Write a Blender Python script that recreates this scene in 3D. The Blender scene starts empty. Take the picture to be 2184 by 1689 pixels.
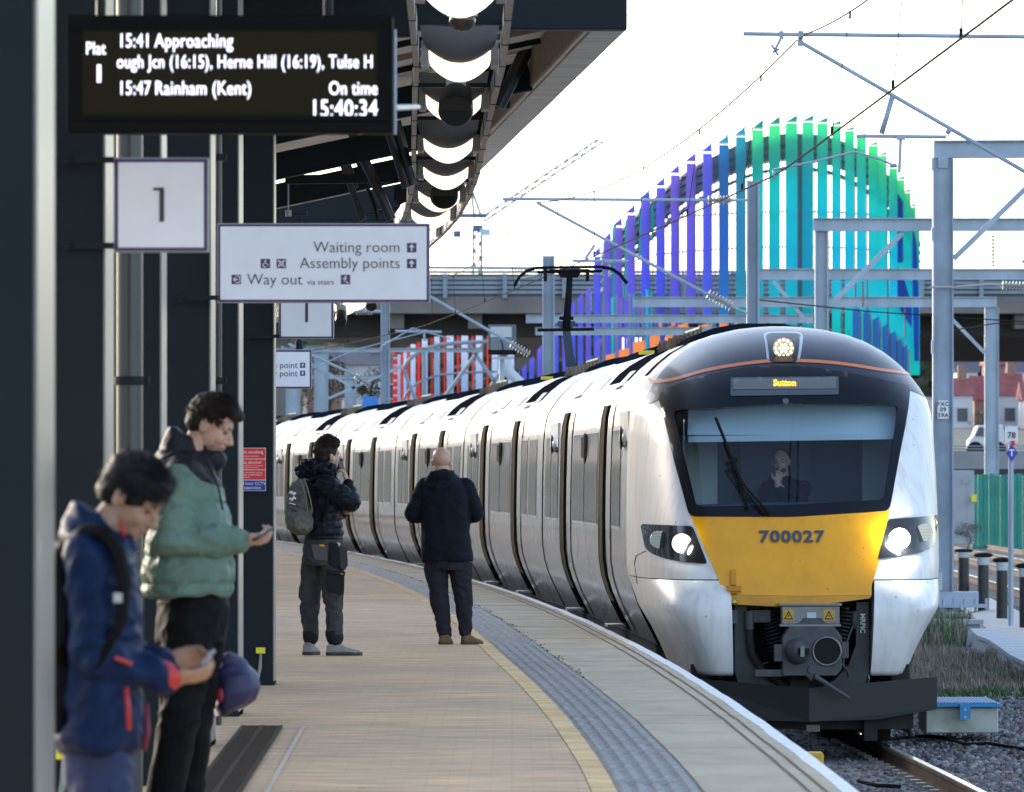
import bpy, bmesh, math, random
import numpy as np
from mathutils import Vector, Matrix, noise
from mathutils.geometry import delaunay_2d_cdt
random.seed(7)
R = math.radians
SC = bpy.context.scene
COL = SC.collection

# ------------------------------------------------------------------ camera, sky, sun, exposure
FPX = 15500.0            # focal length in units of a 2184 wide picture
CX, CY, EYE = 1092.0, 1012.0, 1.5
cam = bpy.data.cameras.new('camera'); camo = bpy.data.objects.new('camera', cam); COL.objects.link(camo)
camo.location = (0, 0, EYE); camo.rotation_euler = (R(90), 0, 0)
cam.sensor_width = 36; cam.lens = FPX/2184*36; cam.shift_y = (1012-844.5)/2184
cam.clip_start = 0.5; cam.clip_end = 9000
cam.dof.use_dof = True; cam.dof.focus_distance = 67; cam.dof.aperture_fstop = 11.0
SC.camera = camo
w = bpy.data.worlds.new('World'); SC.world = w; w.use_nodes = True
nt = w.node_tree; bg = nt.nodes['Background']
sky = nt.nodes.new('ShaderNodeTexSky'); sky.sky_type = 'NISHITA'; sky.sun_disc = False
SUN_EL, SUN_AZ = R(14), R(-38)          # azimuth from +Y towards +X; the sun stands low ahead on the left
sky.sun_elevation = SUN_EL; sky.sun_rotation = SUN_AZ
sky.air_density = 1.0; sky.dust_density = 1.0; sky.ozone_density = 2.5
hs_ = nt.nodes.new('ShaderNodeHueSaturation'); hs_.inputs['Saturation'].default_value = .76; nt.links.new(sky.outputs[0], hs_.inputs['Color'])
ml_ = nt.nodes.new('ShaderNodeMixRGB'); ml_.blend_type = 'MULTIPLY'; ml_.inputs[0].default_value = 1; ml_.inputs[2].default_value = (1,1,1.03,1)
nt.links.new(hs_.outputs[0], ml_.inputs[1]); nt.links.new(ml_.outputs[0], bg.inputs[0]); bg.inputs[1].default_value = 0.15
sun = bpy.data.lights.new('sun', 'SUN'); suno = bpy.data.objects.new('sun', sun); COL.objects.link(suno)
sun.energy = 1.0; sun.angle = R(14); sun.color = (1, .86, .68)
sd = Vector((math.sin(SUN_AZ)*math.cos(SUN_EL), math.cos(SUN_AZ)*math.cos(SUN_EL), math.sin(SUN_EL)))
suno.rotation_euler = (-sd).to_track_quat('-Z', 'Y').to_euler()
vs = SC.view_settings; vs.view_transform = 'Standard'; vs.look = 'None'; vs.gamma = 1; vs.use_curve_mapping = False
vs.exposure = 1.8

# ------------------------------------------------------------------ helpers
def P(x, y, Y):                    # a point of the place from its bearing (2184-wide picture units) and distance
    return Vector(((x-CX)*Y/FPX, Y, EYE-(y-CY)*Y/FPX))
def edge(Y): return 1.4908562 + .016615915*Y - .000344223*Y*Y - 4.14e-8*Y**3      # platform edge
def dedge(Y): return .016615915 - 2*.000344223*Y - 3*4.14e-8*Y*Y
def at(Y, off, z=0.0):             # point beside the platform edge: off metres to the right of it
    d = dedge(Y); n = math.hypot(1, d)
    return Vector((edge(Y)+off/n, Y-off*d/n, z))
TC = 1.48                          # track centre offset from the platform edge
MATS = {}
def mat(name, col, rough=.6, metal=0., var=0., vscale=8., bump=0., bscale=40., coat=0., spec=.5, emit=None, estr=0., stretch=None, col2=None):
    if name in MATS: return MATS[name]
    m = bpy.data.materials.new(name); m.use_nodes = True; MATS[name] = m
    n = m.node_tree; b = n.nodes['Principled BSDF']
    b.inputs['Base Color'].default_value = (*col, 1); b.inputs['Roughness'].default_value = rough
    b.inputs['Metallic'].default_value = metal; b.inputs['Specular IOR Level'].default_value = spec
    if coat: b.inputs['Coat Weight'].default_value = coat; b.inputs['Coat Roughness'].default_value = .05
    if emit: b.inputs['Emission Color'].default_value = (*emit, 1); b.inputs['Emission Strength'].default_value = estr
    if var or bump or col2:
        tc = n.nodes.new('ShaderNodeTexCoord'); mp = n.nodes.new('ShaderNodeMapping')
        n.links.new(tc.outputs['Object'], mp.inputs[0])
        if stretch: mp.inputs['Scale'].default_value = stretch
    if var or col2:
        nz = n.nodes.new('ShaderNodeTexNoise'); nz.inputs['Scale'].default_value = vscale; nz.inputs['Detail'].default_value = 6
        n.links.new(mp.outputs[0], nz.inputs[0])
        cr = n.nodes.new('ShaderNodeValToRGB'); n.links.new(nz.outputs[0], cr.inputs[0])
        c2 = col2 or tuple(min(1, c*(1+var)) for c in col); c1 = col if col2 else tuple(c*(1-var) for c in col)
        cr.color_ramp.elements[0].position = .35; cr.color_ramp.elements[1].position = .65
        cr.color_ramp.elements[0].color = (*c1, 1); cr.color_ramp.elements[1].color = (*c2, 1)
        n.links.new(cr.outputs[0], b.inputs['Base Color'])
        mr = n.nodes.new('ShaderNodeMapRange'); mr.inputs['To Min'].default_value = rough*.85; mr.inputs['To Max'].default_value = min(1, rough*1.15)
        n.links.new(nz.outputs[0], mr.inputs[0]); n.links.new(mr.outputs[0], b.inputs['Roughness'])
    if bump:
        nb = n.nodes.new('ShaderNodeTexNoise'); nb.inputs['Scale'].default_value = bscale; nb.inputs['Detail'].default_value = 4
        n.links.new(mp.outputs[0], nb.inputs[0])
        bp = n.nodes.new('ShaderNodeBump'); bp.inputs['Strength'].default_value = bump; bp.inputs['Distance'].default_value = .02
        n.links.new(nb.outputs[0], bp.inputs['Height']); n.links.new(bp.outputs[0], b.inputs['Normal'])
    return m
def wloc(o):
    v = Vector((0, 0, 0))
    while o: v += o.location; o = o.parent
    return v
def tag(o, label=None, cat=None, group=None, kind=None):
    if label: o['label'] = label
    if cat: o['category'] = cat
    if group: o['group'] = group
    if kind: o['kind'] = kind
    return o
def thing(name, label, cat, loc, group=None):
    o = bpy.data.objects.new(name, None); COL.objects.link(o); o.location = loc; o.empty_display_size = .1
    return tag(o, label, cat, group)
class MB:
    def __init__(s): s.v = []; s.f = []; s.m = []
    def add(s, vs, fs, mi=0):
        k = len(s.v); s.v += [tuple(v) for v in vs]; s.f += [tuple(i+k for i in f) for f in fs]; s.m += [mi]*len(fs); return s
    def box(s, x0, x1, y0, y1, z0, z1, mi=0):
        return s.add([(x0,y0,z0),(x1,y0,z0),(x1,y1,z0),(x0,y1,z0),(x0,y0,z1),(x1,y0,z1),(x1,y1,z1),(x0,y1,z1)],
                     [(0,3,2,1),(4,5,6,7),(0,1,5,4),(1,2,6,5),(2,3,7,6),(3,0,4,7)], mi)
    def beam(s, a, b, w, h, up=(0,0,1), mi=0):   # rectangular bar from a to b, w across, h along up
        a = Vector(a); b = Vector(b); d = (b-a).normalized(); u = Vector(up)
        r = d.cross(u)
        if r.length < 1e-4: u = Vector((0,1,0)); r = d.cross(u)
        r.normalize(); u = r.cross(d).normalized()
        q = [(-1,-1),(1,-1),(1,1),(-1,1)]
        vs = [a+r*(i*w/2)+u*(j*h/2) for i,j in q]+[b+r*(i*w/2)+u*(j*h/2) for i,j in q]
        return s.add(vs, [(3,2,1,0),(4,5,6,7),(0,1,5,4),(1,2,6,5),(2,3,7,6),(3,0,4,7)], mi)
    def tube(s, pts, r, n=8, mi=0, caps=True):
        pts = [Vector(p) for p in pts]; rr = r if isinstance(r, (list, tuple)) else [r]*len(pts)
        vs = []; pu = None
        for i, p in enumerate(pts):
            d = (pts[min(i+1, len(pts)-1)]-pts[max(i-1, 0)]).normalized()
            if pu is None: pu = Vector((0,0,1)) if abs(d.z) < .9 else Vector((0,1,0))
            u = (pu-d*pu.dot(d)).normalized(); pu = u; v = d.cross(u)
            vs += [p+(u*math.cos(2*math.pi*k/n)+v*math.sin(2*math.pi*k/n))*rr[i] for k in range(n)]
        fs = [(i*n+k, i*n+(k+1)%n, (i+1)*n+(k+1)%n, (i+1)*n+k) for i in range(len(pts)-1) for k in range(n)]
        if caps: fs += [tuple(range(n-1,-1,-1)), tuple((len(pts)-1)*n+k for k in range(n))]
        return s.add(vs, fs, mi)
    def prism(s, poly, a, b, mi=0):   # poly: list of 3D points; extruded by vector b-a
        poly = [Vector(p) for p in poly]; e = Vector(b)-Vector(a); n = len(poly)
        return s.add(poly+[p+e for p in poly], [tuple(range(n)), tuple(range(2*n-1, n-1, -1))]+[((i+1)%n, i, n+i, n+(i+1)%n) for i in range(n)], mi)
    def grid(s, rows, mi=0, close=False):
        n = len(rows[0]); vs = [p for r in rows for p in r]; m = n if close else n-1
        return s.add(vs, [(i*n+k, i*n+(k+1)%n, (i+1)*n+(k+1)%n, (i+1)*n+k) for i in range(len(rows)-1) for k in range(m)], mi)
    def ell(s, c, r, n=12, m=8, mi=0, rot=None):
        c = Vector(c); rows = []
        for i in range(m+1):
            t = math.pi*i/m; row = []
            for k in range(n):
                p = Vector((r[0]*math.sin(t)*math.cos(2*math.pi*k/n), r[1]*math.sin(t)*math.sin(2*math.pi*k/n), r[2]*math.cos(t)))
                if rot: p = rot @ p
                row.append(c+p)
            rows.append(row)
        return s.grid(rows, mi, True)
    def build(s, name, mats, parent=None, smooth=False, loc=None, auto=None, bevel=0):
        me = bpy.data.meshes.new(name)
        base = wloc(parent) if parent else Vector(loc if loc is not None else (0,0,0))
        if base.length: vs = [(v[0]-base.x, v[1]-base.y, v[2]-base.z) for v in s.v]
        else: vs = s.v
        me.from_pydata(vs, [], s.f)
        for m in (mats if isinstance(mats, (list, tuple)) else [mats]): me.materials.append(m)
        if any(s.m): me.polygons.foreach_set('material_index', s.m)
        me.validate(); 
        bm = bmesh.new(); bm.from_mesh(me)
        if len(s.f) < 60000: bmesh.ops.recalc_face_normals(bm, faces=bm.faces)
        if bevel: bmesh.ops.bevel(bm, geom=bm.edges[:], offset=bevel, segments=1, affect='EDGES', clamp_overlap=True)
        bm.to_mesh(me); bm.free()
        if smooth:
            me.polygons.foreach_set('use_smooth', [True]*len(me.polygons))
            if auto: me.set_sharp_from_angle(angle=R(auto))
        o = bpy.data.objects.new(name, me); COL.objects.link(o)
        if parent: o.parent = parent
        else: o.location = base
        return o
def single(mb, name, mats, label, cat, loc, group=None, **k):
    return tag(mb.build(name, mats, None, loc=loc, **k), label, cat, group)
def inst(me, name, parent, loc, rz=0, scale=(1,1,1), rot=None):
    o = bpy.data.objects.new(name, me); COL.objects.link(o)
    if parent: o.parent = parent; o.location = Vector(loc)-wloc(parent)
    else: o.location = loc
    o.rotation_euler = rot or (0, 0, rz); o.scale = scale
    return o
def text(s, size, loc, m, parent, name='lettering', align='LEFT', sx=1., bold=0., rot=(R(90),0,0), spacing=1., extr=0.):
    cu = bpy.data.curves.new(name, 'FONT'); cu.body = s; cu.size = size; cu.align_x = align; cu.offset = bold
    cu.resolution_u = 3; cu.space_character = spacing; cu.extrude = extr
    t = bpy.data.objects.new(name, cu); me = bpy.data.meshes.new_from_object(t)
    me.transform(Matrix.Diagonal((sx,1,1,1)))
    me.transform(Matrix.Translation(Vector(loc)-(wloc(parent) if parent else Vector((0,0,0)))) @ __import__('mathutils').Euler(rot).to_matrix().to_4x4())
    me.materials.clear(); me.materials.append(m)
    o = bpy.data.objects.new(name, me); COL.objects.link(o); o.parent = parent
    bpy.data.objects.remove(t); return o
def remesh(mb, name, mats, parent, voxel=.008, smooth=2, fn=None, loc=None):
    o = mb.build(name, mats, parent, smooth=True, loc=loc)
    md = o.modifiers.new('r', 'REMESH'); md.mode = 'VOXEL'; md.voxel_size = voxel; md.use_smooth_shade = True
    if smooth: s2 = o.modifiers.new('s', 'SMOOTH'); s2.iterations = smooth; s2.factor = .5
    dg = bpy.context.evaluated_depsgraph_get(); dg.update()
    me = bpy.data.meshes.new_from_object(o.evaluated_get(dg))
    o.modifiers.clear(); old = o.data; o.data = me; bpy.data.meshes.remove(old)
    me.materials.clear()
    for m in (mats if isinstance(mats, (list, tuple)) else [mats]): me.materials.append(m)
    if fn:
        base = wloc(o)
        nn = [v.normal.copy() for v in me.vertices]
        for v, nrm in zip(me.vertices, nn): v.co = v.co+nrm*fn(v.co+base, nrm)
    me.polygons.foreach_set('use_smooth', [True]*len(me.polygons))
    return o
# ------------------------------------------------------------------ ground, platform, tracks
M_conc = mat('paving_beige', (.43,.33,.245), .75)
def paving_material():
    m = bpy.data.materials.new('block_paving'); m.use_nodes = True; n = m.node_tree; b = n.nodes['Principled BSDF']
    tc = n.nodes.new('ShaderNodeTexCoord')
    br = n.nodes.new('ShaderNodeTexBrick'); br.inputs['Scale'].default_value = 1.0
    br.inputs['Brick Width'].default_value = .21; br.inputs['Row Height'].default_value = .105; br.inputs['Mortar Size'].default_value = .004
    br.inputs['Color1'].default_value = (.83,.572,.322,1); br.inputs['Color2'].default_value = (.72,.49,.278,1); br.inputs['Mortar'].default_value = (.67,.46,.262,1)
    br.inputs['Bias'].default_value = -.2
    n.links.new(tc.outputs['Object'], br.inputs[0])
    nz = n.nodes.new('ShaderNodeTexNoise'); nz.inputs['Scale'].default_value = 5; nz.inputs['Detail'].default_value = 8
    mp = n.nodes.new('ShaderNodeMapping'); mp.inputs['Scale'].default_value = (.35,1.4,1); n.links.new(tc.outputs['Object'], mp.inputs[0]); n.links.new(mp.outputs[0], nz.inputs[0])
    n2 = n.nodes.new('ShaderNodeTexNoise'); n2.inputs['Scale'].default_value = .35; n2.inputs['Detail'].default_value = 4
    n.links.new(tc.outputs['Object'], n2.inputs[0])
    mx = n.nodes.new('ShaderNodeMixRGB'); mx.blend_type = 'MULTIPLY'; mx.inputs[0].default_value = 1
    cr = n.nodes.new('ShaderNodeValToRGB'); cr.color_ramp.elements[0].position = .3; cr.color_ramp.elements[0].color = (.62,.6,.6,1); cr.color_ramp.elements[1].position = .66; cr.color_ramp.elements[1].color = (1.12,1.1,1.08,1)
    n.links.new(nz.outputs[0], cr.inputs[0]); n.links.new(br.outputs[0], mx.inputs[1]); n.links.new(cr.outputs[0], mx.inputs[2])
    m2 = n.nodes.new('ShaderNodeMixRGB'); m2.blend_type = 'MULTIPLY'; m2.inputs[0].default_value = 1
    c2 = n.nodes.new('ShaderNodeValToRGB'); c2.color_ramp.elements[0].position = .35; c2.color_ramp.elements[0].color = (.85,.86,.9,1); c2.color_ramp.elements[1].position = .65; c2.color_ramp.elements[1].color = (1.08,1.04,1,1)
    n.links.new(n2.outputs[0], c2.inputs[0]); n.links.new(mx.outputs[0], m2.inputs[1]); n.links.new(c2.outputs[0], m2.inputs[2])
    vo = n.nodes.new('ShaderNodeTexVoronoi'); vo.inputs['Scale'].default_value = 1.7; n.links.new(tc.outputs['Object'], vo.inputs[0])
    c3 = n.nodes.new('ShaderNodeValToRGB'); c3.color_ramp.elements[0].position = .035; c3.color_ramp.elements[0].color = (.45,.43,.42,1); c3.color_ramp.elements[1].position = .06; c3.color_ramp.elements[1].color = (1,1,1,1)
    m3 = n.nodes.new('ShaderNodeMixRGB'); m3.blend_type = 'MULTIPLY'; m3.inputs[0].default_value = 1
    n.links.new(vo.outputs['Distance'], c3.inputs[0]); n.links.new(m2.outputs[0], m3.inputs[1]); n.links.new(c3.outputs[0], m3.inputs[2])
    n.links.new(m3.outputs[0], b.inputs['Base Color']); b.inputs['Roughness'].default_value = .72; b.inputs['Specular IOR Level'].default_value = .35
    bp = n.nodes.new('ShaderNodeBump'); bp.inputs['Strength'].default_value = .25; bp.inputs['Distance'].default_value = .004
    n.links.new(br.outputs['Fac'], bp.inputs['Height']); bp.invert = True; n.links.new(bp.outputs[0], b.inputs['Normal'])
    return m
M_pave = paving_material()
M_tact = mat('tactile_grey', (.29,.28,.275), .7, var=.22, vscale=4, bump=.2)
M_tact2 = mat('tactile_grey_worn', (.34,.33,.32), .75, var=.2, vscale=5, bump=.2)
M_cop = mat('coping_concrete', (.47,.38,.245), .7, var=.14, vscale=3, bump=.15, stretch=(1,.25,1))
M_cop2 = mat('coping_concrete_pale', (.51,.42,.275), .7, var=.12, vscale=4, bump=.15, stretch=(1,.25,1))
M_white = mat('white_edge_paint', (.88,.88,.88), .6, var=.12, vscale=9, bump=.15)
M_groove = mat('groove_brown', (.12,.085,.045), .85)
M_or = [mat('border_brick_%s' % a, c, .75, var=.12, vscale=9, bump=.2) for a, c in (('a',(.85,.55,.24)),('b',(.78,.49,.21)),('c',(.92,.64,.31)))]
M_ball = mat('ballast', (.10,.10,.105), .9, col2=(.22,.215,.215), vscale=18, bump=.8, bscale=22)
M_brick = mat('platform_wall', (.07,.065,.06), .9, var=.3, vscale=6)
M_rail = mat('rail_rust', (.10,.055,.035), .8, var=.35, vscale=9)
M_railtop = mat('rail_top_steel', (.55,.55,.55), .18, metal=1)
M_sleep = mat('sleeper_concrete', (.24,.22,.20), .9, var=.25, vscale=5)

def wob(X, Y): return .006*noise.noise(Vector((X*.5, Y*.32, 3.1))) + .004*noise.noise(Vector((X*.9, Y*.9, 7.7)))
# ground sheet to the horizon
g = MB().add([(-3000,-60,-1.3),(3000,-60,-1.3),(3000,6000,-1.3),(-3000,6000,-1.3)], [(0,1,2,3)])
tag(g.build('ground', mat('ground_earth', (.16,.145,.12), .95, col2=(.22,.2,.17), vscale=.4)), kind='structure')
# track bed
tb = MB()
ys = [10+3*i for i in range(80)]
tb.grid([[at(Y, .25, -1.12), at(Y, .5, -1.06), at(Y, 2.6, -1.06), at(Y, 5.2, -1.14), at(Y, 30, -1.14)] for Y in ys])
tag(tb.build('track_bed', M_ball), kind='structure')

platform = tag(bpy.data.objects.new('platform', None), kind='structure'); COL.objects.link(platform)
def toff(Y):                       # offset of the tactile strip's outer edge from the platform edge
    t = min(1, max(0, (Y-34)/32)); t = t*t*(3-2*t); return -(.75+.16*t-.08*min(1,max(0,(Y-66)/45)))
pv = MB(); ys = [12+.5*i for i in range(60)]+[42+.8*i for i in range(180)]
ys = [y for y in ys if y < 184]
rows = []
for Y in ys:
    xo = toff(Y)-.53
    r = []
    for k in range(9):
        off = xo-(k/8)**1.6*9
        p = at(Y, off); r.append((p.x, p.y, wob(p.x, p.y)))
    rows.append(r)
pv.grid(rows)
paving = pv.build('paving', M_pave, platform, smooth=True)
wl = MB(); wl.grid([[at(Y, -.02, -.11), at(Y, -.02, -.16), at(Y, -.12, -.16), at(Y, -.12, -1.25)] for Y in ys]); wl.build('platform_wall', M_brick, platform)
bs = MB(); bs.grid([[at(Y, -1.6, -.05), at(Y, -.05, -.09)] for Y in ys]); bs.build('slab_bed', M_brick, platform)
# pieces laid along the edge, each in its own place on the curve
def strip_piece(y0, y1, o0, o1, zt=0., th=.05, extra=None):
    mb = MB(); n = 3; top = []; bot = []
    for i in range(n):
        Y = y0+(y1-y0)*i/(n-1); a = at(Y, o0(Y)); b = at(Y, o1(Y))
        top.append([(a.x,a.y,wob(a.x,a.y)+zt), (b.x,b.y,wob(b.x,b.y)+zt)]); bot.append([(a.x,a.y,zt-th),(b.x,b.y,zt-th)])
    rows = [[bot[i][0], top[i][0], top[i][1], bot[i][1]] for i in range(n)]
    mb.grid(rows); mb.add(rows[0], [(0,1,2,3)]); mb.add(rows[-1], [(3,2,1,0)])
    return mb
rnd = random.Random(3)
Y = 30.0
while Y < 182:                     # coping stones
    L = .76
    mb = strip_piece(Y+.004, Y+L-.004, lambda y: toff(y)+.004, lambda y: -.098, .002+rnd.uniform(-.0015,.0015), .10)
    mb.build('coping_stone', M_cop if rnd.random() < .6 else M_cop2, platform)
    Y += L
Y = 12.0
mb = MB()
gr = MB()
for i in range(len(ys)-1):
    y0, y1 = ys[i], ys[i+1]
    if y1 < 30: continue
    for off in (-.175, -.255):
        a = at(y0, off-.008); b = at(y0, off+.008); c = at(y1, off+.008); d = at(y1, off-.008)
        gr.add([(p.x, p.y, wob(p.x,p.y)+.0065) for p in (a,b,c,d)], [(0,1,2,3)])
gr.build('edge_groove', M_groove, platform)
Y = 30.0
while Y < 182:                     # painted white edge stones, bevelled nose
    L = 1.52; n = 4; rows = []
    for i in range(n):
        yy = Y+.004+(L-.008)*i/(n-1); w0 = .012*noise.noise(Vector((yy*.8,0,0)))
        r = []
        for off, z in ((-.096,-.08),(-.096+w0,.003),(-.02,.003),(0,-.012),(0,-.10)):
            p = at(yy, off); r.append((p.x,p.y,z+wob(p.x,p.y)*(z>-.05)))
        rows.append(r)
    mb = MB().grid(rows); mb.build('white_edge_stone', M_white, platform)
    Y += L
Y = 30.0; cnt = 0
while Y < 150:                     # ribbed tactile slabs, 0.4 m, four ribs
    L = .4
    y0, y1 = Y+.003, Y+L-.003; mb = MB(); rows = []
    prof = [(-.40,-.03),(-.40,.0)]
    for k in range(5):
        c = -.40+.04+k*.08
        prof += [(c-.026,-.004),(c-.016,.010),(c+.016,.010),(c+.026,-.004)]
    prof += [(-.003,.0),(-.003,-.03)]
    dz = rnd.uniform(-.0015,.0015)
    for yy in (y0, y1):
        r = []
        for o, z in prof:
            p = at(yy, toff(yy)+o); r.append((p.x,p.y,z+dz+wob(p.x,p.y)))
        rows.append(r)
    mb.grid(rows); mb.add(rows[0], [tuple(range(len(prof)))])
    mb.build('tactile_slab', M_tact2 if rnd.random() < .35 else M_tact, platform)
    Y += L; cnt += 1
rest = MB()
Y = 30.0; k = 0
while Y < 182:                     # border bricks
    L = .212
    mb = strip_piece(Y+.003, Y+L-.003, lambda y: toff(y)-.525, lambda y: toff(y)-.405, .003+rnd.uniform(-.001,.001), .04)
    if k < 298: mb.build('border_brick', rnd.choice(M_or), platform)
    else: rest.add(mb.v, mb.f)
    Y += L; k += 1
tag(rest.build('border_bricks_far', M_or[0], platform), kind='stuff')
# drain channel grating set in the paving
dr = thing('drain_grating', 'brown slotted drain grating set in the beige paving by the columns', 'drain grating', (-1.75, 38, 0))
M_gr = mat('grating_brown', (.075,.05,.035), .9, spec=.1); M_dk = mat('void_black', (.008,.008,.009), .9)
yd0, yd1 = 30.0, 43.0
def dx(y): return -1.395-(y-34.4)*.0097
def dstrip(mb, o0, o1, z0, z1, a=yd0, b=yd1): mb.prism([(dx(a)+o0,a,z0),(dx(a)+o1,a,z0),(dx(b)+o1,b,z0),(dx(b)+o0,b,z0)], (0,0,z0), (0,0,z1)); return mb
dstrip(MB(), -.1, .1, .006, .010).build('channel', M_dk, dr)
mb = MB(); y = yd0
while y < yd1-.02:
    mb.box(dx(y)-.1, dx(y)+.1, y, y+.022, .011, .017); y += .045
tag(mb.build('slot_bars', M_gr, dr), kind='stuff')
mb = MB(); dstrip(mb, -.122, -.1, .004, .018); dstrip(mb, .1, .122, .004, .018); dstrip(mb, -.012, .012, .0165, .0185); mb.build('rim', M_gr, dr)
M_joint = mat('pale_joint', (.60,.50,.40), .8)
mb = MB()
for x in (-.42, .24): dstrip(mb, x-.01, x+.01, .003, .0075, 30, 43.1)
mb.box(-2.9, -1.2, 43.11, 43.14, .003, .0075)
mb.build('paving_joint', M_joint, platform)

# ---- rails and sleepers
def rail_profile():
    return [(-.07,0),(.07,0),(.07,.012),(.012,.03),(.010,.10),(.035,.118),(.036,.145),(.028,.155)], [(.028,.155),(-.028,.155)], [(-.028,.155),(-.036,.145),(-.035,.118),(-.010,.10),(-.012,.03),(-.07,.012),(-.07,0)]
def rail(path, parent, zb):
    A, T, B = rail_profile()
    mb = MB()
    for prof, mi in ((A,0),(T,1),(B,0)):
        mb.grid([[ (q[0]+r[0]*o, q[1]+r[1]*o, zb+z) for o,z in prof] for q, r in path], mi)
    return mb.build('rail', [M_rail, M_railtop], parent)
def curve_path(off, y0, y1, st):
    out = []; y = y0
    while y <= y1:
        p = at(y, off); d = dedge(y); n = math.hypot(1,d); out.append(((p.x,p.y),(1/n,-d/n))); y += st
    return out
ZR = -.915
track = tag(bpy.data.objects.new('railway_track', None), kind='structure'); COL.objects.link(track)
for s in (-1, 1): rail(curve_path(TC+s*.7535, 25, 190, 1.5), track, ZR-.155)
Y = 34.0; sl = MB(); sl.box(-1.25,1.25,-.125,.125,-.16,0); slm = sl.build('sleeper', M_sleep, track, bevel=.015)
first = True
while Y < 150:
    p = at(Y, TC, ZR-.16); a = -math.atan(dedge(Y))
    if first: slm.location = p; slm.rotation_euler = (0,0,a); first = False
    else: inst(slm.data, 'sleeper', track, p, a)
    Y += .65
# fastenings along the near rail
mb = MB(); Y = 44.0
M_clip = mat('clip_steel', (.25,.24,.23), .5, metal=.6)
while Y < 70:
    for s in (-1,1):
        for q in (-1,1):
            p = at(Y, TC+s*.7535+q*.12, ZR-.15); mb.box(p.x-.04,p.x+.04,p.y-.05,p.y+.05,p.z-.02,p.z+.035)
    Y += .65
tag(mb.build('rail_clips', M_clip, track), kind='stuff')
# second and third tracks to the right, running past the bollards
def other_track(nm, pts):
    pr = tag(bpy.data.objects.new(nm, None), kind='structure'); COL.objects.link(pr)
    a, b = [Vector(p) for p in pts]
    d = (b-a); d.z = 0; d.normalize(); r = Vector((d.y, -d.x, 0))
    for s in (-.7535, .7535):
        path = [((q.x, q.y), (r.x, r.y)) for q in (a+r*s, b+r*s)]
        A, T, B = rail_profile(); mb = MB()
        for prof, mi in ((A,0),(T,1),(B,0)):
            mb.grid([[(q[0][0]+r.x*o, q[0][1]+r.y*o, zb+z) for o,z in prof] for q, zb in zip(path, (a.z, b.z))], mi)
        mb.build('rail', [M_rail, M_railtop], pr)
    L = (b-a).length; t = 0
    while t < L:
        p = a+(b-a)*(t/L); inst(slm.data, 'sleeper', pr, (p.x,p.y,p.z-.005), math.atan2(d.y,d.x)-math.pi/2); t += .75
    return pr
other_track('adjacent_track', (P(2320,1292,135)+Vector((0,0,0)), P(1950,1187,205)))
other_track('far_track', (P(2330,1222,178), P(1950,1152,262)))
# loose ballast stones
def stones(n, fn, name, smin, smax, mats, seed=1):
    rs = np.random.RandomState(seed); ico = bmesh.new(); bmesh.ops.create_icosphere(ico, subdivisions=1, radius=1)
    bv = np.array([v.co[:] for v in ico.verts]); bf = np.array([[v.index for v in f.verts] for f in ico.faces]); ico.free()
    bases = [bv*(1+rs.uniform(-.38,.25,(len(bv),1))) for _ in range(12)]
    V = []; Fc = []; M = []; k = 0
    for i in range(n):
        p = fn(rs)
        if p is None: continue
        b = bases[rs.randint(12)]*rs.uniform(.6,1.25,3)*rs.uniform(smin,smax)
        q = rs.normal(size=4); q /= np.linalg.norm(q); w,x,y,z = q
        Rm = np.array([[1-2*(y*y+z*z),2*(x*y-z*w),2*(x*z+y*w)],[2*(x*y+z*w),1-2*(x*x+z*z),2*(y*z-x*w)],[2*(x*z-y*w),2*(y*z+x*w),1-2*(x*x+y*y)]])
        V.append(b@Rm.T+np.array(p)); Fc.append(bf+k*len(bv)); M += [rs.randint(len(mats))]*len(bf); k += 1
    V = np.concatenate(V); Fc = np.concatenate(Fc)
    me = bpy.data.meshes.new(name); me.vertices.add(len(V)); me.vertices.foreach_set('co', V.ravel())
    me.loops.add(len(Fc)*3); me.loops.foreach_set('vertex_index', Fc.ravel()); me.polygons.add(len(Fc))
    me.polygons.foreach_set('loop_start', np.arange(0,len(Fc)*3,3)); 
    for m in mats: me.materials.append(m)
    me.polygons.foreach_set('material_index', M); me.update(calc_edges=True); me.validate()
    o = bpy.data.objects.new(name, me); COL.objects.link(o); return tag(o, kind='stuff')
SM = [mat('stone_%s'%a, c, .8, var=.3, vscale=25) for a,c in (('dark',(.085,.085,.095)),('mid',(.16,.16,.17)),('pale',(.27,.265,.27)),('brown',(.17,.135,.11)))]
def fn_right(rs):
    Y = rs.uniform(52, 84); off = 2.35+rs.uniform(0,1)**.8*3.6
    p = at(Y, off); return (p.x, p.y, -1.09+max(0,(off-2.3))*.03+.03*rs.uniform()+.03*noise.noise(Vector((p.x*2,p.y*2,0))))
tag(stones(19000, fn_right, 'ballast_stones', .022, .046, SM, 1), 'grey crushed stone ballast heaped beside the near rail', 'ballast')
def fn_mid(rs):
    Y = rs.uniform(48, 74); off = rs.uniform(.35, 2.2)
    if abs(abs(off-TC)-.7535) < .09: return None
    p = at(Y, off); return (p.x, p.y, -1.095+.03*rs.uniform())
tag(stones(7000, fn_mid, 'ballast_between_rails', .02, .042, SM[:2]+SM[3:], 2), 'dark stone ballast lying between the rails under the train nose', 'ballast')
def fn_far(rs):
    Y = rs.uniform(84, 175); X = (rs.uniform(1940, 2230)-CX)*Y/FPX
    return (X, Y, -1.13+.03*rs.uniform())
tag(stones(9000, fn_far, 'ballast_far', .03, .06, SM, 3), 'grey ballast spread around the farther tracks on the right', 'ballast')
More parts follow.
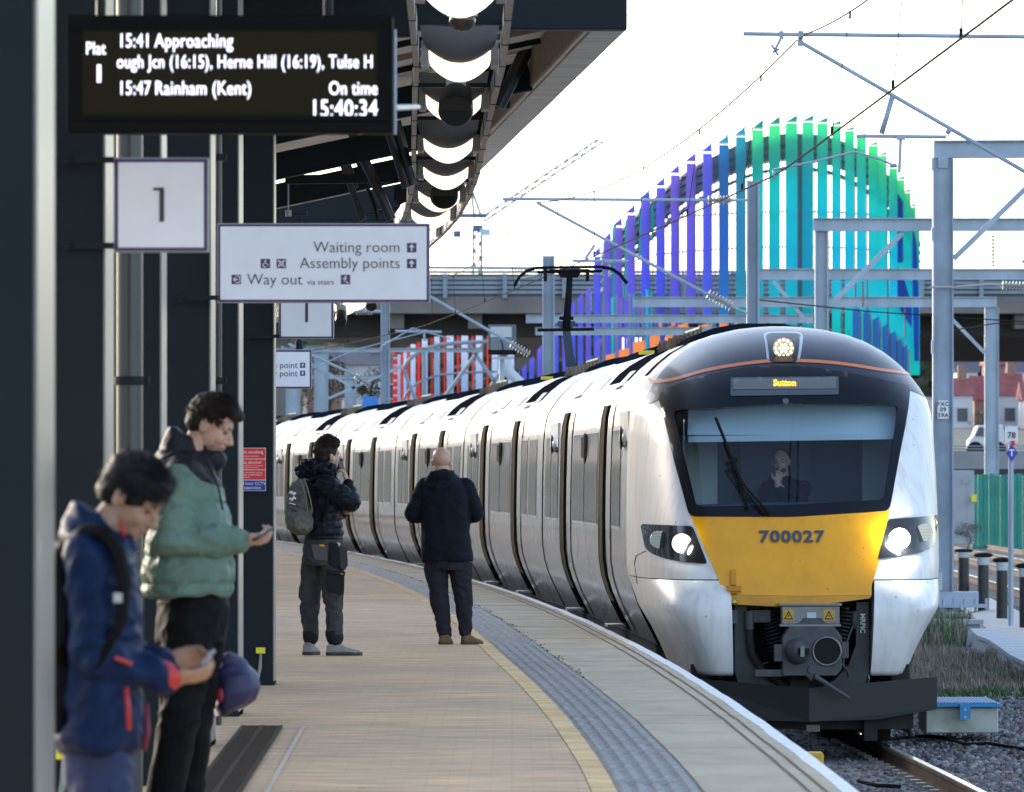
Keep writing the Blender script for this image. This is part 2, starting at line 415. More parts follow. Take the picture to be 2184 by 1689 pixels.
# ------------------------------------------------------------------ the train
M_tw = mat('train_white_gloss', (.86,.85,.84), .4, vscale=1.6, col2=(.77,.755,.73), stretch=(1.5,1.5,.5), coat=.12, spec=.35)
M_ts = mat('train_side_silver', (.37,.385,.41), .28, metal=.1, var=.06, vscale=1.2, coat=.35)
M_navy = mat('train_cap_navy', (.016,.024,.040), .36, spec=.25, coat=.12, var=.1, vscale=2)
M_mask = mat('screen_surround_black', (.008,.011,.016), .3, spec=.22)
M_yel = mat('train_yellow', (.86,.37,.002), .25, coat=.4, var=.06, vscale=3)
M_yel2 = mat('train_yellow_dirty', (.62,.27,.006), .4, var=.12, vscale=4)
M_orl = mat('orange_line', (.72,.19,.045), .35)
M_rub = mat('rubber_dark', (.018,.017,.014), .9, spec=.08)
M_jamb = mat('door_jamb_olive', (.075,.064,.038), .95, var=.3, vscale=3, spec=.03)
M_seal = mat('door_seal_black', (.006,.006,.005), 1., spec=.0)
M_skirt = mat('skirt_grey', (.15,.155,.16), .3, metal=.4, var=.12, vscale=1.5)
M_under = mat('underframe_black', (.013,.012,.012), .75, var=.4, vscale=5)
M_under2 = mat('underframe_grime', (.014,.013,.012), .8, var=.4, vscale=5)
M_win = mat('side_window_glass', (.006,.010,.015), .12, spec=.02)
M_frame_ = mat('window_frame_grey', (.42,.43,.45), .35, spec=.4)
M_steel = mat('plain_steel', (.20,.20,.195), .45, metal=.8, var=.15, vscale=6)
M_cast = mat('cast_steel_grey', (.085,.088,.092), .65, metal=.3, var=.2, vscale=9)
M_roofk = mat('roof_kit_black', (.012,.014,.02), 1, spec=0)
M_hood = mat('roof_hood_dark', (.012,.016,.024), 1, spec=0)
M_grayp = mat('light_grey_plate', (.5,.5,.5), .4)
M_pale = mat('pale_plate', (.62,.62,.60), .5)
def add_specks(m, scale=9., thr=.05, dark=.35, streak=.6):   # dead insects, chips and rain streaks on paint
    n = m.node_tree; b = n.nodes['Principled BSDF']; inp = b.inputs['Base Color']; src = inp.links[0].from_socket
    tc = n.nodes.new('ShaderNodeTexCoord'); vo = n.nodes.new('ShaderNodeTexVoronoi'); vo.inputs['Scale'].default_value = scale; n.links.new(tc.outputs['Object'], vo.inputs[0])
    cr = n.nodes.new('ShaderNodeValToRGB'); cr.color_ramp.elements[0].position = thr; cr.color_ramp.elements[0].color = (dark,dark*.9,dark*.8,1); cr.color_ramp.elements[1].position = thr*1.6; cr.color_ramp.elements[1].color = (1,1,1,1)
    n.links.new(vo.outputs['Distance'], cr.inputs[0]); mx = n.nodes.new('ShaderNodeMixRGB'); mx.blend_type = 'MULTIPLY'; mx.inputs[0].default_value = 1
    n.links.new(src, mx.inputs[1]); n.links.new(cr.outputs[0], mx.inputs[2]); out = mx.outputs[0]
    if streak:
        mp = n.nodes.new('ShaderNodeMapping'); mp.inputs['Scale'].default_value = (9,9,.7); nz = n.nodes.new('ShaderNodeTexNoise'); nz.inputs['Scale'].default_value = 1.4; nz.inputs['Detail'].default_value = 5
        n.links.new(tc.outputs['Object'], mp.inputs[0]); n.links.new(mp.outputs[0], nz.inputs[0])
        c2 = n.nodes.new('ShaderNodeValToRGB'); c2.color_ramp.elements[0].position = .33; c2.color_ramp.elements[0].color = (.80,.77,.73,1); c2.color_ramp.elements[1].position = .52; c2.color_ramp.elements[1].color = (1,1,1,1)
        m2 = n.nodes.new('ShaderNodeMixRGB'); m2.blend_type = 'MULTIPLY'; m2.inputs[0].default_value = streak
        n.links.new(nz.outputs[0], c2.inputs[0]); n.links.new(out, m2.inputs[1]); n.links.new(c2.outputs[0], m2.inputs[2]); out = m2.outputs[0]
    n.links.new(out, inp)
add_specks(M_tw, 7., .05); add_specks(M_yel, 9., .055, .3, .25); add_specks(M_ts, 5., .04)
PROF = [(0,2.885),(.22,2.876),(.4,2.855),(.6,2.81),(.78,2.745),(.95,2.65),(1.08,2.545),(1.18,2.44),(1.265,2.33),(1.335,2.21),(1.366,2.08),(1.382,1.9),(1.395,1.5),(1.40,1.1),(1.40,.85),(1.395,.65),(1.37,.48),(1.325,.33),(1.265,.19),(1.19,.04),(1.12,-.10)]
_pz = np.array([z for c,z in PROF])[::-1]; _pc = np.array([c for c,z in PROF])[::-1]
def W(z): return float(np.interp(z, _pz, _pc)) if z > -.1 else 1.12-.12*min(1,(-.1-z)/.3)
def Wn(z): return W(z)*1.015+.0
Y0 = 66.0                          # nose reference plane
def tpt(Y, c, z): return at(Y, TC+c, z)
TY = lambda xs: xs
train = thing('train', 'white and silver electric passenger train with yellow nose arriving along the platform', 'train', at(Y0, TC, ZR))
gaps = [68.3, 87.42, 108.64, 128.74, 148.65, 168.6, 188.6]
doors = [[73.5, 82.3], [94.59, 103.0], [115.1, 123.33], [135.56, 143.4], [155.5, 162.9], [175.4, 183.0]]
for ci in range(6):
    y0, y1 = gaps[ci]+(.0 if ci == 0 else .16), gaps[ci+1]-.16
    n = 60; ysr = [y0+(y1-y0)*i/n for i in range(n+1)]
    rs = [2.3 if ci < 3 else 2.3]
    prof = [(-c, z) for c, z in PROF[::-1]]+PROF[1:]
    mb = MB()
    # body with slight ripples, as thin pressed sheet shows in its reflections
    rows = []
    for Y in ysr:
        r = []
        for c, z in prof:
            k = 0
            if abs(c) > 1.1 and z < 2.3: k = .0022*noise.noise(Vector((Y*1.3, z*2.2, ci*5.)))+.0012*noise.noise(Vector((Y*4.1, z*3, ci)))
            r.append(tpt(Y, c+(k if c > 0 else -k), z))
        rows.append(r)
    side_mi = []
    mb.grid(rows)
    for r in (rows[0], rows[-1]): mb.add(r, [tuple(range(len(r)))], 2)
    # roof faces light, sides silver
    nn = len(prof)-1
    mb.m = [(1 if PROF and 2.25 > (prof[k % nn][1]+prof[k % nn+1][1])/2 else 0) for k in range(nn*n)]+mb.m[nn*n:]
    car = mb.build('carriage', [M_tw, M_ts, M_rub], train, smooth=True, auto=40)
    # gangway bellows ring behind this car
    if ci < 5:
        b = MB(); b.grid([[tpt(Y, c*.975, z-.03) for c, z in prof] for Y in (y1-.02, y1+.34)]); b.build('gangway_bellows', M_rub, car, smooth=True)
    # skirt band under the body
    for s in (-1,) :
        b = MB(); b.grid([[tpt(Y, s*1.14, -.10), tpt(Y, s*1.13, -.14), tpt(Y, s*1.11, -.42), tpt(Y, s*1.06, -.44)] for Y in ysr]); b.build('skirt', M_skirt, car)
    # underframe equipment boxes and bogies
    b = MB(); yy = y0+.8; rn = random.Random(ci)
    while yy < y1-1:
        L = rn.uniform(.25, .9); zb = rn.uniform(-.80,-.62)
        p = [tpt(yy, -1.06, -.44), tpt(yy, .6, -.44), tpt(yy+L, .6, -.44), tpt(yy+L, -1.06, -.44)]
        b.prism(p, (0,0,0), (0,0,zb+.44)); yy += L+rn.uniform(.06,.22)
    b.build('equipment_box', M_under, car)
    for yb in ((y0+2.4 if ci else y0+1.2), y1-2.4):
        bo = MB()
        bo.beam(tpt(yb-1.6,-.98,-.56), tpt(yb+1.6,-.98,-.56), .12, .16)
        for q in (-1.15, 1.15):
            for cc in (-.72, .72):
                c = tpt(yb+q, cc, ZR+.42); rr = .42
                t = Vector((1, dedge(yb)*-1, 0)).normalized()
                bo.tube([c-t*.06, c+t*.06], rr, 20)
            bo.tube([tpt(yb+q,-1.0,ZR+.42), tpt(yb+q,-.85,ZR+.42)], .13, 10)
        for q in (-.5, .5): bo.tube([tpt(yb+q,-1.0,-.62), tpt(yb+q,-1.0,-.40)], .12, 10)
        bo.build('bogie', M_under2, car)
    # doors: the far jamb of each recess, the leaf edge, step, gutter, lamps
    for k, yd in enumerate(doors[ci]):
        yd += .75
        zs = [2.20,2.08,1.9,1.75,1.4,1.1,.85,.65,.48,.33,.19,.04,-.07]
        j = MB()
        rows = [[tpt(yd+.02, -(W(z)-.10), z), tpt(yd-.012, -(W(z)+.008), z)] for z in zs]
        j.grid(rows); rows2 = [[tpt(yd-.012, -(W(z)+.008), z), tpt(yd+.05, -(W(z)+.010), z)] for z in zs]; j.grid(rows2, 0)
        j.build('door_edge', M_jamb, car, smooth=True)
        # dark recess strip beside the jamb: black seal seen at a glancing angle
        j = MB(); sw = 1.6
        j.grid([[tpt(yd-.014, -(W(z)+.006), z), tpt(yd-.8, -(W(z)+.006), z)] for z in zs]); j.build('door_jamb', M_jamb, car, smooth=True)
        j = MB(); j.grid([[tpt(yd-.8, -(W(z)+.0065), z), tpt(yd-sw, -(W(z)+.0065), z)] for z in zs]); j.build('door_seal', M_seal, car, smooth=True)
        leaf = MB(); leaf.grid([[tpt(yd-sw, -(W(z)+.011), z), tpt(yd-sw-.9, -(W(z)+.011), z)] for z in zs]); leaf.build('door_leaf', M_ts, car, smooth=True)
        st = MB(); a = [tpt(yd-.55, -1.16, -.02), tpt(yd-.55, -1.34, -.02), tpt(yd+.15, -1.34, -.02), tpt(yd+.15, -1.16, -.02)]
        st.prism(a, (0,0,0), (0,0,-.025)); st.build('door_step', M_grayp, car)
        gt = MB(); a = [tpt(yd-1.3, -(1.20), 2.405), tpt(yd-1.3, -1.27, 2.375), tpt(yd+.2, -1.27, 2.375), tpt(yd+.2, -1.20, 2.405)]
        gt.prism(a, (0,0,0), (0,0,.006)); gt.build('door_gutter', M_tw, car)
        h = MB(); h.tube([tpt(yd-1.6, -(W(.8)+.01), .5), tpt(yd-1.6, -(W(.8)+.01), .95)], .010, 6); h.build('door_handle', M_rub, car)
        for q in (-.5, -.9):
            h = MB(); h.tube([tpt(yd+q, -(W(z)+.02), z) for z in (.22,.1,.0)], .012, 6); h.build('lower_handle', M_rub, car)
    # windows, in the pairs the photograph shows
    d0, d1 = doors[ci]
    wl_ = []
    if ci == 0: wl_ += [(d0-3.6, d0-1.9)]
    else: wl_ += [(d0-5.6, d0-3.7), (d0-3.2, d0-1.2)]
    wl_ += [(d0+1.2, d0+(d1-d0)*.44), (d0+(d1-d0)*.47, d1-2.1)]
    wl_ += [(d1+1.4, d1+2.7), (d1+3.1, d1+4.4)]
    for a, b in wl_:
        if b > y1-.3: continue
        fr = MB(); zs = [1.52+.0, 1.4, 1.1, .85, .70]
        zs = [1.93,1.75,1.5,1.3,1.0]
        fr.grid([[tpt(a-.05, -(W(z)+.004), z), tpt(b+.05, -(W(z)+.004), z)] for z in [1.96,1.75,1.5,1.3,.97]]); fr.build('window_frame', M_frame_, car, smooth=True)
        wn = MB(); wn.grid([[tpt(a, -(W(z)+.008), z), tpt(b, -(W(z)+.008), z)] for z in zs]); wn.build('window', M_win, car, smooth=True)
    # orange door lamp plates between windows and white camera domes near the car end
    ym = d0+(d1-d0)*.455
    l = MB()
    for q in (-.35, .25):
        a = [tpt(ym+q, -(W(1.7)+.014), 1.68), tpt(ym+q+.45, -(W(1.7)+.014), 1.68), tpt(ym+q+.45, -(W(1.7)+.014), 1.9), tpt(ym+q, -(W(1.7)+.014), 1.9)]
        l.prism(a, tpt(ym, -(W(1.7)+.014),0), tpt(ym, -(W(1.7)-.01),0))
    l.ell(tpt(ym+.0, -(W(1.76)+.010), 1.78), (.022,.3,.17), 10, 6)
    l.build('door_indicator', M_rub, car, smooth=True, auto=40)
    for yc in ([d0-4.3] if ci == 0 else [])+[y1-2.6]:
        pl = MB(); a = [tpt(yc-.9, -(W(1.9)+.012), 2.1), tpt(yc+.9, -(W(1.9)+.012), 2.1), tpt(yc+.9, -(W(1.9)+.012), 1.82), tpt(yc-.9, -(W(1.9)+.012), 1.82)]
        pl.prism(a, tpt(yc,-(W(1.9)+.012),0), tpt(yc,-(W(1.9)-.02),0)); pl.build('camera_plate', M_tw, car)
        d = MB(); d.ell(tpt(yc, -(W(1.9)+.005), 1.85), (.055,.55,.095), 14, 10); d.build('camera_dome', M_tw, car, smooth=True)
        d = MB(); d.ell(tpt(yc-.15, -(W(1.9)+.045), 1.85), (.016,.30,.115), 10, 8); d.build('camera_ring', M_rub, car, smooth=True)
    # roof: dark well on the shoulder, raised hood over the air conditioning, insulator rows, roof rail
    def roofpt(Y, c, dz=0):
        z = float(np.interp(abs(c), [q[0] for q in PROF[:14]], [q[1] for q in PROF[:14]])); return tpt(Y, c, z+dz)
    ra, rb = y0+4.2, y0+8.4
    w_ = MB(); cs = [-1.185,-1.08,-.95,-.78,-.6,-.5]
    w_.grid([[roofpt(Y, c, .006) for c in cs] for Y in [ra+(rb-ra)*i/6 for i in range(7)]]); w_.build('roof_well', M_roofk, car, smooth=True)
    if ci == 0:
        w_ = MB(); w_.grid([[roofpt(Y, c, .008) for c in cs] for Y in (y0+.55, y0+1.25)]); w_.build('roof_well', M_roofk, car, smooth=True)
    for ha, hb in ((y1-7.2, y1-3.2), (y0+1.6 if ci else y0+2.2, y0+3.0 if ci else y0+4.2)):
        if ci == 0 and hb < y0+6: pass
        hs = MB(); rows = []
        for Y in [ha+(hb-ha)*i/6 for i in range(7)]:
            rows.append([roofpt(Y, -.72, .0), roofpt(Y, -.66, .05), roofpt(Y, -.45, .08), roofpt(Y, -.2, .09), roofpt(Y, .2, .09), roofpt(Y, .45, .08), roofpt(Y, .66, .05), roofpt(Y, .72, 0)])
        hs.grid(rows); hs.add(rows[0], [tuple(range(8))]); hs.add(rows[-1], [tuple(range(8))]); hs.build('roof_hood', M_hood, car, smooth=True, auto=30)
    yl = MB(); a = roofpt(y1-7.1, -.62, .085); yl.box(a.x-.05, a.x+.12, a.y-.12, a.y-.02, a.z-.065, a.z-.02); (yl.build('warning_plate', mat('warning_yellow', (.75,.52,.03), .5), car) if ci < 2 else None)
    ins = MB()
    for r0 in (ra-.3, ra+1.6):
        for q in range(7):
            c0 = -.78+q*.055; p = roofpt(r0+q*.16, c0, .0)
            ins.tube([p, p+Vector((0,0,.11))], [.03,.018], 6); ins.tube([p+Vector((0,0,.03)), p+Vector((0,0,.045))], .04, 6); ins.tube([p+Vector((0,0,.07)), p+Vector((0,0,.085))], .037, 6)
    tag(ins.build('roof_insulators', mat('insulator_brown', (.22,.15,.09), .4), car), kind='stuff')
    rl = MB()
    for cc in (-.5,.5):
        rl.tube([roofpt(Y, cc, .12) for Y in (ra-.6, ra+.6, ra+1.9)], .018, 6)
        for Y in (ra-.6, ra+.6, ra+1.9): rl.tube([roofpt(Y,cc,0), roofpt(Y,cc,.12)], .015, 6)
    rl.build('roof_conductor', M_steel, car)
    for q in (4.6, 9.5, 13.5):
        f = MB(); a = [roofpt(y0+q, -1.09, .0), roofpt(y0+q, -1.20, -.0), roofpt(y0+q+1.1, -1.20, -.0), roofpt(y0+q+1.1, -1.09, .0)]
        f.prism([v+Vector((-.004,0,.012)) for v in a], (0,0,0), (.004,0,-.010)); f.build('roof_gutter', M_pale, car)

# ---- nose
Dz_z = np.array([-.45,-.1,.2,.35,.6,.85,1.1,1.6,1.95,2.2,2.35,2.45,2.6,2.7,2.8,2.85,2.885])
Dz_d = np.array([1.10,1.24,1.30,1.28,1.16,1.0,.84,.50,.28,.12,.03,-.04,-.14,-.21,-.28,-.32,-.35])
from bisect import bisect
def Dz(z):
    # smooth (Catmull-Rom) through the profile points
    i = int(np.clip(np.searchsorted(Dz_z, z)-1, 0, len(Dz_z)-2)); t = (z-Dz_z[i])/(Dz_z[i+1]-Dz_z[i]); t = min(1, max(0, t))
    p1, p2 = Dz_d[i], Dz_d[i+1]; h = Dz_z[i+1]-Dz_z[i]
    m1 = (Dz_d[min(i+1,len(Dz_d)-1)]-Dz_d[max(i-1,0)])/(Dz_z[min(i+1,len(Dz_d)-1)]-Dz_z[max(i-1,0)])*h
    m2 = (Dz_d[min(i+2,len(Dz_d)-1)]-Dz_d[i])/(Dz_z[min(i+2,len(Dz_d)-1)]-Dz_z[i])*h
    return (2*t**3-3*t*t+1)*p1+(t**3-2*t*t+t)*m1+(-2*t**3+3*t*t)*p2+(t**3-t*t)*m2
DB = -2.35                         # where the nose joins the first carriage
O = at(Y0, TC); _d = dedge(Y0); FW = Vector((-_d, -1, 0)).normalized(); RT = Vector((1, -_d, 0)).normalized()
ZC = 1.2
_zz = np.linspace(ZC, 2.885, 200); _ww = np.array([Wn(z) for z in _zz]); _ra = np.arctan2(_zz-ZC, _ww); _rr = np.hypot(_zz-ZC, _ww)
_ra = np.append(_ra, math.pi/2+.001); _rr = np.append(_rr, 2.885-ZC)
def dn(u, z):
    D = Dz(z)
    if z <= ZC: a = abs(u)/max(Wn(z), 1e-3)
    else:
        a = math.hypot(u, z-ZC)/float(np.interp(math.atan2(z-ZC, abs(u)), _ra, _rr))
    a = min(.9999, a)
    return DB+(D-DB)*(1-a**6.5)**(1/2.6)
def N3(u, z, off=0.):
    p = O+RT*u+FW*dn(u, z)+Vector((0,0,z))
    if off:
        e = .01; w_ = Wn(z)*.995; u1 = max(-w_, min(w_, u))
        a = O+RT*(u1-e)+FW*dn(u1-e, z); b = O+RT*(u1+e)+FW*dn(u1+e, z); c = FW*dn(u1, z-e)+Vector((0,0,z-e)); d = FW*dn(u1, z+e)+Vector((0,0,z+e))
        nrm = (b-a).cross(d-c)
        if nrm.dot(FW) < 0: nrm = -nrm
        p = p+nrm.normalized()*off
    return p
def I2N(x, y):                     # bearing -> (u,z) on the nose surface
    d = .5
    for _ in range(25):
        Yc = Y0-d
        p = P(x, y, Yc); v = p-O; u = v.x*RT.x+v.y*RT.y; z = p.z
        w_ = Wn(z)*.985; u = max(-w_, min(w_, u)); d = d*.5+.5*dn(u, z)
    return (u, z)
def inpoly(x, y, poly):
    c = False; n = len(poly)
    for i in range(n):
        x1, y1 = poly[i]; x2, y2 = poly[(i+1)%n]
        if (y1 > y) != (y2 > y) and x < (x2-x1)*(y-y1)/(y2-y1)+x1: c = not c
    return c
def densify(poly, st=.04):
    out = []
    for i in range(len(poly)):
        a = poly[i]; b = poly[(i+1)%len(poly)]; n = max(1, int(math.hypot(b[0]-a[0], b[1]-a[1])/st))
        out += [(a[0]+(b[0]-a[0])*k/n, a[1]+(b[1]-a[1])*k/n) for k in range(n)]
    return out
def roundpoly(poly, r=.05):
    out = []; n = len(poly)
    for i in range(n):
        p = Vector((*poly[i],0)); a = Vector((*poly[i-1],0)); b = Vector((*poly[(i+1)%n],0))
        ra = min(r, (a-p).length*.45); rb = min(r, (b-p).length*.45)
        s = p+(a-p).normalized()*ra; e = p+(b-p).normalized()*rb
        for t in (0,.25,.5,.75,1): q = s*(1-t)**2+p*2*t*(1-t)+e*t*t; out.append((q.x,q.y))
    return out
def patch(name, poly, m, parent, off=.004, holes=(), st=.07, fn=None, thick=True):
    poly = densify(poly); hs = [densify(h) for h in holes]
    pts = [Vector(p) for p in poly]; edges = [(i, (i+1)%len(poly)) for i in range(len(poly))]
    for h in hs:
        k = len(pts); pts += [Vector(p) for p in h]; edges += [(k+i, k+(i+1)%len(h)) for i in range(len(h))]
    xs = [p[0] for p in poly]; zs = [p[1] for p in poly]; x = min(xs)
    while x < max(xs):
        z = min(zs)
        while z < max(zs):
            if inpoly(x, z, poly): pts.append(Vector((x+.001, z+.0013)))
            z += st
        x += st
    v, e, f, *_ = delaunay_2d_cdt(pts, edges, [], 0, 1e-5)
    ff = []
    for t in f:
        cx = sum(v[i].x for i in t)/3; cz = sum(v[i].y for i in t)/3
        if inpoly(cx, cz, poly) and not any(inpoly(cx, cz, h) for h in hs): ff.append(tuple(t))
    fn = fn or (lambda a, b: N3(a, b, off))
    mb = MB(); mb.add([fn(p.x, p.y) for p in v], ff)
    if thick:                       # thin returned edge so the panel has thickness
        for loop in [poly]+hs:
            n = len(loop); a = [fn(*p) for p in loop]; b = [q-FW*.015 for q in a]
            mb.add(a+b, [(i, (i+1)%n, n+(i+1)%n, n+i) for i in range(n)])
    return mb.build(name, m, parent, smooth=True, auto=50)
pg = lambda pts: [I2N(*p) for p in pts]
glass_poly = roundpoly(pg([(1437,877),(1676,862),(1915,865),(1885,1067),(1690,1078),(1487,1082)]), .05)
mask_poly = roundpoly(pg([(1403,842),(1440,822),(1520,797),(1600,784),(1669,781),(1740,785),(1830,800),(1900,815),(1941,824),(1921,960),(1898,1091),(1690,1104),(1472,1103),(1440,985)]), .06)
yel_poly = pg([(1474,1100),(1690,1103),(1898,1089),(1888,1160),(1868,1225),(1860,1250),(1860,1270),(1700,1272),(1538,1268),(1534,1238),(1508,1180)])
yel_low = pg([(1538,1268.5),(1700,1272.5),(1860,1270.5),(1856,1277),(1700,1297),(1540,1288)])
ZS = .56                            # the lower fairings start here
# upper shell: one white moulding, open where the glass is
nz_, nt_ = 110, 150
mb = MB(); rows = []; uz = []
for i in range(nz_+1):
    f = i/nz_; z = ZS+(2.884-ZS)*(1-(1-f)**1.6)
    row = []; uu = []
    for k in range(nt_+1):
        t = -1+2*k/nt_; w_ = Wn(z); u = w_*math.sin(t*math.pi/2)
        row.append(N3(u*.99995, z)); uu.append((u, z))
    row = [tpt(Y0-DB+0.05, -Wn(z)/1.015*1.003, z)]+row+[tpt(Y0-DB+0.05, Wn(z)/1.015*1.003, z)]; uu = [(-9,z)]+uu+[(9,z)]
    rows.append(row); uz.append(uu)
shell_hole = [(u*1.045, (z-1.68)*1.10+1.68) for u, z in glass_poly]
n = nt_+3
fs = []
for i in range(nz_):
    for k in range(n-1):
        cu = (uz[i][k][0]+uz[i+1][k+1][0])/2; cz = (uz[i][k][1]+uz[i+1][k+1][1])/2
        if not inpoly(cu, cz, shell_hole): fs.append((i*n+k, i*n+k+1, (i+1)*n+k+1, (i+1)*n+k))
mb.add([p for r in rows for p in r], fs)
# underside of the central panel down to the coupler opening
U1 = .615
shell = mb.build('nose_shell', M_tw, train, smooth=True)
# navy cap above the orange line
line_pts = [I2N(x, y) for x, y in [(1376,812),(1400,816),(1440,810),(1495,793),(1560,780),(1642,770),(1708,770),(1765,773),(1823,780),(1885,791),(1944,800)]]
lu = np.array([p[0] for p in line_pts]); lz = np.array([p[1] for p in line_pts])
zl = lambda u: float(np.interp(u, lu, lz))
T1, T2 = -.80, .80
rows = []
nk = 40; ncol = 110
for j in range(ncol+1):
    t = T1+(T2-T1)*j/ncol
    lo, hi = 1.8, 2.87
    for _ in range(40):
        md = (lo+hi)/2; u = Wn(md)*math.sin(t*math.pi/2)
        if md < zl(u): lo = md
        else: hi = md
    zb = (lo+hi)/2-(.085 if abs(t) < .3 else .085+(abs(t)-.3)*.26); col = []
    for k in range(nk+1):
        f = k/nk; z = zb+(2.8835-zb)*(1-(1-f)**1.6); u = Wn(z)*math.sin(t*math.pi/2)*.9999; col.append(N3(u, z, .005))
    rows.append(col)
capm = MB().grid(rows)
rr = [tpt(Y0-DB, 0, 2.89)]
cap = capm.build('roof_cap', M_navy, train, smooth=True)
msk = patch('screen_surround', mask_poly, M_mask, train, .012, holes=[glass_poly], st=.05)
def line_patch(pts, wdt, name, m, off):
    mb = MB(); rows = []
    for i, (u, z) in enumerate(pts):
        rows.append([N3(u, z-wdt/2, off), N3(u, z+wdt/2, off)])
    mb.grid(rows); return mb.build(name, m, train, smooth=True)
lp = [I2N(x, y) for x, y in [(1363,807),(1376,812)]]+line_pts+[I2N(x, y) for x, y in [(1956,798),(1966,793)]]
lpf = []
for a, b in zip(lp[:-1], lp[1:]):
    for k in range(6): lpf.append((a[0]+(b[0]-a[0])*k/6, a[1]+(b[1]-a[1])*k/6))
lpf.append(lp[-1])
# smooth the polyline a little
for _ in range(6): lpf = [lpf[0]]+[((a[0]+2*b[0]+c[0])/4, (a[1]+2*b[1]+c[1])/4) for a, b, c in zip(lpf, lpf[1:], lpf[2:])]+[lpf[-1]]
line_patch(lpf, .030, 'orange_stripe', M_orl, .009)
yp = patch('yellow_panel', yel_poly, M_yel, train, .008)
yp2 = patch('yellow_panel_lip', yel_low, M_yel2, train, fn=lambda u, z: N3(u, z, .008)-FW*((.43-z)*.35 if z < .43 else .0), off=.008)
# glass
gm = bpy.data.materials.new('windscreen_glass'); gm.use_nodes = True; gn = gm.node_tree; b_ = gn.nodes['Principled BSDF']
gn.nodes.remove(b_); tr = gn.nodes.new('ShaderNodeBsdfTransparent'); tr.inputs[0].default_value = (.74,.86,.93,1)
gl = gn.nodes.new('ShaderNodeBsdfGlossy'); gl.inputs['Roughness'].default_value = .03; gl.inputs[0].default_value = (.95,.98,1,1)
fr_ = gn.nodes.new('ShaderNodeFresnel'); fr_.inputs[0].default_value = 1.5; mxs = gn.nodes.new('ShaderNodeMixShader')
gn.links.new(fr_.outputs[0], mxs.inputs[0]); gn.links.new(tr.outputs[0], mxs.inputs[1]); gn.links.new(gl.outputs[0], mxs.inputs[2]); gn.links.new(mxs.outputs[0], gn.nodes['Material Output'].inputs[0])
scr = patch('windscreen', [(u*1.004, (z-1.68)*1.006+1.68) for u, z in glass_poly], gm, train, .0, thick=False)
# cab interior behind the glass
M_cab = mat('cab_lining_grey', (.66,.68,.67), .7); M_cabd = mat('cab_dark', (.10,.135,.19), .6); M_blind = mat('blind_pale', (.80,.86,.86), .7)
def L3(u, d, z): return O+RT*u+FW*d+Vector((0,0,z))
def lbox(mb, u0, u1, d0, d1, z0, z1, mi=0):
    q = [L3(u0,d0,z0),L3(u1,d0,z0),L3(u1,d1,z0),L3(u0,d1,z0),L3(u0,d0,z1),L3(u1,d0,z1),L3(u1,d1,z1),L3(u0,d1,z1)]
    return mb.add(q, [(0,3,2,1),(4,5,6,7),(0,1,5,4),(1,2,6,5),(2,3,7,6),(3,0,4,7)], mi)
c_ = MB()
q = [L3(-1.2,-1.5,.6),L3(1.2,-1.5,.6),L3(1.12,-1.5,2.25),L3(-1.12,-1.5,2.25)]
c_.add(q, [(0,1,2,3)], 1)                                          # rear bulkhead
for s in (-1,1): c_.add([L3(s*1.2,-1.5,.6),L3(s*1.15,-.1,.6),L3(s*1.08,-.45,2.2),L3(s*1.12,-1.5,2.25)], [(0,1,2,3)], 0)
c_.add([L3(-1.12,-1.5,2.26),L3(1.12,-1.5,2.26),L3(1.06,-.42,2.2),L3(-1.06,-.42,2.2)], [(0,1,2,3)], 1)
lbox(c_, -1.1, -.62, -1.45, -1.2, .8, 1.86, 0); lbox(c_, .72, 1.1, -1.45, -1.2, .8, 1.86, 0)
lbox(c_, -.4, .25, -1.44, -1.3, .7, 2.2, 1)
c_.build('cab_interior', [M_cab, M_cabd], train)
desk = MB(); rows = []
for k in range(21):
    u = -1.1+2.2*k/20; h = 1.22+.03*math.cos(u*1.6)
    rows.append([L3(u,.52,.95), L3(u,.34,h-.05), L3(u,-.1,h), L3(u,-.3,h-.08), L3(u,-.35,.7)])
desk.grid(rows); desk.build('driver_desk', M_cabd, train, smooth=True)
bl = MB(); zt, zb = 2.14, 1.86
bl.add([L3(-.96,-.02,zb),L3(.97,-.02,zb),L3(.95,-.22,zt+.02),L3(-.94,-.22,zt+.02)], [(0,1,2,3)]); bl.build('sun_blind', M_blind, train)
bb = MB(); bb.beam(L3(-.96,.08,1.82), L3(1.0,.08,1.85), .04, .055); bb.build('blind_bar', M_blind, train)
bb = MB()
for s in (-1.0, 1.03): bb.tube([L3(s,.1,2.0), L3(s,.16,1.28)], .006, 6); bb.tube([L3(s,.14,1.30), L3(s,.16,1.22)], .028, 6)
bb.build('blind_cord', M_blind, train)
# destination display
dp = roundpoly(pg([(1559,808),(1789,806),(1789,844),(1559,847)]), .02)
patch('destination_display', dp, mat('display_glass', (.085,.11,.125), .2), train, .019)
dp2 = pg([(1564,812),(1784,809),(1783,832),(1564,834)])
patch('display_matrix', dp2, mat('display_grey', (.16,.17,.17), .35), train, .024, thick=False)
M_amber = mat('led_amber', (.8,.35,.03), .5, emit=(1,.42,.02), estr=.6)
FR = (R(90), 0, math.atan2(RT.y, RT.x))
u_, z_ = I2N(1674, 824); tt = text('Sutton', .078, N3(u_, z_, .04)+Vector((0,0,-.02)), M_amber, train, 'destination_lettering', 'CENTER', bold=.004, rot=FR)
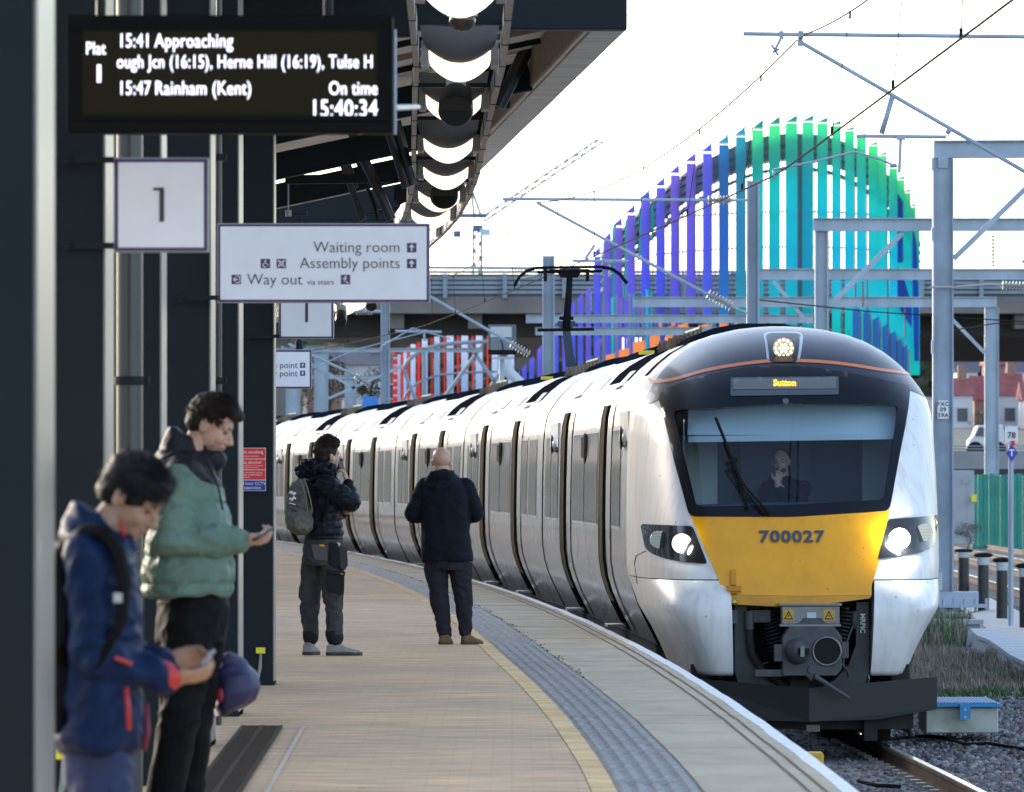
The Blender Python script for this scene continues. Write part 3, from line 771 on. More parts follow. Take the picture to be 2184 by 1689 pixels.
# front number
M_num = mat('number_slate', (.06,.075,.105), .4)
u_, z_ = I2N(1689, 1158)
pt = N3(u_, z_, .0); e1 = N3(u_, z_+.1, 0)-N3(u_, z_-.1, 0); tilt = math.atan2(e1.z, -(e1.dot(FW)))
text('700027', .167, N3(u_, z_, .022), M_num, train, 'fleet_number', 'CENTER', sx=1.06, bold=.0055, rot=(tilt, 0, math.atan2(RT.y, RT.x)), spacing=1.12)
# roof marker lamp
def rp(pts, r): return roundpoly(pg(pts), r)
patch('lamp_surround', rp([(1628,713),(1640,708.5),(1703,708.5),(1713,714),(1706,770),(1636,770)], .04), mat('silver_trim', (.55,.56,.58), .3), train, .008)
patch('lamp_housing', rp([(1634,717),(1643,713),(1699,713),(1706,717),(1700,774),(1642,774)], .03), M_mask, train, .014)
M_bulb = mat('lamp_bulb_warm', (.9,.8,.6), .3, emit=(1,.74,.42), estr=.75)
M_white_l = mat('headlamp_white', (1,1,1), .3, emit=(1,.98,.9), estr=60)
cu, cz = I2N(1670, 747); pc = N3(cu, cz, .02)+FW*.10
lm = MB(); lm.tube([pc, pc+FW*.02], .098, 24); lm.build('lamp_reflector', mat('lamp_reflector', (.30,.27,.22), .3, metal=.5, emit=(1,.7,.4), estr=.06), train)
for k in range(19):
    if k == 0: a, r_ = 0, 0
    elif k < 7: a, r_ = k*math.pi/3, .036
    else: a, r_ = (k-7)*math.pi/6, .075
    q = pc+FW*.022+RT*(r_*math.cos(a))+Vector((0,0,r_*math.sin(a)))
    b = MB(); b.ell(q, (.014,.012,.014), 8, 6); b.build('lamp_bulb', M_bulb, train, smooth=True)
# headlights
M_lens = mat('headlight_housing', (.012,.013,.014), .12, coat=.5)
for side, pts in ((-1, [(1368,1117),(1478,1123),(1495,1165),(1510,1204),(1460,1199),(1415,1190),(1390,1180),(1378,1168)]), (1, [(2001,1097),(1895,1109),(1884,1150),(1873,1194),(1920,1187),(1960,1180),(1985,1170),(1994,1155)])):
    h = patch('headlight', roundpoly(pg(pts), .03), M_lens, train, .012)
    cen = [(1407,1151),(1456,1160)] if side < 0 else [(1969,1136),(1917,1150)]
    for j, (x, y) in enumerate(cen):
        u_, z_ = I2N(x, y); q = N3(u_, z_, .012)
        rad = .078 if j == 0 else .088
        tb_ = MB(); tb_.tube([q-FW*.01, q+FW*.055], rad, 24); tb_.build('lamp_glass', mat('lamp_glass_dim', (.34,.37,.36), .25, metal=.6) if j == 0 else mat('lamp_glass_lit', (.5,.52,.5), .2, metal=.6, emit=(1,1,.9), estr=.4), h, smooth=True, auto=40)
        if j == 0:
            for a in range(5):
                for b2 in range(5):
                    if (a-2)**2+(b2-2)**2 > 5: continue
                    pass
            lat = MB()
            for a in range(-2,3): lat.beam(q+FW*.058+RT*(-.06)+Vector((0,0,a*.028)), q+FW*.058+RT*.06+Vector((0,0,a*.028)), .004, .004)
            lat.build('lamp_lattice', M_cast, h)
        else:
            c2 = MB(); c2.ell(q+FW*.105, (.042 if side < 0 else .092, .02, .058 if side < 0 else .092), 16, 10); c2.build('lamp_beam', M_white_l if side > 0 else mat('headlamp_white_soft', (1,1,1), .3, emit=(1,.98,.88), estr=14), h, smooth=True)
# lower corner fairings
for s in (-1, 1):
    rows = []
    for i in range(25):
        f = i/24; z = ZS-.006+( -.275-ZS)*f
        ui = U1+ .03*(1-f)- .0
        row = [L3(s*(ui), dn(ui, z)-.45, z)]
        for k in range(25):
            t = math.sin((k/24)*math.pi/2)
            wz = float(np.interp(z, [-.30,-.1,.1,.3,ZS], [1.03,1.11,1.21,1.33,Wn(ZS)])); a = ui+(wz-ui)*t; q_ = min(1,(ZS-z)/.25)
            dd = DB+(Dz(z)-DB)*(1-min(.9999,(a/wz))**(6.5+5*q_))**(1/(2.6+1.2*q_))
            row.append(L3(s*a, dd-.06*max(0,-z), z))
        row.append(L3(s*wz*.97, DB+.3, z))
        rows.append(row)
    rows.append([L3(s*(U1+.05), dn(U1,-.275)-.5, -.285)]+[p+Vector((0,0,-.02))-FW*.10-RT*s*.04*(k/24) for k, p in enumerate(rows[-1][1:])])
    mb = MB().grid(rows); mb.build('corner_fairing', M_tw, train, smooth=True, auto=60)
    # panel joint between shell and fairing
    j = MB(); j.grid([[N3(s*(U1+.03+(Wn(ZS)-U1-.04)*k/20), ZS-.004, .004), N3(s*(U1+.03+(Wn(ZS)-U1-.04)*k/20), ZS+.002, .004)] for k in range(21)]); j.build('panel_joint', M_rub, train)
    lj = MB(); xs = [(1350,1245),(1350,1200),(1358,1185),(1378,1175)] if s < 0 else [(2017,1200),(2013,1178),(1990,1165)]
    lj.tube([N3(*I2N(*p), .004) for p in xs], .004, 6); lj.build('panel_joint', M_rub, train)
# release handle and notices on the yellow panel
hd = MB(); u_, z_ = I2N(1565, 1240); hd.beam(N3(u_,z_+.09,.02), N3(u_,z_-.05,.03), .045, .03, up=FW); hd.beam(N3(u_-.06,z_-.075,.03), N3(u_+.065,z_-.075,.03), .04, .045); hd.build('release_handle', M_yel2, train)
u_, z_ = I2N(1567, 1271); text('RPIC', .026, N3(u_, z_, .02), mat('print_dark', (.03,.03,.03), .6), train, 'panel_lettering', 'CENTER', bold=.001, rot=FR)
u_, z_ = I2N(1567, 1281)
def tri(u, z, s, off): return [N3(u-s, z-s*.8, off), N3(u+s, z-s*.8, off), N3(u, z+s*.9, off)]
MB().add(tri(u_, z_, .032, .0), [(0,1,2)]).build('warning_sticker', mat('print_dark', (.03,.03,.03), .6), train).location += FW*.012
MB().add(tri(u_, z_, .024, .0), [(0,1,2)]).build('warning_sticker', mat('sticker_lime', (.55,.62,.05), .5), train).location += FW*.014
# wiper
wp = MB()
def G(x, y, o=.05): return N3(*I2N(x, y), o)
wp.tube([G(1643,1103,.04), G(1590,1048,.07), G(1562,1000,.08)], .013, 6); wp.tube([G(1633,1103,.04), G(1580,1045,.06), G(1550,1000,.07)], .010, 6)
wp.tube([G(1548,998,.07), G(1572,990,.08)], .02, 6); wp.tube([G(1562,985,.08), G(1570,1010,.08), G(1584,1045,.075)], .018, 6)
wp.build('wiper_arm', M_rub, train)
wb = MB(); wb.tube([G(1528,898,.045), G(1560,980,.05), G(1594,1088,.045)], .014, 6); wb.build('wiper_blade', M_rub, train)
cm = MB(); u_, z_ = I2N(1676, 859); cm.tube([N3(u_,z_,.0), N3(u_,z_,.03)], .028, 14); cm.build('cab_camera', mat('camera_lens', (.12,.13,.16), .2), train)
# coupler bay
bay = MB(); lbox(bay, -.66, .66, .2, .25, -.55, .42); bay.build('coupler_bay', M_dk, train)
bay = MB()
for s in (-1,1):
    pts = [(s*.60,.36),(s*.49,.36),(s*.485,-.02),(s*.42,-.20),(s*.30,-.33),(s*.18,-.40),(s*.56,-.40),(s*.60,-.25)]
    bay.prism([L3(u,1.12,z) for u, z in pts], (0,0,0), -FW*.03)
bay.build('coupler_frame', mat('frame_grey', (.028,.031,.034), .55, var=.2, vscale=8), train)
text('MRPIC', .062, L3(.525, 1.13, .26), mat('print_white', (.7,.7,.7), .6), train, 'frame_lettering', 'LEFT', rot=(R(90), R(90), math.atan2(RT.y,RT.x)), bold=.001)
cx_, cz_ = .065, -.07
cp = MB(); pl_ = [(-.26,.12),(-.2,.22),(-.1,.26),(-.08,.30),(.09,.30),(.11,.26),(.2,.22),(.27,.12),(.27,-.16),(.22,-.22),(.05,-.22),(.0,-.27),(-.05,-.22),(-.26,-.22)]
cp.prism([L3(cx_+u,1.45,cz_+z) for u, z in pl_], (0,0,0), -FW*.22)
coup = cp.build('coupler', M_cast, train, bevel=.008)
cc_ = MB()
cc_.tube([L3(cx_+.135,1.452,cz_), L3(cx_+.135,1.457,cz_)], .12, 28); cc_.build('coupler_cup', M_dk, coup, smooth=True, auto=40)
rg = MB(); rg.tube([L3(cx_+.135+.125*math.cos(a),1.46,cz_+.125*math.sin(a)) for a in [k*math.pi/12 for k in range(25)]], .011, 8, caps=False); rg.build('coupler_rim', M_steel, coup, smooth=True)
co = MB(); co.ell(L3(cx_-.125,1.44,cz_), (.118,.16,.118), 20, 14); co.build('coupler_cone', M_cast, coup, smooth=True)
co = MB(); lbox(co, cx_-.11, cx_-.075, 1.55, 1.62, cz_-.045, cz_+.045); lbox(co, cx_-.135, cx_-.03, 1.53, 1.6, cz_-.03, cz_+.03, 1); co.build('coupler_hook', [M_steel, M_dk], coup)
co = MB(); co.tube([L3(cx_,1.45,cz_-.165), L3(cx_,1.475,cz_-.165)], .034, 14); lbox(co, cx_-.33,cx_-.26,1.3,1.45,cz_-.09,cz_+.06); lbox(co, cx_+.27,cx_+.33,1.3,1.45,cz_-.06,cz_+.08)
lbox(co, cx_-.50,cx_-.22,1.38,1.42,cz_-.225,cz_-.165); co.tube([L3(cx_+.02,1.47,cz_-.22), L3(cx_+.34,1.40,cz_-.42)], [.026,.015], 8)
co.build('coupler_lug', M_cast, coup)
eb = MB(); lbox(eb, cx_-.27, cx_+.25, 1.30, 1.44, .165, .335); eh = eb.build('electric_head', M_steel, train, bevel=.01)
eb = MB(); lbox(eb, cx_-.25, cx_+.23, 1.44, 1.446, .20, .30); lbox(eb, cx_-.29, cx_+.27, 1.25, 1.46, .335, .352); lbox(eb, cx_-.28,cx_+.26,1.3,1.455,.15,.17); eb.build('head_cover', mat('cover_grey', (.22,.22,.21), .5), eh)
for s in (-.205, .155):
    eb = MB(); lbox(eb, cx_+s-.05, cx_+s+.05, 1.447, 1.450, .20, .30); eb.build('warning_label', mat('label_amber', (.55,.31,.05), .6), eh)
    t_ = MB(); t_.add([L3(cx_+s-.04,1.452,.213), L3(cx_+s+.04,1.452,.213), L3(cx_+s,1.452,.29)], [(0,1,2)])
    t_.add([L3(cx_+s-.027,1.454,.221), L3(cx_+s+.027,1.454,.221), L3(cx_+s,1.454,.274)], [(0,1,2)], 1)
    t_.add([L3(cx_+s+.003,1.456,.264), L3(cx_+s-.008,1.456,.242), L3(cx_+s+.001,1.456,.244), L3(cx_+s-.005,1.456,.224), L3(cx_+s+.010,1.456,.250), L3(cx_+s+.001,1.456,.248)], [(0,1,2,3,4,5)])
    t_.build('bolt_symbol', [M_dk, mat('label_amber', (.55,.31,.05), .6)], eh)
eb = MB(); lbox(eb, cx_-.04, cx_+.04, 1.447, 1.450, .225, .275); eb.build('blue_label', mat('label_pale_blue', (.45,.58,.65), .5), eh)
for s in (-1, 1):                     # coil springs
    sp = MB(); a = L3(cx_+s*.36, 1.05, .30); b = L3(cx_+s*.27, 1.05, -.10); ax = (b-a).normalized(); v1 = FW; v2 = ax.cross(v1)
    n_ = 140; sp.tube([a+(b-a)*(k/n_)+(v1*math.cos(k*.55)+v2*math.sin(k*.55))*.07 for k in range(n_)], .011, 6); sp.build('spring', mat('spring_grey', (.035,.036,.038), .6, metal=.4), train, smooth=True)
hz_ = MB(); hz_.tube([L3(-.47,1.16,.22), L3(-.47,1.17,.05), L3(-.45,1.17,-.1), L3(-.36,1.17,-.24), L3(-.2,1.15,-.36), L3(-.1,1.1,-.42)], .035, 10); hz_.build('hose', M_under2, train, smooth=True)
hz_ = MB(); hz_.tube([L3(-.47,1.16,.28), L3(-.47,1.16,.12)], .042, 10); lbox(hz_, -.47,-.28,1.1,1.15,.18,.29); lbox(hz_, -.64,-.58,1.1,1.18,.17,.29); hz_.build('pipe_cock', M_cast, train)
hz_ = MB(); hz_.tube([L3(.5,1.1,.25), L3(.44,1.12,.1), L3(.40,1.12,0), L3(.37,1.12,-.18), L3(.39,1.12,-.26)], .012, 6); hz_.tube([L3(.48,1.1,.28), L3(.47,1.1,.12)], .03, 8)
for s in (-1,1): hz_.tube([L3(s*.30+.12*math.cos(a), 1.13, -.30+.12*math.sin(a)) for a in [math.pi/2-s*k*.16 for k in range(11)]], .008, 6)
hz_.tube([L3(-.62,1.0,.31), L3(-.3,1.0,.31)], .012, 6); hz_.build('brake_pipe', M_cast, train, smooth=True)
hz_ = MB(); hz_.tube([L3(-.02,1.0,-.37), L3(-.02,1.2,-.37)], .09, 16); lbox(hz_, -.6,.6,.5,.9,-.6,-.35); hz_.build('draft_gear', M_under, train)
# obstacle deflector: two plates meeting in a forward point
df = MB()
cu_ = .05
for s in (-1, 1):
    pts = [L3(cu_,1.38,-.40), L3(cu_ if s>0 else cu_,1.38,-.70), L3(cu_+s*.62,1.22,-.685 if s>0 else -.69), L3(cu_+s*1.17,1.02,-.60), L3(cu_+s*1.17,1.02,-.31)]
    df.prism(pts, (0,0,0), -FW*.02)
df.build('obstacle_deflector', mat('deflector_black', (.010,.010,.011), .6, var=.25, vscale=4), train)
un = MB(); lbox(un, -.95, .95, -.5, 1.0, -.78, -.5); un.tube([L3(.72,.1,ZR+.42), L3(.86,.1,ZR+.42)], .42, 24); un.tube([L3(-.86,.1,ZR+.42), L3(-.72,.1,ZR+.42)], .42, 24)
lbox(un, .55,.70,.6,.9,-.82,-.6); lbox(un,.85,1.02,.2,.9,-.78,-.62); un.tube([L3(.8,.7,-.72),L3(1.0,.7,-.80),L3(1.02,.7,-.86)], .03, 8)
for s in (-1,1): lbox(un, s*.62-.06, s*.62+.06, .8, 1.1, -.88, -.6); lbox(un, s*.9-.08, s*.9+.08, .4, .9, -.4,-.2)
un.build('front_bogie', M_under, train)
lb = MB(); lbox(lb, .05,.17,1.0,1.01,-.80,-.74); lb.build('bogie_plate', mat('plate_pinkgrey', (.3,.24,.24), .5), train)
# pantograph
PY = 101.5
pan = thing('tmp', '', '', (0,0,0)); bpy.data.objects.remove(pan)
M_pan = mat('pantograph_black', (.008,.009,.011), .7, spec=.1); M_pang = mat('pantograph_grey', (.05,.065,.085), .6, spec=.2)
def T3(c, dy, z): return tpt(PY+dy, c, z)
sp_ = FPX/PY
def pp(x, y): v = P(x, y, PY); return v
pa = MB(); rows = [pp(1238,800)+Vector((0,0,-.35)), pp(1222,790)+Vector((0,0,.05))]
pb = pp(1216,782); pk = pp(1208,703); ph = pp(1215,590)
pr = MB()
pr.prism([pb+Vector((-.06,0,0)), pb+Vector((.08,0,0)), pk+Vector((.055,0,0)), pk+Vector((-.055,0,0))], (0,0,0), (0,.08,0))
pr.prism([pk+Vector((-.055,-.01,0)), pk+Vector((-.13,-.01,.06)), pk+Vector((-.12,-.01,.12)), pk+Vector((.12,-.01,.12)), pk+Vector((.13,-.01,.06)), pk+Vector((.055,-.01,0))], (0,0,0), (0,.06,0))
panto = pr.build('pantograph', M_pang, train)
pr = MB(); pr.tube([pk+Vector((0,.0,.02)), ph], [.06,.045], 10); pr.tube([pp(1146,704), pp(1267,702)], .022, 8); pr.tube([pk+Vector((-.1,0,.16)), pk+Vector((.1,0,.16))], .025, 8); pr.build('upper_arm', M_pan, panto, smooth=True)
pr = MB(); pr.prism([pp(1190,582), pp(1196,592), pp(1232,592), pp(1240,580)], (0,0,0), (0,.1,0)); pr.tube([pp(1172,578), pp(1258,577)], .025, 8)
for x in (1163, 1253): pr.tube([pp(x,574), pp(x,600)], .025, 8)
pr.build('head_frame', M_pan, panto)
pr = MB(); pr.beam(pp(1140,571), pp(1285,569), .06, .04); pr.beam(pp(1146,579)+Vector((0,.3,0)), pp(1285,577)+Vector((0,.3,0)), .05, .04)
for dy in (0,.3):
    pr.tube([pp(x,y)+Vector((0,dy,0)) for x,y in ((1140,571),(1122,578),(1108,590),(1097,608))], .02, 8)
    pr.tube([pp(x,y)+Vector((0,dy,0)) for x,y in ((1285,569),(1306,573),(1322,584),(1338,604))], .02, 8)
pr.build('collector_bar', M_pan, panto, smooth=True)
# ------------------------------------------------------------------ station canopy, columns, lights, signs
M_char = mat('charcoal_paint', (.007,.0125,.017), .5, var=.12, vscale=2, spec=.18, bump=.03, bscale=60)
M_chars = mat('charcoal_gloss', (.012,.015,.019), .3, var=.15, vscale=1.5, spec=.7)
M_soff = mat('soffit_grey', (.74,.70,.66), .6, var=.15, vscale=2)
M_fas = mat('fascia_weathered', (.80,.80,.80), .5, col2=(.50,.49,.47), vscale=5, stretch=(.25,3,1), bump=.1)
M_brown = mat('timber_brown', (.26,.19,.13), .7, var=.2)
M_galv = mat('galvanised', (.36,.40,.45), .42, metal=.25, var=.16, vscale=3)
M_cyel = mat('tag_yellow', (.80,.68,.03), .5)
XCL = -2.12
def column(Y, x_right, label, w=.5, dep=.5, x_off=0):
    xr = (x_right-CX)*Y/FPX
    c = thing('support_column', label, 'column', (xr-w/2, Y+dep/2, 0), 'charcoal columns along the platform')
    b = MB(); b.box(xr-w, xr-.012, Y, Y+dep, 0, 5.0, 0); b.build('shaft', [M_char], c, bevel=.006)
    b = MB(); b.box(xr-.0118, xr, Y+.002, Y+dep-.002, .0, 5.0); b.build('lit_side', [mat('lit_side_grey', (.20,.195,.185), .34, metal=.35, var=.1, vscale=1, stretch=(1,1,.3))], c, bevel=.004)  # side face coloured paler to carry the grazing sheen of the sky
    b = MB(); b.box(xr-w-.05, xr+.0, Y-.02, Y+dep+.02, 0.001, .03); b.build('base_plate', M_char, c)
    return c, xr
cols = {}
for k, (Y, xr, dp_, lb) in dict(
    A=(19.5, 80, 0.74, 'nearest and leftmost charcoal column, blurred, cut by the picture edge'),
    B=(30.3, 225, 0.64, 'charcoal column carrying the upper platform 1 sign on its face'),
    C=(35.0, 345, 0.52, 'charcoal column just right of the grey downpipe behind the boy'),
    D=(39.9, 450, 0.62, 'charcoal column carrying the waiting room sign, bag in front of its foot'),
    E=(45.0, 510, 0.7, 'charcoal column directly left of the column with the red notice'),
    F=(51.7, 585, 0.4, 'charcoal column with the red and blue notice and a yellow tag near its foot')).items():
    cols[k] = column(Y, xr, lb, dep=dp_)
# far columns in line with the platform
def downpipe(x, Y, r, label):
    p = P(x, 1000, Y); p.z = 0
    d = thing('downpipe', label, 'pipe', p, 'round pipes beside the columns')
    b = MB(); b.tube([(p.x,p.y,0),(p.x,p.y,5)], r, 20); b.build('pipe', M_chars, d, smooth=True, auto=40)
    for z in (.95, 1.5+(CY-812)*Y/FPX, 3.4):
        b = MB(); b.tube([(p.x,p.y,z-.02),(p.x,p.y,z+.02)], r+.012, 20); b.box(p.x-.02,p.x+.02,p.y,p.y+.3,z-.012,z+.012); b.box(p.x+r, p.x+r+.03, p.y-.01,p.y+.01,z-.02,z+.02); b.build('clamp', M_char, d)
downpipe(276, 33.6, .062, 'thick grey downpipe between two columns behind the boy')
downpipe(467, 43.5, .017, 'thin grey conduit pipe beside the column with the waiting room sign')
# yellow tags with earthing straps at the column feet
def foot_tag(x, y, Y, label, sz=.066, strap=True):
    p = P(x, y, Y)
    t = thing('yellow_tag', label, 'tag', (p.x, p.y, 0), 'yellow cable tags at the column feet')
    b = MB(); b.box(p.x-sz/2, p.x+sz/2, Y-.03, Y-.024, p.z-sz*.32, p.z+sz*.32); b.build('plate', M_cyel, t)
    b = MB(); b.tube([(p.x,Y-.02,p.z-.02),(p.x-.005,Y-.025,p.z-.12),(p.x-.02,Y-.03,p.z-.2),(p.x-.03,Y-.05,.01)], [.011,.014,.012,.012], 8); b.build('strap', mat('strap_greygreen', (.22,.25,.2), .5), t, smooth=True)
    return t
foot_tag(556, 1387, 51.7, 'small yellow tag with strap at the foot of the column beside the notice')
foot_tag(137, 1608, 30.3, 'small yellow tag with strap low on the column behind the boy', .066)
# bolts and arms that hold signs to the columns
def bracket(x, y, Y, xr):
    p = P(x, y, Y-.03); q = P(xr, y, Y-.03)
    b = MB(); b.beam(p, q, .02, .025); b.tube([p+Vector((0,-.02,0)), p+Vector((0,.03,0))], .022, 8); b.tube([p+Vector((-.03,-.015,0)), p+Vector((.03,-.015,0))], .008, 6)
    return b
M_sgw = mat('sign_white', (.80,.79,.84), .35, var=.02); M_sgp = mat('sign_purple', (.055,.03,.11), .4); M_sgt = mat('sign_text_dark', (.035,.035,.045), .5); M_alu = mat('sign_rim_grey', (.35,.34,.38), .4)
def sign_panel(name, label, x0, x1, y0, y1, Y, cat='sign', rim=.012, br=()):
    a = P(x0, y1, Y); b = P(x1, y0, Y)
    s = thing(name, label, cat, (a.x, Y, a.z))
    m = MB(); m.box(a.x, b.x, Y, Y+.05, a.z, b.z); m.build('case', M_alu, s, bevel=.003)
    m = MB(); e = .006; m.box(a.x+e, b.x-e, Y-.004, Y-.001, a.z+e, b.z-e); m.build('border', M_sgp, s)
    m = MB(); e = .006+rim; m.box(a.x+e, b.x-e, Y-.008, Y-.0045, a.z+e, b.z-e); m.build('face', M_sgw, s)
    for bx, by, bxr in br: bracket(bx, by, Y, bxr).build('bracket', M_char, s)
    return s
def st(s, txt, x, y, Y, size_px, align='LEFT', m=None, sx=1., bold=.0, nm='lettering', sp=1.):   # y = baseline
    p = P(x, y, Y); return text(txt, size_px*Y/FPX, (p.x, Y-.011, p.z), m or M_sgt, s, nm, align, sx, bold, spacing=sp)
YS = 30.25
s1 = sign_panel('platform_number_sign', 'square white sign reading 1, large and nearer, on the column arm below the departure board', 242, 445, 336, 538, YS, 'sign', .014, ((140,341,243),(140,524,243)))
b = MB()
def sq(b, x0, y0, x1, y1, Y): a = P(x0,y1,Y); c = P(x1,y0,Y); b.add([(a.x,Y,a.z),(c.x,Y,a.z),(c.x,Y,c.z),(a.x,Y,c.z)], [(0,1,2,3)])
sq(b, 340, 400, 350, 473, YS-.0115); sq(b, 327, 400, 340, 406, YS-.0115); b.build('numeral', M_sgt, s1)
YW = 39.8
s2 = sign_panel('wayfinding_sign', 'long white sign reading Waiting room, Assembly points and Way out', 463, 917, 476, 646, YW, 'sign', .012, ((385,635,465),))
st(s2, 'Waiting room', 854, 538, YW, 33.5, 'RIGHT', sx=.97, bold=-.0008); st(s2, 'Assembly points', 854, 572, YW, 33.5, 'RIGHT', sx=.97, bold=-.0008)
st(s2, 'Way out', 527, 607, YW, 33.5, 'LEFT', sx=.99, bold=-.0008); st(s2, 'via stairs', 655, 607, YW, 16.5, 'LEFT', m=mat('sign_text_grey', (.12,.12,.15), .5))
def icon(s, x, y, Y, kind, sz=20):
    b = MB(); h = sz/2; sq(b, x-h, y-h, x+h, y+h, Y-.0095); b.build('pictogram', M_sgp, s)
    b = MB(); Yt = Y-.0115
    def L(p, q, w=2.2):
        a = P(x+p[0]*h, y+p[1]*h, Yt); c = P(x+q[0]*h, y+q[1]*h, Yt); d = (c-a).normalized(); n = Vector((-d.z,0,d.x))*(w*sz/20*Y/FPX/2)
        b.add([a-n, c-n, c+n, a+n], [(0,1,2,3)])
    if kind == 'up':
        L((0,.72),(0,-.3),3.2); pts = [P(x+u*h, y+v*h, Yt) for u,v in ((0,-.72),(-.62,-.02),(-.3,.0),(0,-.32),(.3,0),(.62,-.02))]; b.add(pts, [(0,1,2,3),(0,3,4,5)])
    elif kind == 'out':
        L((-.6,0),(.3,0),2.6); L((-.62,0),(-.2,-.42),2.4); L((-.62,0),(-.2,.42),2.4); L((-.1,-.7),(.7,-.7),1.6); L((.7,-.7),(.7,.7),1.6); L((.7,.7),(-.1,.7),1.6)
    elif kind == 'assembly':
        for q in ((-1,-1),(1,-1),(-1,1),(1,1)): L((q[0]*.7,q[1]*.7),(q[0]*.12,q[1]*.12),2.4); L((q[0]*.1,q[1]*.5),(q[0]*.12,q[1]*.12),2); L((q[0]*.5,q[1]*.1),(q[0]*.12,q[1]*.12),2)
    elif kind == 'chair':
        L((.0,-.75),(-.02,.1),2.6); L((-.02,0),(.45,.05),2.2); L((.45,.05),(.6,.45),2.2)
        for k in range(8): a0 = 1.0+k*.62; L((-.08+.45*math.cos(a0), .3+.42*math.sin(a0)), (-.08+.45*math.cos(a0+.62), .3+.42*math.sin(a0+.62)), 2)
    elif kind == 'walk':
        L((.0,-.75),(.0,-.45),3.6); L((0,-.4),(-.1,.1),4.2); L((-.1,.1),(.3,.7),2.4); L((-.1,.1),(-.3,.5),2.4); L((-.6,-.3),(.6,.75),1.6)
    b.build('pictogram_mark', M_sgw, s)
icon(s2, 878, 528, YW, 'up'); icon(s2, 878, 562, YW, 'up'); icon(s2, 566, 562, YW, 'chair'); icon(s2, 600, 562, YW, 'assembly'); icon(s2, 504, 596, YW, 'out'); icon(s2, 737, 596, YW, 'walk')
Y3 = 51.6
s3 = sign_panel('platform_number_sign', 'square white sign reading 1, farther and partly hidden under the waiting room sign', 594, 712, 604, 723, Y3, 'sign', .012, ((530,717,596),))
b = MB(); sq(b, 651, 640, 657, 687, Y3-.0115); sq(b, 643, 640, 651, 644, Y3-.0115); b.build('numeral', M_sgt, s3)
Y4 = 88.0
s4 = sign_panel('wayfinding_sign', 'small hanging white sign ending in point and point behind the notice column', 470, 665, 746, 829, Y4, 'sign', .02)
st(s4, 'Refuge point', 635, 785, Y4, 18.5, 'RIGHT'); st(s4, 'Assembly point', 635, 802.5, Y4, 18.5, 'RIGHT')
icon(s4, 645.5, 779, Y4, 'up', 11); icon(s4, 645.5, 796, Y4, 'up', 11)
b = MB(); a = P(638, 745, Y4+.02); b.tube([(a.x,a.y,a.z+.08),(a.x,a.y,3.55)], .03, 8); b.tube([(a.x,a.y,a.z+.0),(a.x,a.y,a.z+.1)], .05, 8); b.build('hanger', M_char, s4)
# red and blue notice on the sixth column
YN = 51.67
nt_ = thing('notice', 'red and blue notice reading No smoking, No alcohol and 24 hour CCTV', 'notice', P(541,1046,YN))
M_red = mat('notice_red', (.72,.02,.025), .45); M_blu = mat('notice_blue', (.02,.03,.30), .45); M_nw = mat('notice_white', (.8,.8,.8), .5)
b = MB(); a = P(509,1047,YN); c = P(567,955,YN); b.box(a.x,c.x,YN-.006,YN,a.z,c.z); b.build('backing', M_nw, nt_)
for nm, y0, y1, m in (('red_panel',956,978,M_red),('red_panel',979.5,1001,M_red),('red_panel',1002.5,1023,M_red),('blue_panel',1024.5,1046,M_blu)):
    b = MB(); a = P(510,y1,YN); c = P(566,y0,YN); b.box(a.x,c.x,YN-.009,YN-.0062,a.z,c.z); b.build(nm, m, nt_)
for tx, x, y, sz in (('No smoking',514,967,9.8),('including e-cigarettes',514,974,4.6),('No alcohol',514,989,9.8),('it is prohibited to drink alcohol',514,994,3.8),('in any open containers of',514,998,3.8),
                     ('No rollerblading, skating,',514,1009,4.6),('cycling, skateboarding or',514,1014,4.6),('e-scooters',514,1019,4.6),('24 hour CCTV',512,1034,9.2),('in operation',512,1043,9.2)):
    st(nt_, tx, x, y, YN, sz, 'LEFT', M_nw, .98)
# departure board
YD = 28.6
db = thing('departure_board', 'black departure board with glowing white train times above the platform signs', 'display board', P(490,285,YD))
a = P(141,284,YD); c = P(838,32,YD)
b = MB(); b.box(a.x,c.x,YD,YD+.16,a.z,c.z); b.build('housing', mat('board_black', (.004,.004,.005), .6, spec=.1), db, bevel=.006)
i0 = P(176,246,YD); i1 = P(807,64,YD)
b = MB(); b.box(i0.x,i1.x,YD-.004,YD-.001,i0.z,i1.z); b.build('screen', mat('board_olive', (.017,.015,.006), .6, spec=.1), db)
b = MB(); b.box(i0.x-.03,i1.x+.045,YD-.012,YD-.0045,i1.z,i1.z+.02); b.box(i0.x-.03,i1.x+.045,YD-.012,YD-.0045,i0.z-.02,i0.z); b.box(i1.x+.0,i1.x+.045,YD-.012,YD-.0045,i0.z,i1.z); b.build('bezel', mat('board_black', (.004,.004,.005), .6, spec=.1), db)
M_led = mat('led_white', (.8,.8,.9), .5, emit=(.80,.78,1.0), estr=.62)
def led(t, x, y, sz, al='LEFT', sx=.78, bold=.0006): st(db, t, x, y, YD-.0, sz, al, M_led, sx, bold, 'led_text', 1.05)
led('15:41', 252, 101, 42, sx=.72); led('Approaching', 330, 101, 42, sx=.74)
led('ough Jcn (16:15), Herne Hill (16:19), Tulse H', 249, 145, 40, sx=.71)
led('15:47', 252, 202, 42, sx=.72); led('Rainham (Kent)', 330, 202, 42, sx=.74); led('On time', 806, 202, 41, 'RIGHT', .72)
led('15:40:34', 806, 249, 52, 'RIGHT', .77, .001); led('Plat', 183, 116, 38, sx=.72); led('1', 199, 174, 50, sx=1.0, bold=.003)
b = MB()
for x in (215, 700): q = P(x, 33, YD+.08); b.tube([(q.x,q.y,q.z),(q.x,q.y,5)], .02, 8)
b.build('hanger', M_char, db)
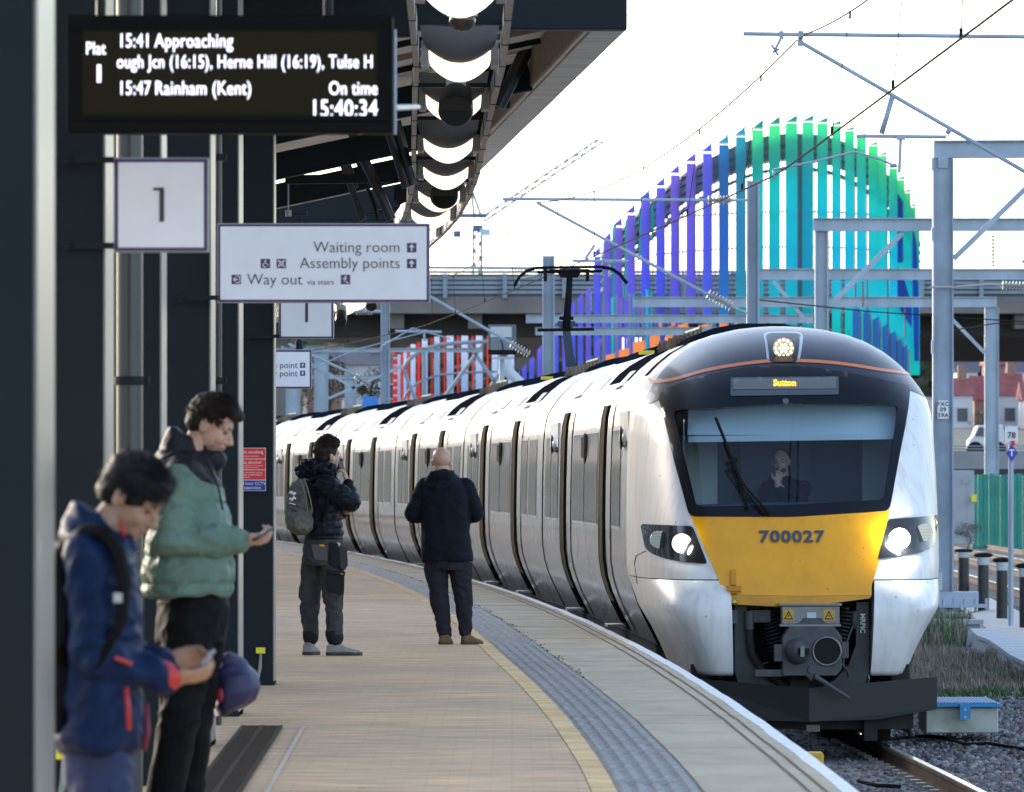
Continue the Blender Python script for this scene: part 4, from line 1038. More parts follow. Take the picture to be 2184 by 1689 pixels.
b = MB(); q = P(842,150,YD+.1); b.tube([(q.x,q.y,P(0,284,YD).z),(q.x,q.y,P(0,60,YD).z)], .008, 6); b.tube([P(842,230,YD+.1), P(892,228,YD+4)], .012, 6); b.build('cable', M_galv, db)

# canopy
def cx_edge(Y): return .80-.0478*(Y-50.65) if Y < 78 else .80-.0478*27.35-.038*(Y-78)
cn = thing('platform_canopy', 'dark steel platform canopy with weathered grey fascia running above the platform', 'canopy', (-1.5, 50.7, 0))
def roofz(X, Y): return 4.62+.21*(X-cx_edge(Y))
Y = 50.75
while Y < 112:                        # fascia panels: soffit and inner cheek
    L = 3.0; n = 3
    mb = MB(); rows = []
    for i in range(n):
        yy = Y+.015+(L-.03)*i/(n-1); x = cx_edge(yy); j = .006*noise.noise(Vector((Y,0,0)))
        rows.append([(x-.28,yy,4.60+.36),(x-.28,yy,4.60+j),(x,yy,4.60+j),(x,yy,5.10)])
    mb.grid(rows); mb.add(rows[0], [(0,1,2,3)]); mb.build('fascia_panel', M_fas, cn); Y += L
mb = MB(); mb.grid([[(cx_edge(y)-.295,y,4.95),(cx_edge(y)-.295,y,4.615),(cx_edge(y)-.24,y,4.596)] for y in (50.9,60,70,78,90,111)]); mb.build('fascia_lip', M_brown, cn)
for yb in [50.65, 58.3, 66.0, 73.6, 81.2, 88.8, 96.4, 104]:   # cross beams
    x1 = cx_edge(yb)-(.29 if yb > 51 else 0); x0 = XCL-1.6
    mb = MB(); h = .24
    if yb < 51:
        mb.prism([(x1-1.5,yb-.12,4.595),(x1,yb-.12,4.595),(x1,yb-.12,5.2),(x1-1.5,yb-.12,5.2)], (0,0,0), (0,.22,0))
        mb.prism([(x0,yb-.1,4.45),(x1-1.49,yb-.1,4.55),(x1-1.49,yb-.1,5.0),(x0,yb-.1,4.9)], (0,0,0), (0,.18,0))
    else:
        mb.beam((x0,yb,roofz(x0,yb)+.14), (x1,yb,roofz(x1,yb)+.14), .16, h, up=(0,0,1))
    mb.build('cross_beam', M_char, cn, bevel=.008)
    if yb > 51:
        mb = MB()
        for q in range(3):
            for c_ in (0,):
                p = Vector((x1-.25, yb-.085, roofz(x1-.25,yb)+.03+q*.075)); mb.tube([p, p+Vector((0,-.02,0))], .02, 8)
        mb.build('bolt', M_galv, cn); 
        mb = MB(); mb.box(x1-.34,x1-.16,yb-.095,yb-.08,roofz(x1-.3,yb)-.06,roofz(x1-.3,yb)+.22); mb.build('end_plate', M_char, cn)
# soffit deck with seams, between the beams, open for the last bays
for yb in [50.8, 58.4, 66.1]:
    for i in range(4):
        y0 = yb+i*1.9; y1 = y0+1.84
        a = [(XCL-1.6,y0),(cx_edge(y0)-.30,y0),(cx_edge(y1)-.30,y1),(XCL-1.6,y1)]
        mb = MB(); mb.prism([(x,y,roofz(x,y)+.34) for x,y in a], (0,0,0), (0,0,.05)); mb.build('soffit_panel', M_soff, cn)
    for i in range(3):
        y = yb+1.9*(i+1)-.03; mb = MB(); mb.beam((XCL-1.6,y,roofz(XCL-1.6,y)+.315), (cx_edge(y)-.3,y,roofz(cx_edge(y)-.3,y)+.315), .06, .045); mb.build('purlin', M_brown if i % 2 else M_char, cn)
# unseen deck over the near part, cut back to let skylight onto the platform
mb = MB(); mb.prism([(-3.7,15,5.02),(-.6,15,5.02),(-.6,50.5,5.02),(-3.7,50.5,5.02)], (0,0,0), (0,0,.1)); mb.build('roof_deck', M_soff, cn)
# struts and ties
def strut(a, b, r=.045, nm='strut'): m = MB(); m.tube([a, b], r, 12); m.build(nm, M_chars, cn, smooth=True, auto=40)
strut(P(1182,-15,58), P(1063,228,58), .055); strut(P(1130,-15,60), P(1060,120,60), .04)
strut(P(1150,70,62), P(1068,222,62), .04)
strut(P(848,60,66), P(880,150,66), .04)
for x0,y0,x1,y1,Yq,r in ((753,286,835,468,66,.045),(722,325,775,470,70,.032),(832,286,868,400,62,.042),(852,286,880,395,62,.042),(722,286,760,400,72,.026),(770,350,806,398,72,.02)):
    strut(P(x0-(x1-x0)*.25,y0-(y1-y0)*.25,Yq), P(x1,y1,Yq), r)
pts = [P(590,345,70),P(650,318,70),P(715,293,70),P(735,296,70),P(752,320,70),P(772,370,70),P(800,440,70),P(806,470,70)]
m = MB(); m.tube(pts, .018, 8); m.build('service_pipe', M_char, cn, smooth=True)
m = MB(); m.beam(P(608,383,69), P(850,380,69), .1, .085); m.build('tie_beam', M_char, cn, bevel=.005)
m = MB(); m.beam(P(480,468,79), P(856,467,79), .2, .095); m.build('tie_beam', M_char, cn, bevel=.005)
m = MB(); a = P(615,385,69); m.tube([a, a+Vector((0,0,-.30))], .008, 6); m.tube([a+Vector((0,0,-.28)), a+Vector((0,0,-.34))], .03, 8); m.build('drop_rod', M_galv, cn)
m = MB(); m.prism([P(842,395,66),P(868,395,66),P(866,430,66),P(850,438,66),P(840,425,66)], (0,0,0), (0,.03,0)); m.build('gusset_plate', M_char, cn)
m = MB(); m.beam(P(655,455,76), P(598,456,76), .06, .05); a = P(640,456,76); m.beam(a, a+Vector((0,0,-.14)), .03,.03,up=(0,1,0)); m.build('small_bracket', M_char, cn)
# pale station building along the left, seen only in the train's reflections; its height is set to shade the people from the sun
sbd = thing('station_building', 'pale station building with tall windows along the left side of the platform', 'building', at(90,-8,0))
M_pw = mat('building_pale', (.46,.48,.50), .6); M_pdk = mat('building_louvre', (.06,.065,.075), .5)
y = 40.0
while y < 250:
    y2 = y+6; a = at(y,-8.0); c = at(y2,-8.0)
    q = MB(); q.prism([(a.x,a.y,0),(c.x,c.y,0),(c.x-1,c.y,0),(a.x-1,a.y,0)], (0,0,0), (0,0,4.6)); q.build('wall_bay', M_pw, sbd)
    for k in range(2):
        u0 = a+(c-a)*(.08+.5*k); u1 = a+(c-a)*(.42+.5*k)
        for z0, z1 in ((.35,.95),(1.15,2.5),(2.8,4.0)):
            q = MB(); q.prism([(u0.x+.05,u0.y,z0),(u1.x+.05,u1.y,z0),(u1.x+.05,u1.y,z1),(u0.x+.05,u0.y,z1)], (0,0,0), (-.08,0,0)); q.build('window', M_pdk, sbd)
    y = y2
mb = MB(); 
yy_ = [52+4*i for i in range(50)]
mb.grid([[at(Y,-4.2,4.95),at(Y,-1.32,4.95)] for Y in yy_ if Y > 84]); mb.build('far_deck', M_soff, cn)
mb = MB(); mb.grid([[at(Y,-1.32,4.96),at(Y,-1.32,4.6),at(Y,-1.04,4.6),at(Y,-1.04,5.1)] for Y in yy_ if Y > 112]); mb.build('far_fascia', M_fas, cn)

# light trough with lamps, speakers and a camera
LX = [(30,-.24),(40,-.285),(47.2,-.34),(52.3,-.42),(59.2,-.52),(64.7,-.59),(70,-.70),(75.1,-.84),(80,-1.03),(85,-1.26),(92,-1.60),(100,-2.05),(110,-2.75)]
def lx(Y): return float(np.interp(Y, [a for a,b in LX], [b for a,b in LX]))
tr_ = thing('light_trough', 'curving light grey cable trough that carries the platform lamps', 'cable trough', (lx(41), 41, 4.2))
M_trough = mat('trough_grey', (.36,.34,.33), .5, var=.25, vscale=14, metal=.2); M_ltd = mat('lamp_shade_grey', (.12,.12,.13), .4)
for s in (-1, 1):
    mb = MB(); yy = [23.2+1.2*i for i in range(67)]
    mb.grid([[(lx(y)+s*.262,y,4.15),(lx(y)+s*.262,y,4.30),(lx(y)+s*.300,y,4.30),(lx(y)+s*.300,y,4.15)] for y in yy], close=True); mb.build('side_rail', M_trough, tr_)
for y in yy[::2]:
    mb = MB(); mb.box(lx(y)-.26,lx(y)+.26,y-.03,y+.03,4.27,4.30); mb.build('rung', M_char, tr_)
    for s in (-1,1): mb = MB(); mb.box(lx(y)+s*.281-.024,lx(y)+s*.281+.024,y-.01,y+.012,4.145,4.305); mb.build('cable_tie', M_rub, tr_)
M_lamp = mat('platform_lamp', (1,.95,.85), .4, emit=(1,.86,.56), estr=.62)
lampY = [40.3, 46.9, 52.4, 59.2, 64.7, 70.2, 75.1, 80.2, 104, 108.5]
lnames = ['nearest platform lamp, cut by the top edge, warm white bowl', 'second platform lamp from the top, large glowing bowl under the trough', 'third platform lamp, half hidden behind the upper black speaker', 'fourth platform lamp down the trough, below the upper black speaker', 'fifth platform lamp, above the lower black speaker', 'sixth platform lamp, half hidden by the lower black speaker', 'seventh platform lamp, just under the lower black speaker', 'eighth platform lamp, small, beside the corner of the waiting room sign', 'tiny far lamp under the waiting room sign, upper of two', 'tiny far lamp under the waiting room sign, lower of two']
for Yl, nm in zip(lampY, lnames):
    x = lx(Yl) if Yl < 100 else P(735+ (108.5-Yl)*5, 0, Yl).x; z0 = 4.2 if Yl < 100 else P(0,650+(Yl-104)*2.2,Yl).z+.08
    t = thing('platform_lamp', nm, 'light', (x, Yl, z0), 'lamps hung in the curving trough')
    rows = []; sh = []; sh2 = []
    for k in range(17):
        u = -1+2*k/16; hw = .20
        rows.append([(x+u*hw, Yl, z0+.040-.085*(1-u*u)), (x+u*hw*.99, Yl+.05, z0-.02-.10*(1-u*u)), (x+u*hw*.95, Yl+.12, z0-.055-.105*(1-u*u))])
        sh.append([(x+u*.255, Yl-.16, z0+.20-.02*(1-u*u)), (x+u*.24, Yl-.14, z0+.10-.09*(1-u*u)), (x+u*.215, Yl-.03, z0+.052-.090*(1-u*u))])
    MB().grid(rows).build('lens', M_lamp, t, smooth=True); MB().grid(sh).build('shade', M_ltd, t, smooth=True)
    mb = MB()
    for s in (-1,1): mb.box(x+s*.225-.025,x+s*.225+.025,Yl-.02,Yl+.3,z0-.07,z0+.1)
    mb.build('end_cheek', M_trough, t)
def speaker(x, y, Y, r, label):
    p = P(x, y, Y)
    t = thing('tube_speaker', label, 'speaker', p+Vector((0,0,.2)), 'black tube speakers under the trough')
    mb = MB(); q = [p+Vector((0,0,0)), p+Vector((0,.02,.01)), p+Vector((0,.22,.10)), p+Vector((.01,.40,.16))]
    mb.tube(q, [r*.92, r, r*.95, r*.8], 28); mb.build('body', mat('speaker_black', (.012,.012,.014), .35), t, smooth=True, auto=50)
    mb = MB(); mb.tube([q[0]+Vector((0,-.004,0)), q[0]+Vector((0,.006,0))], r*.78, 24); mb.build('grille', M_dk, t)
    mb = MB(); mb.tube([q[2], Vector((q[2].x,q[2].y,4.25))], .02, 8); mb.box(q[2].x-.07,q[2].x+.07,q[2].y-.02,q[2].y+.02,q[2].z,q[2].z+.14); mb.build('bracket', M_galv, t)
speaker(972, 238, 51.2, .125, 'upper black tube speaker hanging under the third lamp')
speaker(947, 420, 69, .135, 'lower black tube speaker hanging in front of the sixth lamp')
speaker(727, 686, 103, .085, 'small far black speaker hanging beside the platform 1 sign')
speaker(792, 653, 103, .085, 'small far black speaker under the waiting room sign edge')
p = P(986, 42, 41)
t = thing('dome_camera', 'small clear dome camera under the nearest platform lamp', 'camera', p)
mb = MB(); mb.ell(p, (.075,.075,.07), 16, 10); mb.build('dome', mat('smoked_dome', (.05,.035,.03), .08), t, smooth=True)
mb = MB(); mb.tube([p+Vector((0,0,.02)), p+Vector((0,0,.05))], .085, 20); mb.tube([p+Vector((0,0,.05)), p+Vector((0,0,.2))], .03, 8); mb.build('mount', M_galv, t, smooth=True, auto=40)
# ------------------------------------------------------------------ overhead line structures
M_ole = mat('galvanised_blue', (.33,.39,.46), .5, metal=.15, var=.14, vscale=1.6, stretch=(1,1,.5), bump=.05)
M_ole2 = mat('galvanised_mast', (.29,.34,.41), .5, metal=.15, var=.22, vscale=2.2, stretch=(1,1,.4), bump=.06)
M_wire = mat('copper_wire', (.03,.025,.02), .9, spec=.05); M_ins = mat('insulator_grey', (.40,.38,.36), .4)
def beamI(mb, a, b, w, h):           # I-section member
    a = Vector(a); b = Vector(b); d = (b-a).normalized(); up = Vector((0,0,1)) if abs(d.z) < .9 else Vector((1,0,0))
    r = d.cross(up).normalized(); u = r.cross(d).normalized()
    mb.beam(a+u*(h/2-.012), b+u*(h/2-.012), w, .024, up=u); mb.beam(a-u*(h/2-.012), b-u*(h/2-.012), w, .024, up=u); mb.beam(a, b, .03, h-.05, up=u)
def insul(mb, a, b, r, n):
    a = Vector(a); b = Vector(b); mb.tube([a, b], r*.35, 8)
    for k in range(n): p = a+(b-a)*((k+.5)/n); q = (b-a).normalized()*.012; mb.tube([p-q, p, p+q], [r*.5, r, r*.7], 12)
def mast(x0, x1, yt, yb, Y, label, plate=False):
    a = P(x0, yb, Y); b = P(x1, yt, Y); w = b.x-a.x
    m = thing('overhead_line_mast', label, 'mast', ((a.x+b.x)/2, Y, a.z))
    q = MB(); q.box(a.x+.03, b.x-.03, Y+.1, Y+.125, a.z, b.z)
    q.box(a.x, a.x+.03, Y, Y+.25, a.z, b.z); q.box(b.x-.03, b.x, Y, Y+.25, a.z, b.z); q.build('post', M_ole2, m)
    return m
mA = mast(1990, 2034, 335, 1300, 129, 'tall wide galvanised mast right of the train carrying the number plate')
q = MB()
for y in (350,500,740,1000): a = P(1990,y,128.98); q.box(a.x-.03,a.x+.01,128.9,129,a.z-.12,a.z+.12)
a = P(2012,347,129); q.box(a.x-.09,a.x+.09,129.06,129.09,a.z-.09,a.z+.09); q.tube([(a.x,129.05,a.z),(a.x,129.09,a.z)], .02, 8)
q.build('cleat', M_ole, mA)
q = MB(); a = P(2000,893,128.9); c = P(2023,854,128.9); q.box(a.x,c.x,128.86,128.9,a.z,c.z); pl_ = q.build('number_plate', mat('plate_white', (.75,.75,.75), .5), mA)
for t_, y in (('FXC',865.5),('09',877.5),('59A',889.5)): p = P(2011.5,y,128.85); text(t_, 12.5*129/FPX, (p.x,128.85,p.z), M_sgt, mA, 'plate_lettering', 'CENTER', bold=.002, spacing=1.15)
q = MB(); a = P(2037,1312,129); c = P(1975,1262,129); q.box(c.x,a.x+.55,128.6,129.5,a.z+.14,a.z+.19); q.box(c.x-.1,a.x+.6,128.5,129.6,a.z-.02,a.z+.04); 
for k in range(6): q.tube([(c.x+.1+k*.19,128.7,a.z-.1),(c.x+.1+k*.19,128.7,a.z+.3)], .025, 6)
q.box(c.x+.05,a.x+.4,128.7,129.3,a.z+.19,P(0,1262,129).z); q.build('base_plate', M_ole, mA)
q = MB(); q.box(c.x,a.x+.5,128.7,129.6,a.z-.55,a.z-.02); q.build('footing', M_dk, mA)
q = MB(); a = P(2001,1240,128.8); q.box(a.x-.07,a.x+.07,128.7,128.8,a.z-.15,a.z+.15); q.tube([P(2001,1250,128.7),P(2004,1290,128.7),P(2012,1315,128.7)], .02, 6); q.build('junction_box', M_grayp, mA)
q = MB(); beamI(q, P(1992,318,129.1)+Vector((0,.1,0)), P(2600,316,129.1), .25, .32); q.beam(P(2034,552,129.1), P(2300,292,129.1), .1, .1); q.build('portal_beam', M_ole, mA)
q = MB(); q.tube([P(1985,612,128.9),P(2040,612,128.9)], .02, 6); q.tube([P(2040,611,128.9),P(2110,606,128.9)], .02, 6); insul(q, P(2135,609,129), P(2200,611,129), .09, 9); q.tube([P(2110,606,129),P(2200,611,129)], .02, 6); q.build('stay_insulator', M_ins, mA)
def gantry(x0, x1, yt, h_px, Y, label, post=None, brace=None, ins=()):
    a = P(x0, yt+h_px/2, Y); b = P(x1, yt+h_px/2, Y); h = h_px*Y/FPX
    g_ = thing('signal_gantry', label, 'gantry', (a.x, Y, -1), 'galvanised portal gantries over the tracks')
    q = MB(); beamI(q, a, b, .25, h); q.build('beam', M_ole, g_)
    for x_ in post or ():
        c0 = P(x_[0], yt+h_px, Y); c1 = P(x_[1], x_[2], Y); q = MB(); q.box(c0.x,c0.x+.03,Y-.12,Y+.12,c1.z,c0.z); q.box(c1.x-.03,c1.x,Y-.12,Y+.12,c1.z,c0.z); q.box(c0.x+.03,c1.x-.03,Y,Y+.03,c1.z,c0.z); q.build('post', M_ole, g_)
    for bx in brace or (): q = MB(); q.beam(P(bx[0],bx[1],Y), P(bx[2],bx[3],Y), .1, .11); q.build('brace', M_ole, g_)
    for ix, iy0, iy1 in ins: q = MB(); insul(q, P(ix,iy0,Y-.1), P(ix,iy1,Y-.1), .055, 9); q.build('insulator', mat('insulator_dark', (.10,.085,.07), .5), g_)
    return g_
gantry(1735, 2500, 465, 28, 168, 'galvanised gantry with its post just behind the train roof and long diagonal brace', post=((1738,1766,760),), brace=((1762,660,1925,497),), ins=((2118,500,570),))
gantry(1600, 2420, 573, 24, 209, 'pale galvanised gantry crossing midway in front of the green blades', brace=((2180,560,2300,480),), ins=((1840,600,655),))
gantry(1350, 2126, 633, 22, 242, 'wide galvanised gantry ending at the post by the red roofed houses', post=((2100,2130,1160),), brace=((2030,680,2100,752),(1725,690,1650,600)), ins=((1930,655,720),))
gantry(1122, 1735, 671, 18, 270, 'galvanised gantry crossing low over the purple blades', brace=((1440,770,1520,690),), ins=((1748,600,650),(1588,690,740)))
gantry(1142, 1560, 698, 17, 292, 'lowest galvanised gantry just above the orange panels', brace=((1520,800,1470,715),))
gantry(560, 1030, 742, 9, 300, 'thin far gantry seen under the overpass on the left', post=((670,700,900),(610,640,900)), brace=((600,740,760,830),(700,850,860,780)))
gantry(550, 800, 800, 8, 320, 'thinnest far gantry low behind the hanging sign', post=((735,760,900),))
mB = mast(1593, 1620, 385, 760, 110, 'slender galvanised mast behind the train roof left of its lamp')
mC = mast(1157, 1183, 545, 820, 146.6, 'slender galvanised mast left of the pantograph')
mD = mast(812, 831, 560, 900, 184.5, 'dark slender mast in front of the red and white ring')
mE = mast(2320, 2360, 200, 1200, 71.5, 'near mast standing outside the right picture edge')
# cantilevers: two tubes, a register arm and a steady arm each
def cantilever(Y, root_x, top, tip, strut0, strut1, reg0, reg1, drop, arm, label, r=.03, insl=None):
    c = thing('cantilever_arm', label, 'overhead line arm', P(root_x, top[1], Y), 'galvanised cantilevers that hold the wires')
    def T(nm, *pts, r=r): q = MB(); q.tube([P(x,y,Y) for x,y in pts], r, 10); return q.build(nm, M_ole, c, smooth=True, auto=40)
    T('top_tube', tip, top); T('diagonal_tube', strut0, strut1); T('register_tube', reg0, reg1, r=r*.9)
    k = T('drop_bracket', drop[0], drop[1], r=r*.8); 
    q = MB(); q.box(P(drop[0][0],0,Y).x-r*2.2,P(drop[0][0],0,Y).x+r*2.2,Y-.05,Y+.05,P(0,drop[0][1]+6*110/Y/1.5,Y).z,P(0,drop[0][1]-3,Y).z); q.build('clamp', M_ole, c)
    q = MB(); q.tube([P(x,y,Y) for x,y in arm], r*.55, 8); q.tube([P(arm[0][0],arm[0][1],Y), P(arm[0][0]+2,arm[0][1],Y)+Vector((0,0,-.09))], r*.6, 8); q.build('steady_arm', M_ole, c, smooth=True)
    return c
c1 = cantilever(71.5, 2340, (2340,80), (1585,72), (1708,90), (2340,455), (1826,290), (2018,292), ((1921,292),(1918,368)), [(1650,362),(1735,345),(1822,323),(1878,340),(1905,352)], 'nearest cantilever arm crossing the upper right sky', .0205)
q = MB(); Yc = 71.5; q.tube([P(1903,206,Yc), P(1880,285,Yc)], .028, 8); q.tube([P(2019,285,Yc),P(2028,272,Yc)], .028, 8); q.build('hanger_strut', M_ole, c1, smooth=True)
q = MB(); q.beam(P(1666,66,Yc),P(1666,84,Yc),.04,.05,up=(0,1,0)); q.tube([P(1664,84,Yc),P(1654,104,Yc)], .014, 6); q.tube([P(1645,95,Yc),P(1660,118,Yc)], .012, 6); q.tube([P(1647,112,Yc),P(1662,104,Yc)], .012, 6); q.beam(P(1708,66,Yc),P(1706,98,Yc),.05,.06,up=(0,1,0)); q.tube([P(1912,352,Yc),P(1898,353,Yc)], .02, 6); q.build('wire_clamp', M_ole2, c1)
c2 = cantilever(110, 1593, (1528,427), (1072,424), (1145,432), (1532,640), (1220,556), (1340,557), ((1300,556),(1300,590)), [(1105,596),(1180,578),(1225,572),(1290,588)], 'second cantilever arm with two strings of insulators reaching to the mast', .025)
q = MB(); q.tube([P(1268,522,110),P(1248,552,110)], .025, 8); q.tube([P(1495,427,110),P(1593,427,110)], .02, 8); q.build('hanger_strut', M_ole, c2)
q = MB(); insul(q, P(1508,427,110), P(1560,427,110), .075, 8); q.build('insulator_string', M_ins, c2)
q = MB(); insul(q, P(1508,625,110), P(1562,655,110), .08, 8); q.tube([P(1555,652,110),P(1593,668,110)], .02, 8); q.build('insulator_string', M_ins, c2)
c3 = cantilever(146.6, 1157, (1157,572), (850,570), (917,632), (1100,738), (843,706), (942,708), ((905,706),(905,728)), [(812,740),(880,700),(960,722)], 'third cantilever arm beside the grey box under the overpass', .03)
q = MB(); insul(q, P(1088,732,146.6), P(1130,756,146.6), .09, 7); q.build('insulator_string', M_ins, c3)
c4 = cantilever(184.5, 812, (812,664), (560,664), (615,734), (770,806), (580,790), (660,792), ((630,790),(630,812)), [(540,830),(600,800),(650,812)], 'farthest cantilever arm left of the dark slender mast', .035)
q = MB(); insul(q, P(757,800,184.5), P(790,822,184.5), .1, 7); insul(q, P(758,665,184.5), P(795,665,184.5), .1, 6); q.build('insulator_string', M_ins, c4)
# wires
contact = [(24,3.48,4.46),(71.5,2.62,4.46),(110,.42,4.46),(146.6,-1.9,4.46),(184.5,-6.0,4.46)]
cat_ = [(24,3.30,5.9),(71.5,2.85,5.82),(110,.32,5.62),(146.6,-1.9,5.5),(184.5,-6.0,5.5)]
def wire_pt(pts, Y, sag):
    for a, b in zip(pts[:-1], pts[1:]):
        if a[0] <= Y <= b[0]: t = (Y-a[0])/(b[0]-a[0]); return Vector((a[1]+(b[1]-a[1])*t, Y, a[2]+(b[2]-a[2])*t-sag*4*t*(1-t)))
    return Vector((pts[-1][1], Y, pts[-1][2]))
yy = [24+1.5*i for i in range(107)]
q = MB(); q.tube([wire_pt(contact, y, .02) for y in yy], .0095, 6); single(q, 'contact_wire', M_wire, 'lower overhead contact wire running from upper right down to the pantograph', 'wire', (2.6,71.5,4.46))
cw = thing('catenary_wire', 'upper sagging overhead wire with thin droppers hanging from it', 'wire', (2.85,71.5,5.8))
q = MB(); q.tube([wire_pt(cat_, y, .42 if y > 71 else .55) for y in yy], .0085, 6); q.build('wire', M_wire, cw)
for Yd in (33,41,49,55.5,63,75.5,82.5,90,98,105,116,124,133,141,153,163):
    a = wire_pt(cat_, Yd, .42 if Yd > 71 else .55); b = wire_pt(contact, Yd, .02); q = MB(); q.tube([a, b], .0042, 5)
    q.tube([b+Vector((0,0,.07)), b+Vector((0,0,-.01))], .014, 6); q.tube([a+Vector((0,0,.01)), a+Vector((0,0,-.06))], .011, 6); q.build('dropper', M_wire, cw)
for k,(a,b,lb) in enumerate(((P(1150,1,170)*1.0, 0, ''),)): pass
for pts, lb in (([P(1620,640,150),P(1860,665,152),P(2240,690,155)], 'thin feeder wire sagging across the right gantries above the train'), ([P(2030,705,150),P(2120,690,160),P(2240,692,160)], 'thin pale wire at the far right in front of the red roofs')):
    q = MB(); q.tube(pts, .014, 5); single(q, 'feeder_wire', M_wire, lb, 'wire', pts[0])
q = MB(); q.tube([P(560,830,150),P(760,745,150),P(920,705,150)], .012, 5); single(q, 'earth_wire', M_ole, 'pale wire rising behind the hanging sign toward the dark mast', 'wire', P(560,830,150))

# ------------------------------------------------------------------ things on the right of the track
def lamp_bollard(x, yb, yt, label):
    s_ = (yb-CY)/2.50; Y = FPX/s_; b0 = P(x, yb, Y); b1 = P(x, yt, Y); h = b1.z-b0.z
    t = thing('bollard_light', label, 'bollard light', b0, 'black bollard lights beside the path')
    r = 12*Y/FPX
    q = MB(); q.tube([b0, b0+Vector((0,0,.02))], r*1.7, 16); q.build('foot', M_rub, t)
    q = MB(); q.tube([b0+Vector((0,0,.02)), b0+Vector((0,0,h*.80))], r, 18); q.build('post', mat('bollard_black', (.022,.022,.024), .5, var=.4, vscale=7), t, smooth=True, auto=40)
    q = MB(); q.tube([b0+Vector((0,0,h*.8)), b0+Vector((0,0,h*.95))], [r*1.05,r*1.2], 18); q.build('lens', mat('bollard_lens', (.55,.58,.6), .2, var=.1, vscale=30), t, smooth=True, auto=40)
    for k in range(4): q = MB(); z = h*(.82+k*.035); q.tube([b0+Vector((0,0,z)), b0+Vector((0,0,z+.012))], r*1.22, 18); q.build('louvre', M_grayp, t)
    q = MB(); q.ell(b0+Vector((0,0,h*.955)), (r*1.75,r*1.75,h*.045), 18, 8); q.build('cap', M_rub, t, smooth=True)
for x, yb, yt, lb in ((2055,1265,1170,'leftmost black bollard light, partly behind the mast base'),(2097,1311,1178,'black bollard light standing clear, second from the left'),(2137,1330,1188,'black bollard light half hidden behind the slim sign post'),(2186,1350,1200,'black bollard light cut by the right picture edge')): lamp_bollard(x, yb, yt, lb)
sp = thing('sign_post', 'slim grey post with a number 78 plate and a blue diamond T', 'sign post', P(2156,1335,113))
q = MB(); a = P(2152,1335,113); c = P(2162,908,113); q.tube([(a.x+.03,113,a.z),(a.x+.03,113,c.z)], .042, 12); q.build('post', M_ole, sp, smooth=True, auto=40)
q = MB(); a = P(2144,945,112.9); c = P(2171,909,112.9); q.box(a.x,c.x,112.9,112.92,a.z,c.z); q.build('plate', mat('plate_white', (.75,.75,.75), .5), sp)
p = P(2157.5,934,112.88); text('78', 18*113/FPX, (p.x,112.88,p.z), M_sgt, sp, 'plate_number', 'CENTER', bold=.002)
q = MB(); q.prism([P(2158,985,112.9),P(2171,966,112.9),P(2158,948,112.9),P(2145,966,112.9)], (0,0,0), (0,.015,0)); q.build('diamond', mat('diamond_blue', (.03,.05,.42), .4), sp)
p = P(2158,972,112.88); text('T', 19*113/FPX, (p.x,112.88,p.z), M_nw, sp, 'diamond_letter', 'CENTER', bold=.004)
q = MB(); q.tube([P(2160,940,112.85),P(2162,950,112.85)], .03, 8); q.build('red_clip', M_red, sp)
# concrete walkway, troughing, box, low wall
tag(MB().prism([P(2030,1268,152),P(2085,1263,150),P(2330,1375,104),P(2330,1440,86),P(2120,1355,108)], (0,0,0), (0,0,-.1)).build('walkway', mat('walkway_concrete', (.40,.39,.37), .85, var=.12, vscale=2)), kind='structure')
tro = thing('cable_troughing', 'line of grey concrete cable troughs curving along the ballast edge', 'cable trough', P(2090,1370,105))
M_tro = mat('trough_concrete', (.36,.40,.44), .8, var=.15, vscale=5)
tp = [(2078,1338),(2092,1352),(2115,1360),(2140,1376),(2165,1394),(2195,1408),(2230,1430)]
for (xa,ya),(xb,yb2) in zip(tp[:-1], tp[1:]):
    Ya = FPX*2.25/(ya-CY); Yb = FPX*2.25/(yb2-CY); a = P(xa,ya,Ya); b = P(xb,yb2,Yb); d = (b-a)
    for k in range(3):
        u0 = a+d*(k/3+.01); u1 = a+d*((k+1)/3-.01)
        q = MB(); q.beam(u0+Vector((.15,0,-.04)), u1+Vector((.15,0,-.04)), .42, .05); q.build('lid', M_tro, tro)
        q = MB(); q.beam(u0+Vector((.15,0,-.22)), u1+Vector((.15,0,-.22)), .36, .30); q.build('channel', M_tro, tro)
lw = thing('retaining_wall', 'low pale grey retaining wall under the mast base', 'wall', P(2020,1365,112))
q = MB(); a = P(1955,1362,112); c = P(2090,1331,112); q.box(a.x,c.x,112,112.2,a.z-.3,c.z); q.build('wall', M_tro, lw); q = MB(); q.box(a.x,c.x+.05,111.9,112.25,c.z,c.z+.07); q.build('coping', M_tro, lw)
bx = thing('trackside_box', 'low cream trackside box with a bright blue lid in the ballast', 'box', P(2050,1545,69))
M_bl = mat('lid_blue', (.03,.24,.52), .5, var=.15, vscale=4); M_cr = mat('box_cream', (.42,.43,.38), .7, var=.18, vscale=5)
a = P(1975,1552,68.5); c = P(2129,1508,68.5)
q = MB(); q.box(a.x,c.x,68.5,69.8,a.z-.05,c.z); q.build('body', M_cr, bx, bevel=.01)
q = MB(); q.box(a.x-.03,c.x+.02,68.42,70.2,c.z,c.z+.035)
lid = q.build('lid', M_bl, bx, bevel=.006)
for k in range(22): q = MB(); x = a.x+.0+(c.x-a.x)*k/22; q.box(x,x+.018,68.42,70.2,c.z+.036,c.z+.045); q.build('lid_rib', M_bl, lid)
q = MB(); x = P(2058,0,68.4).x; q.box(x-.05,x+.05,68.36,68.42,c.z-.11,c.z+.03)
hs = q.build('hasp', M_bl, bx)
for dz in (-.02,-.09): q = MB(); q.tube([(x,68.35,c.z+dz),(x,68.36,c.z+dz)], .012, 8); q.build('bolt', M_grayp, hs)
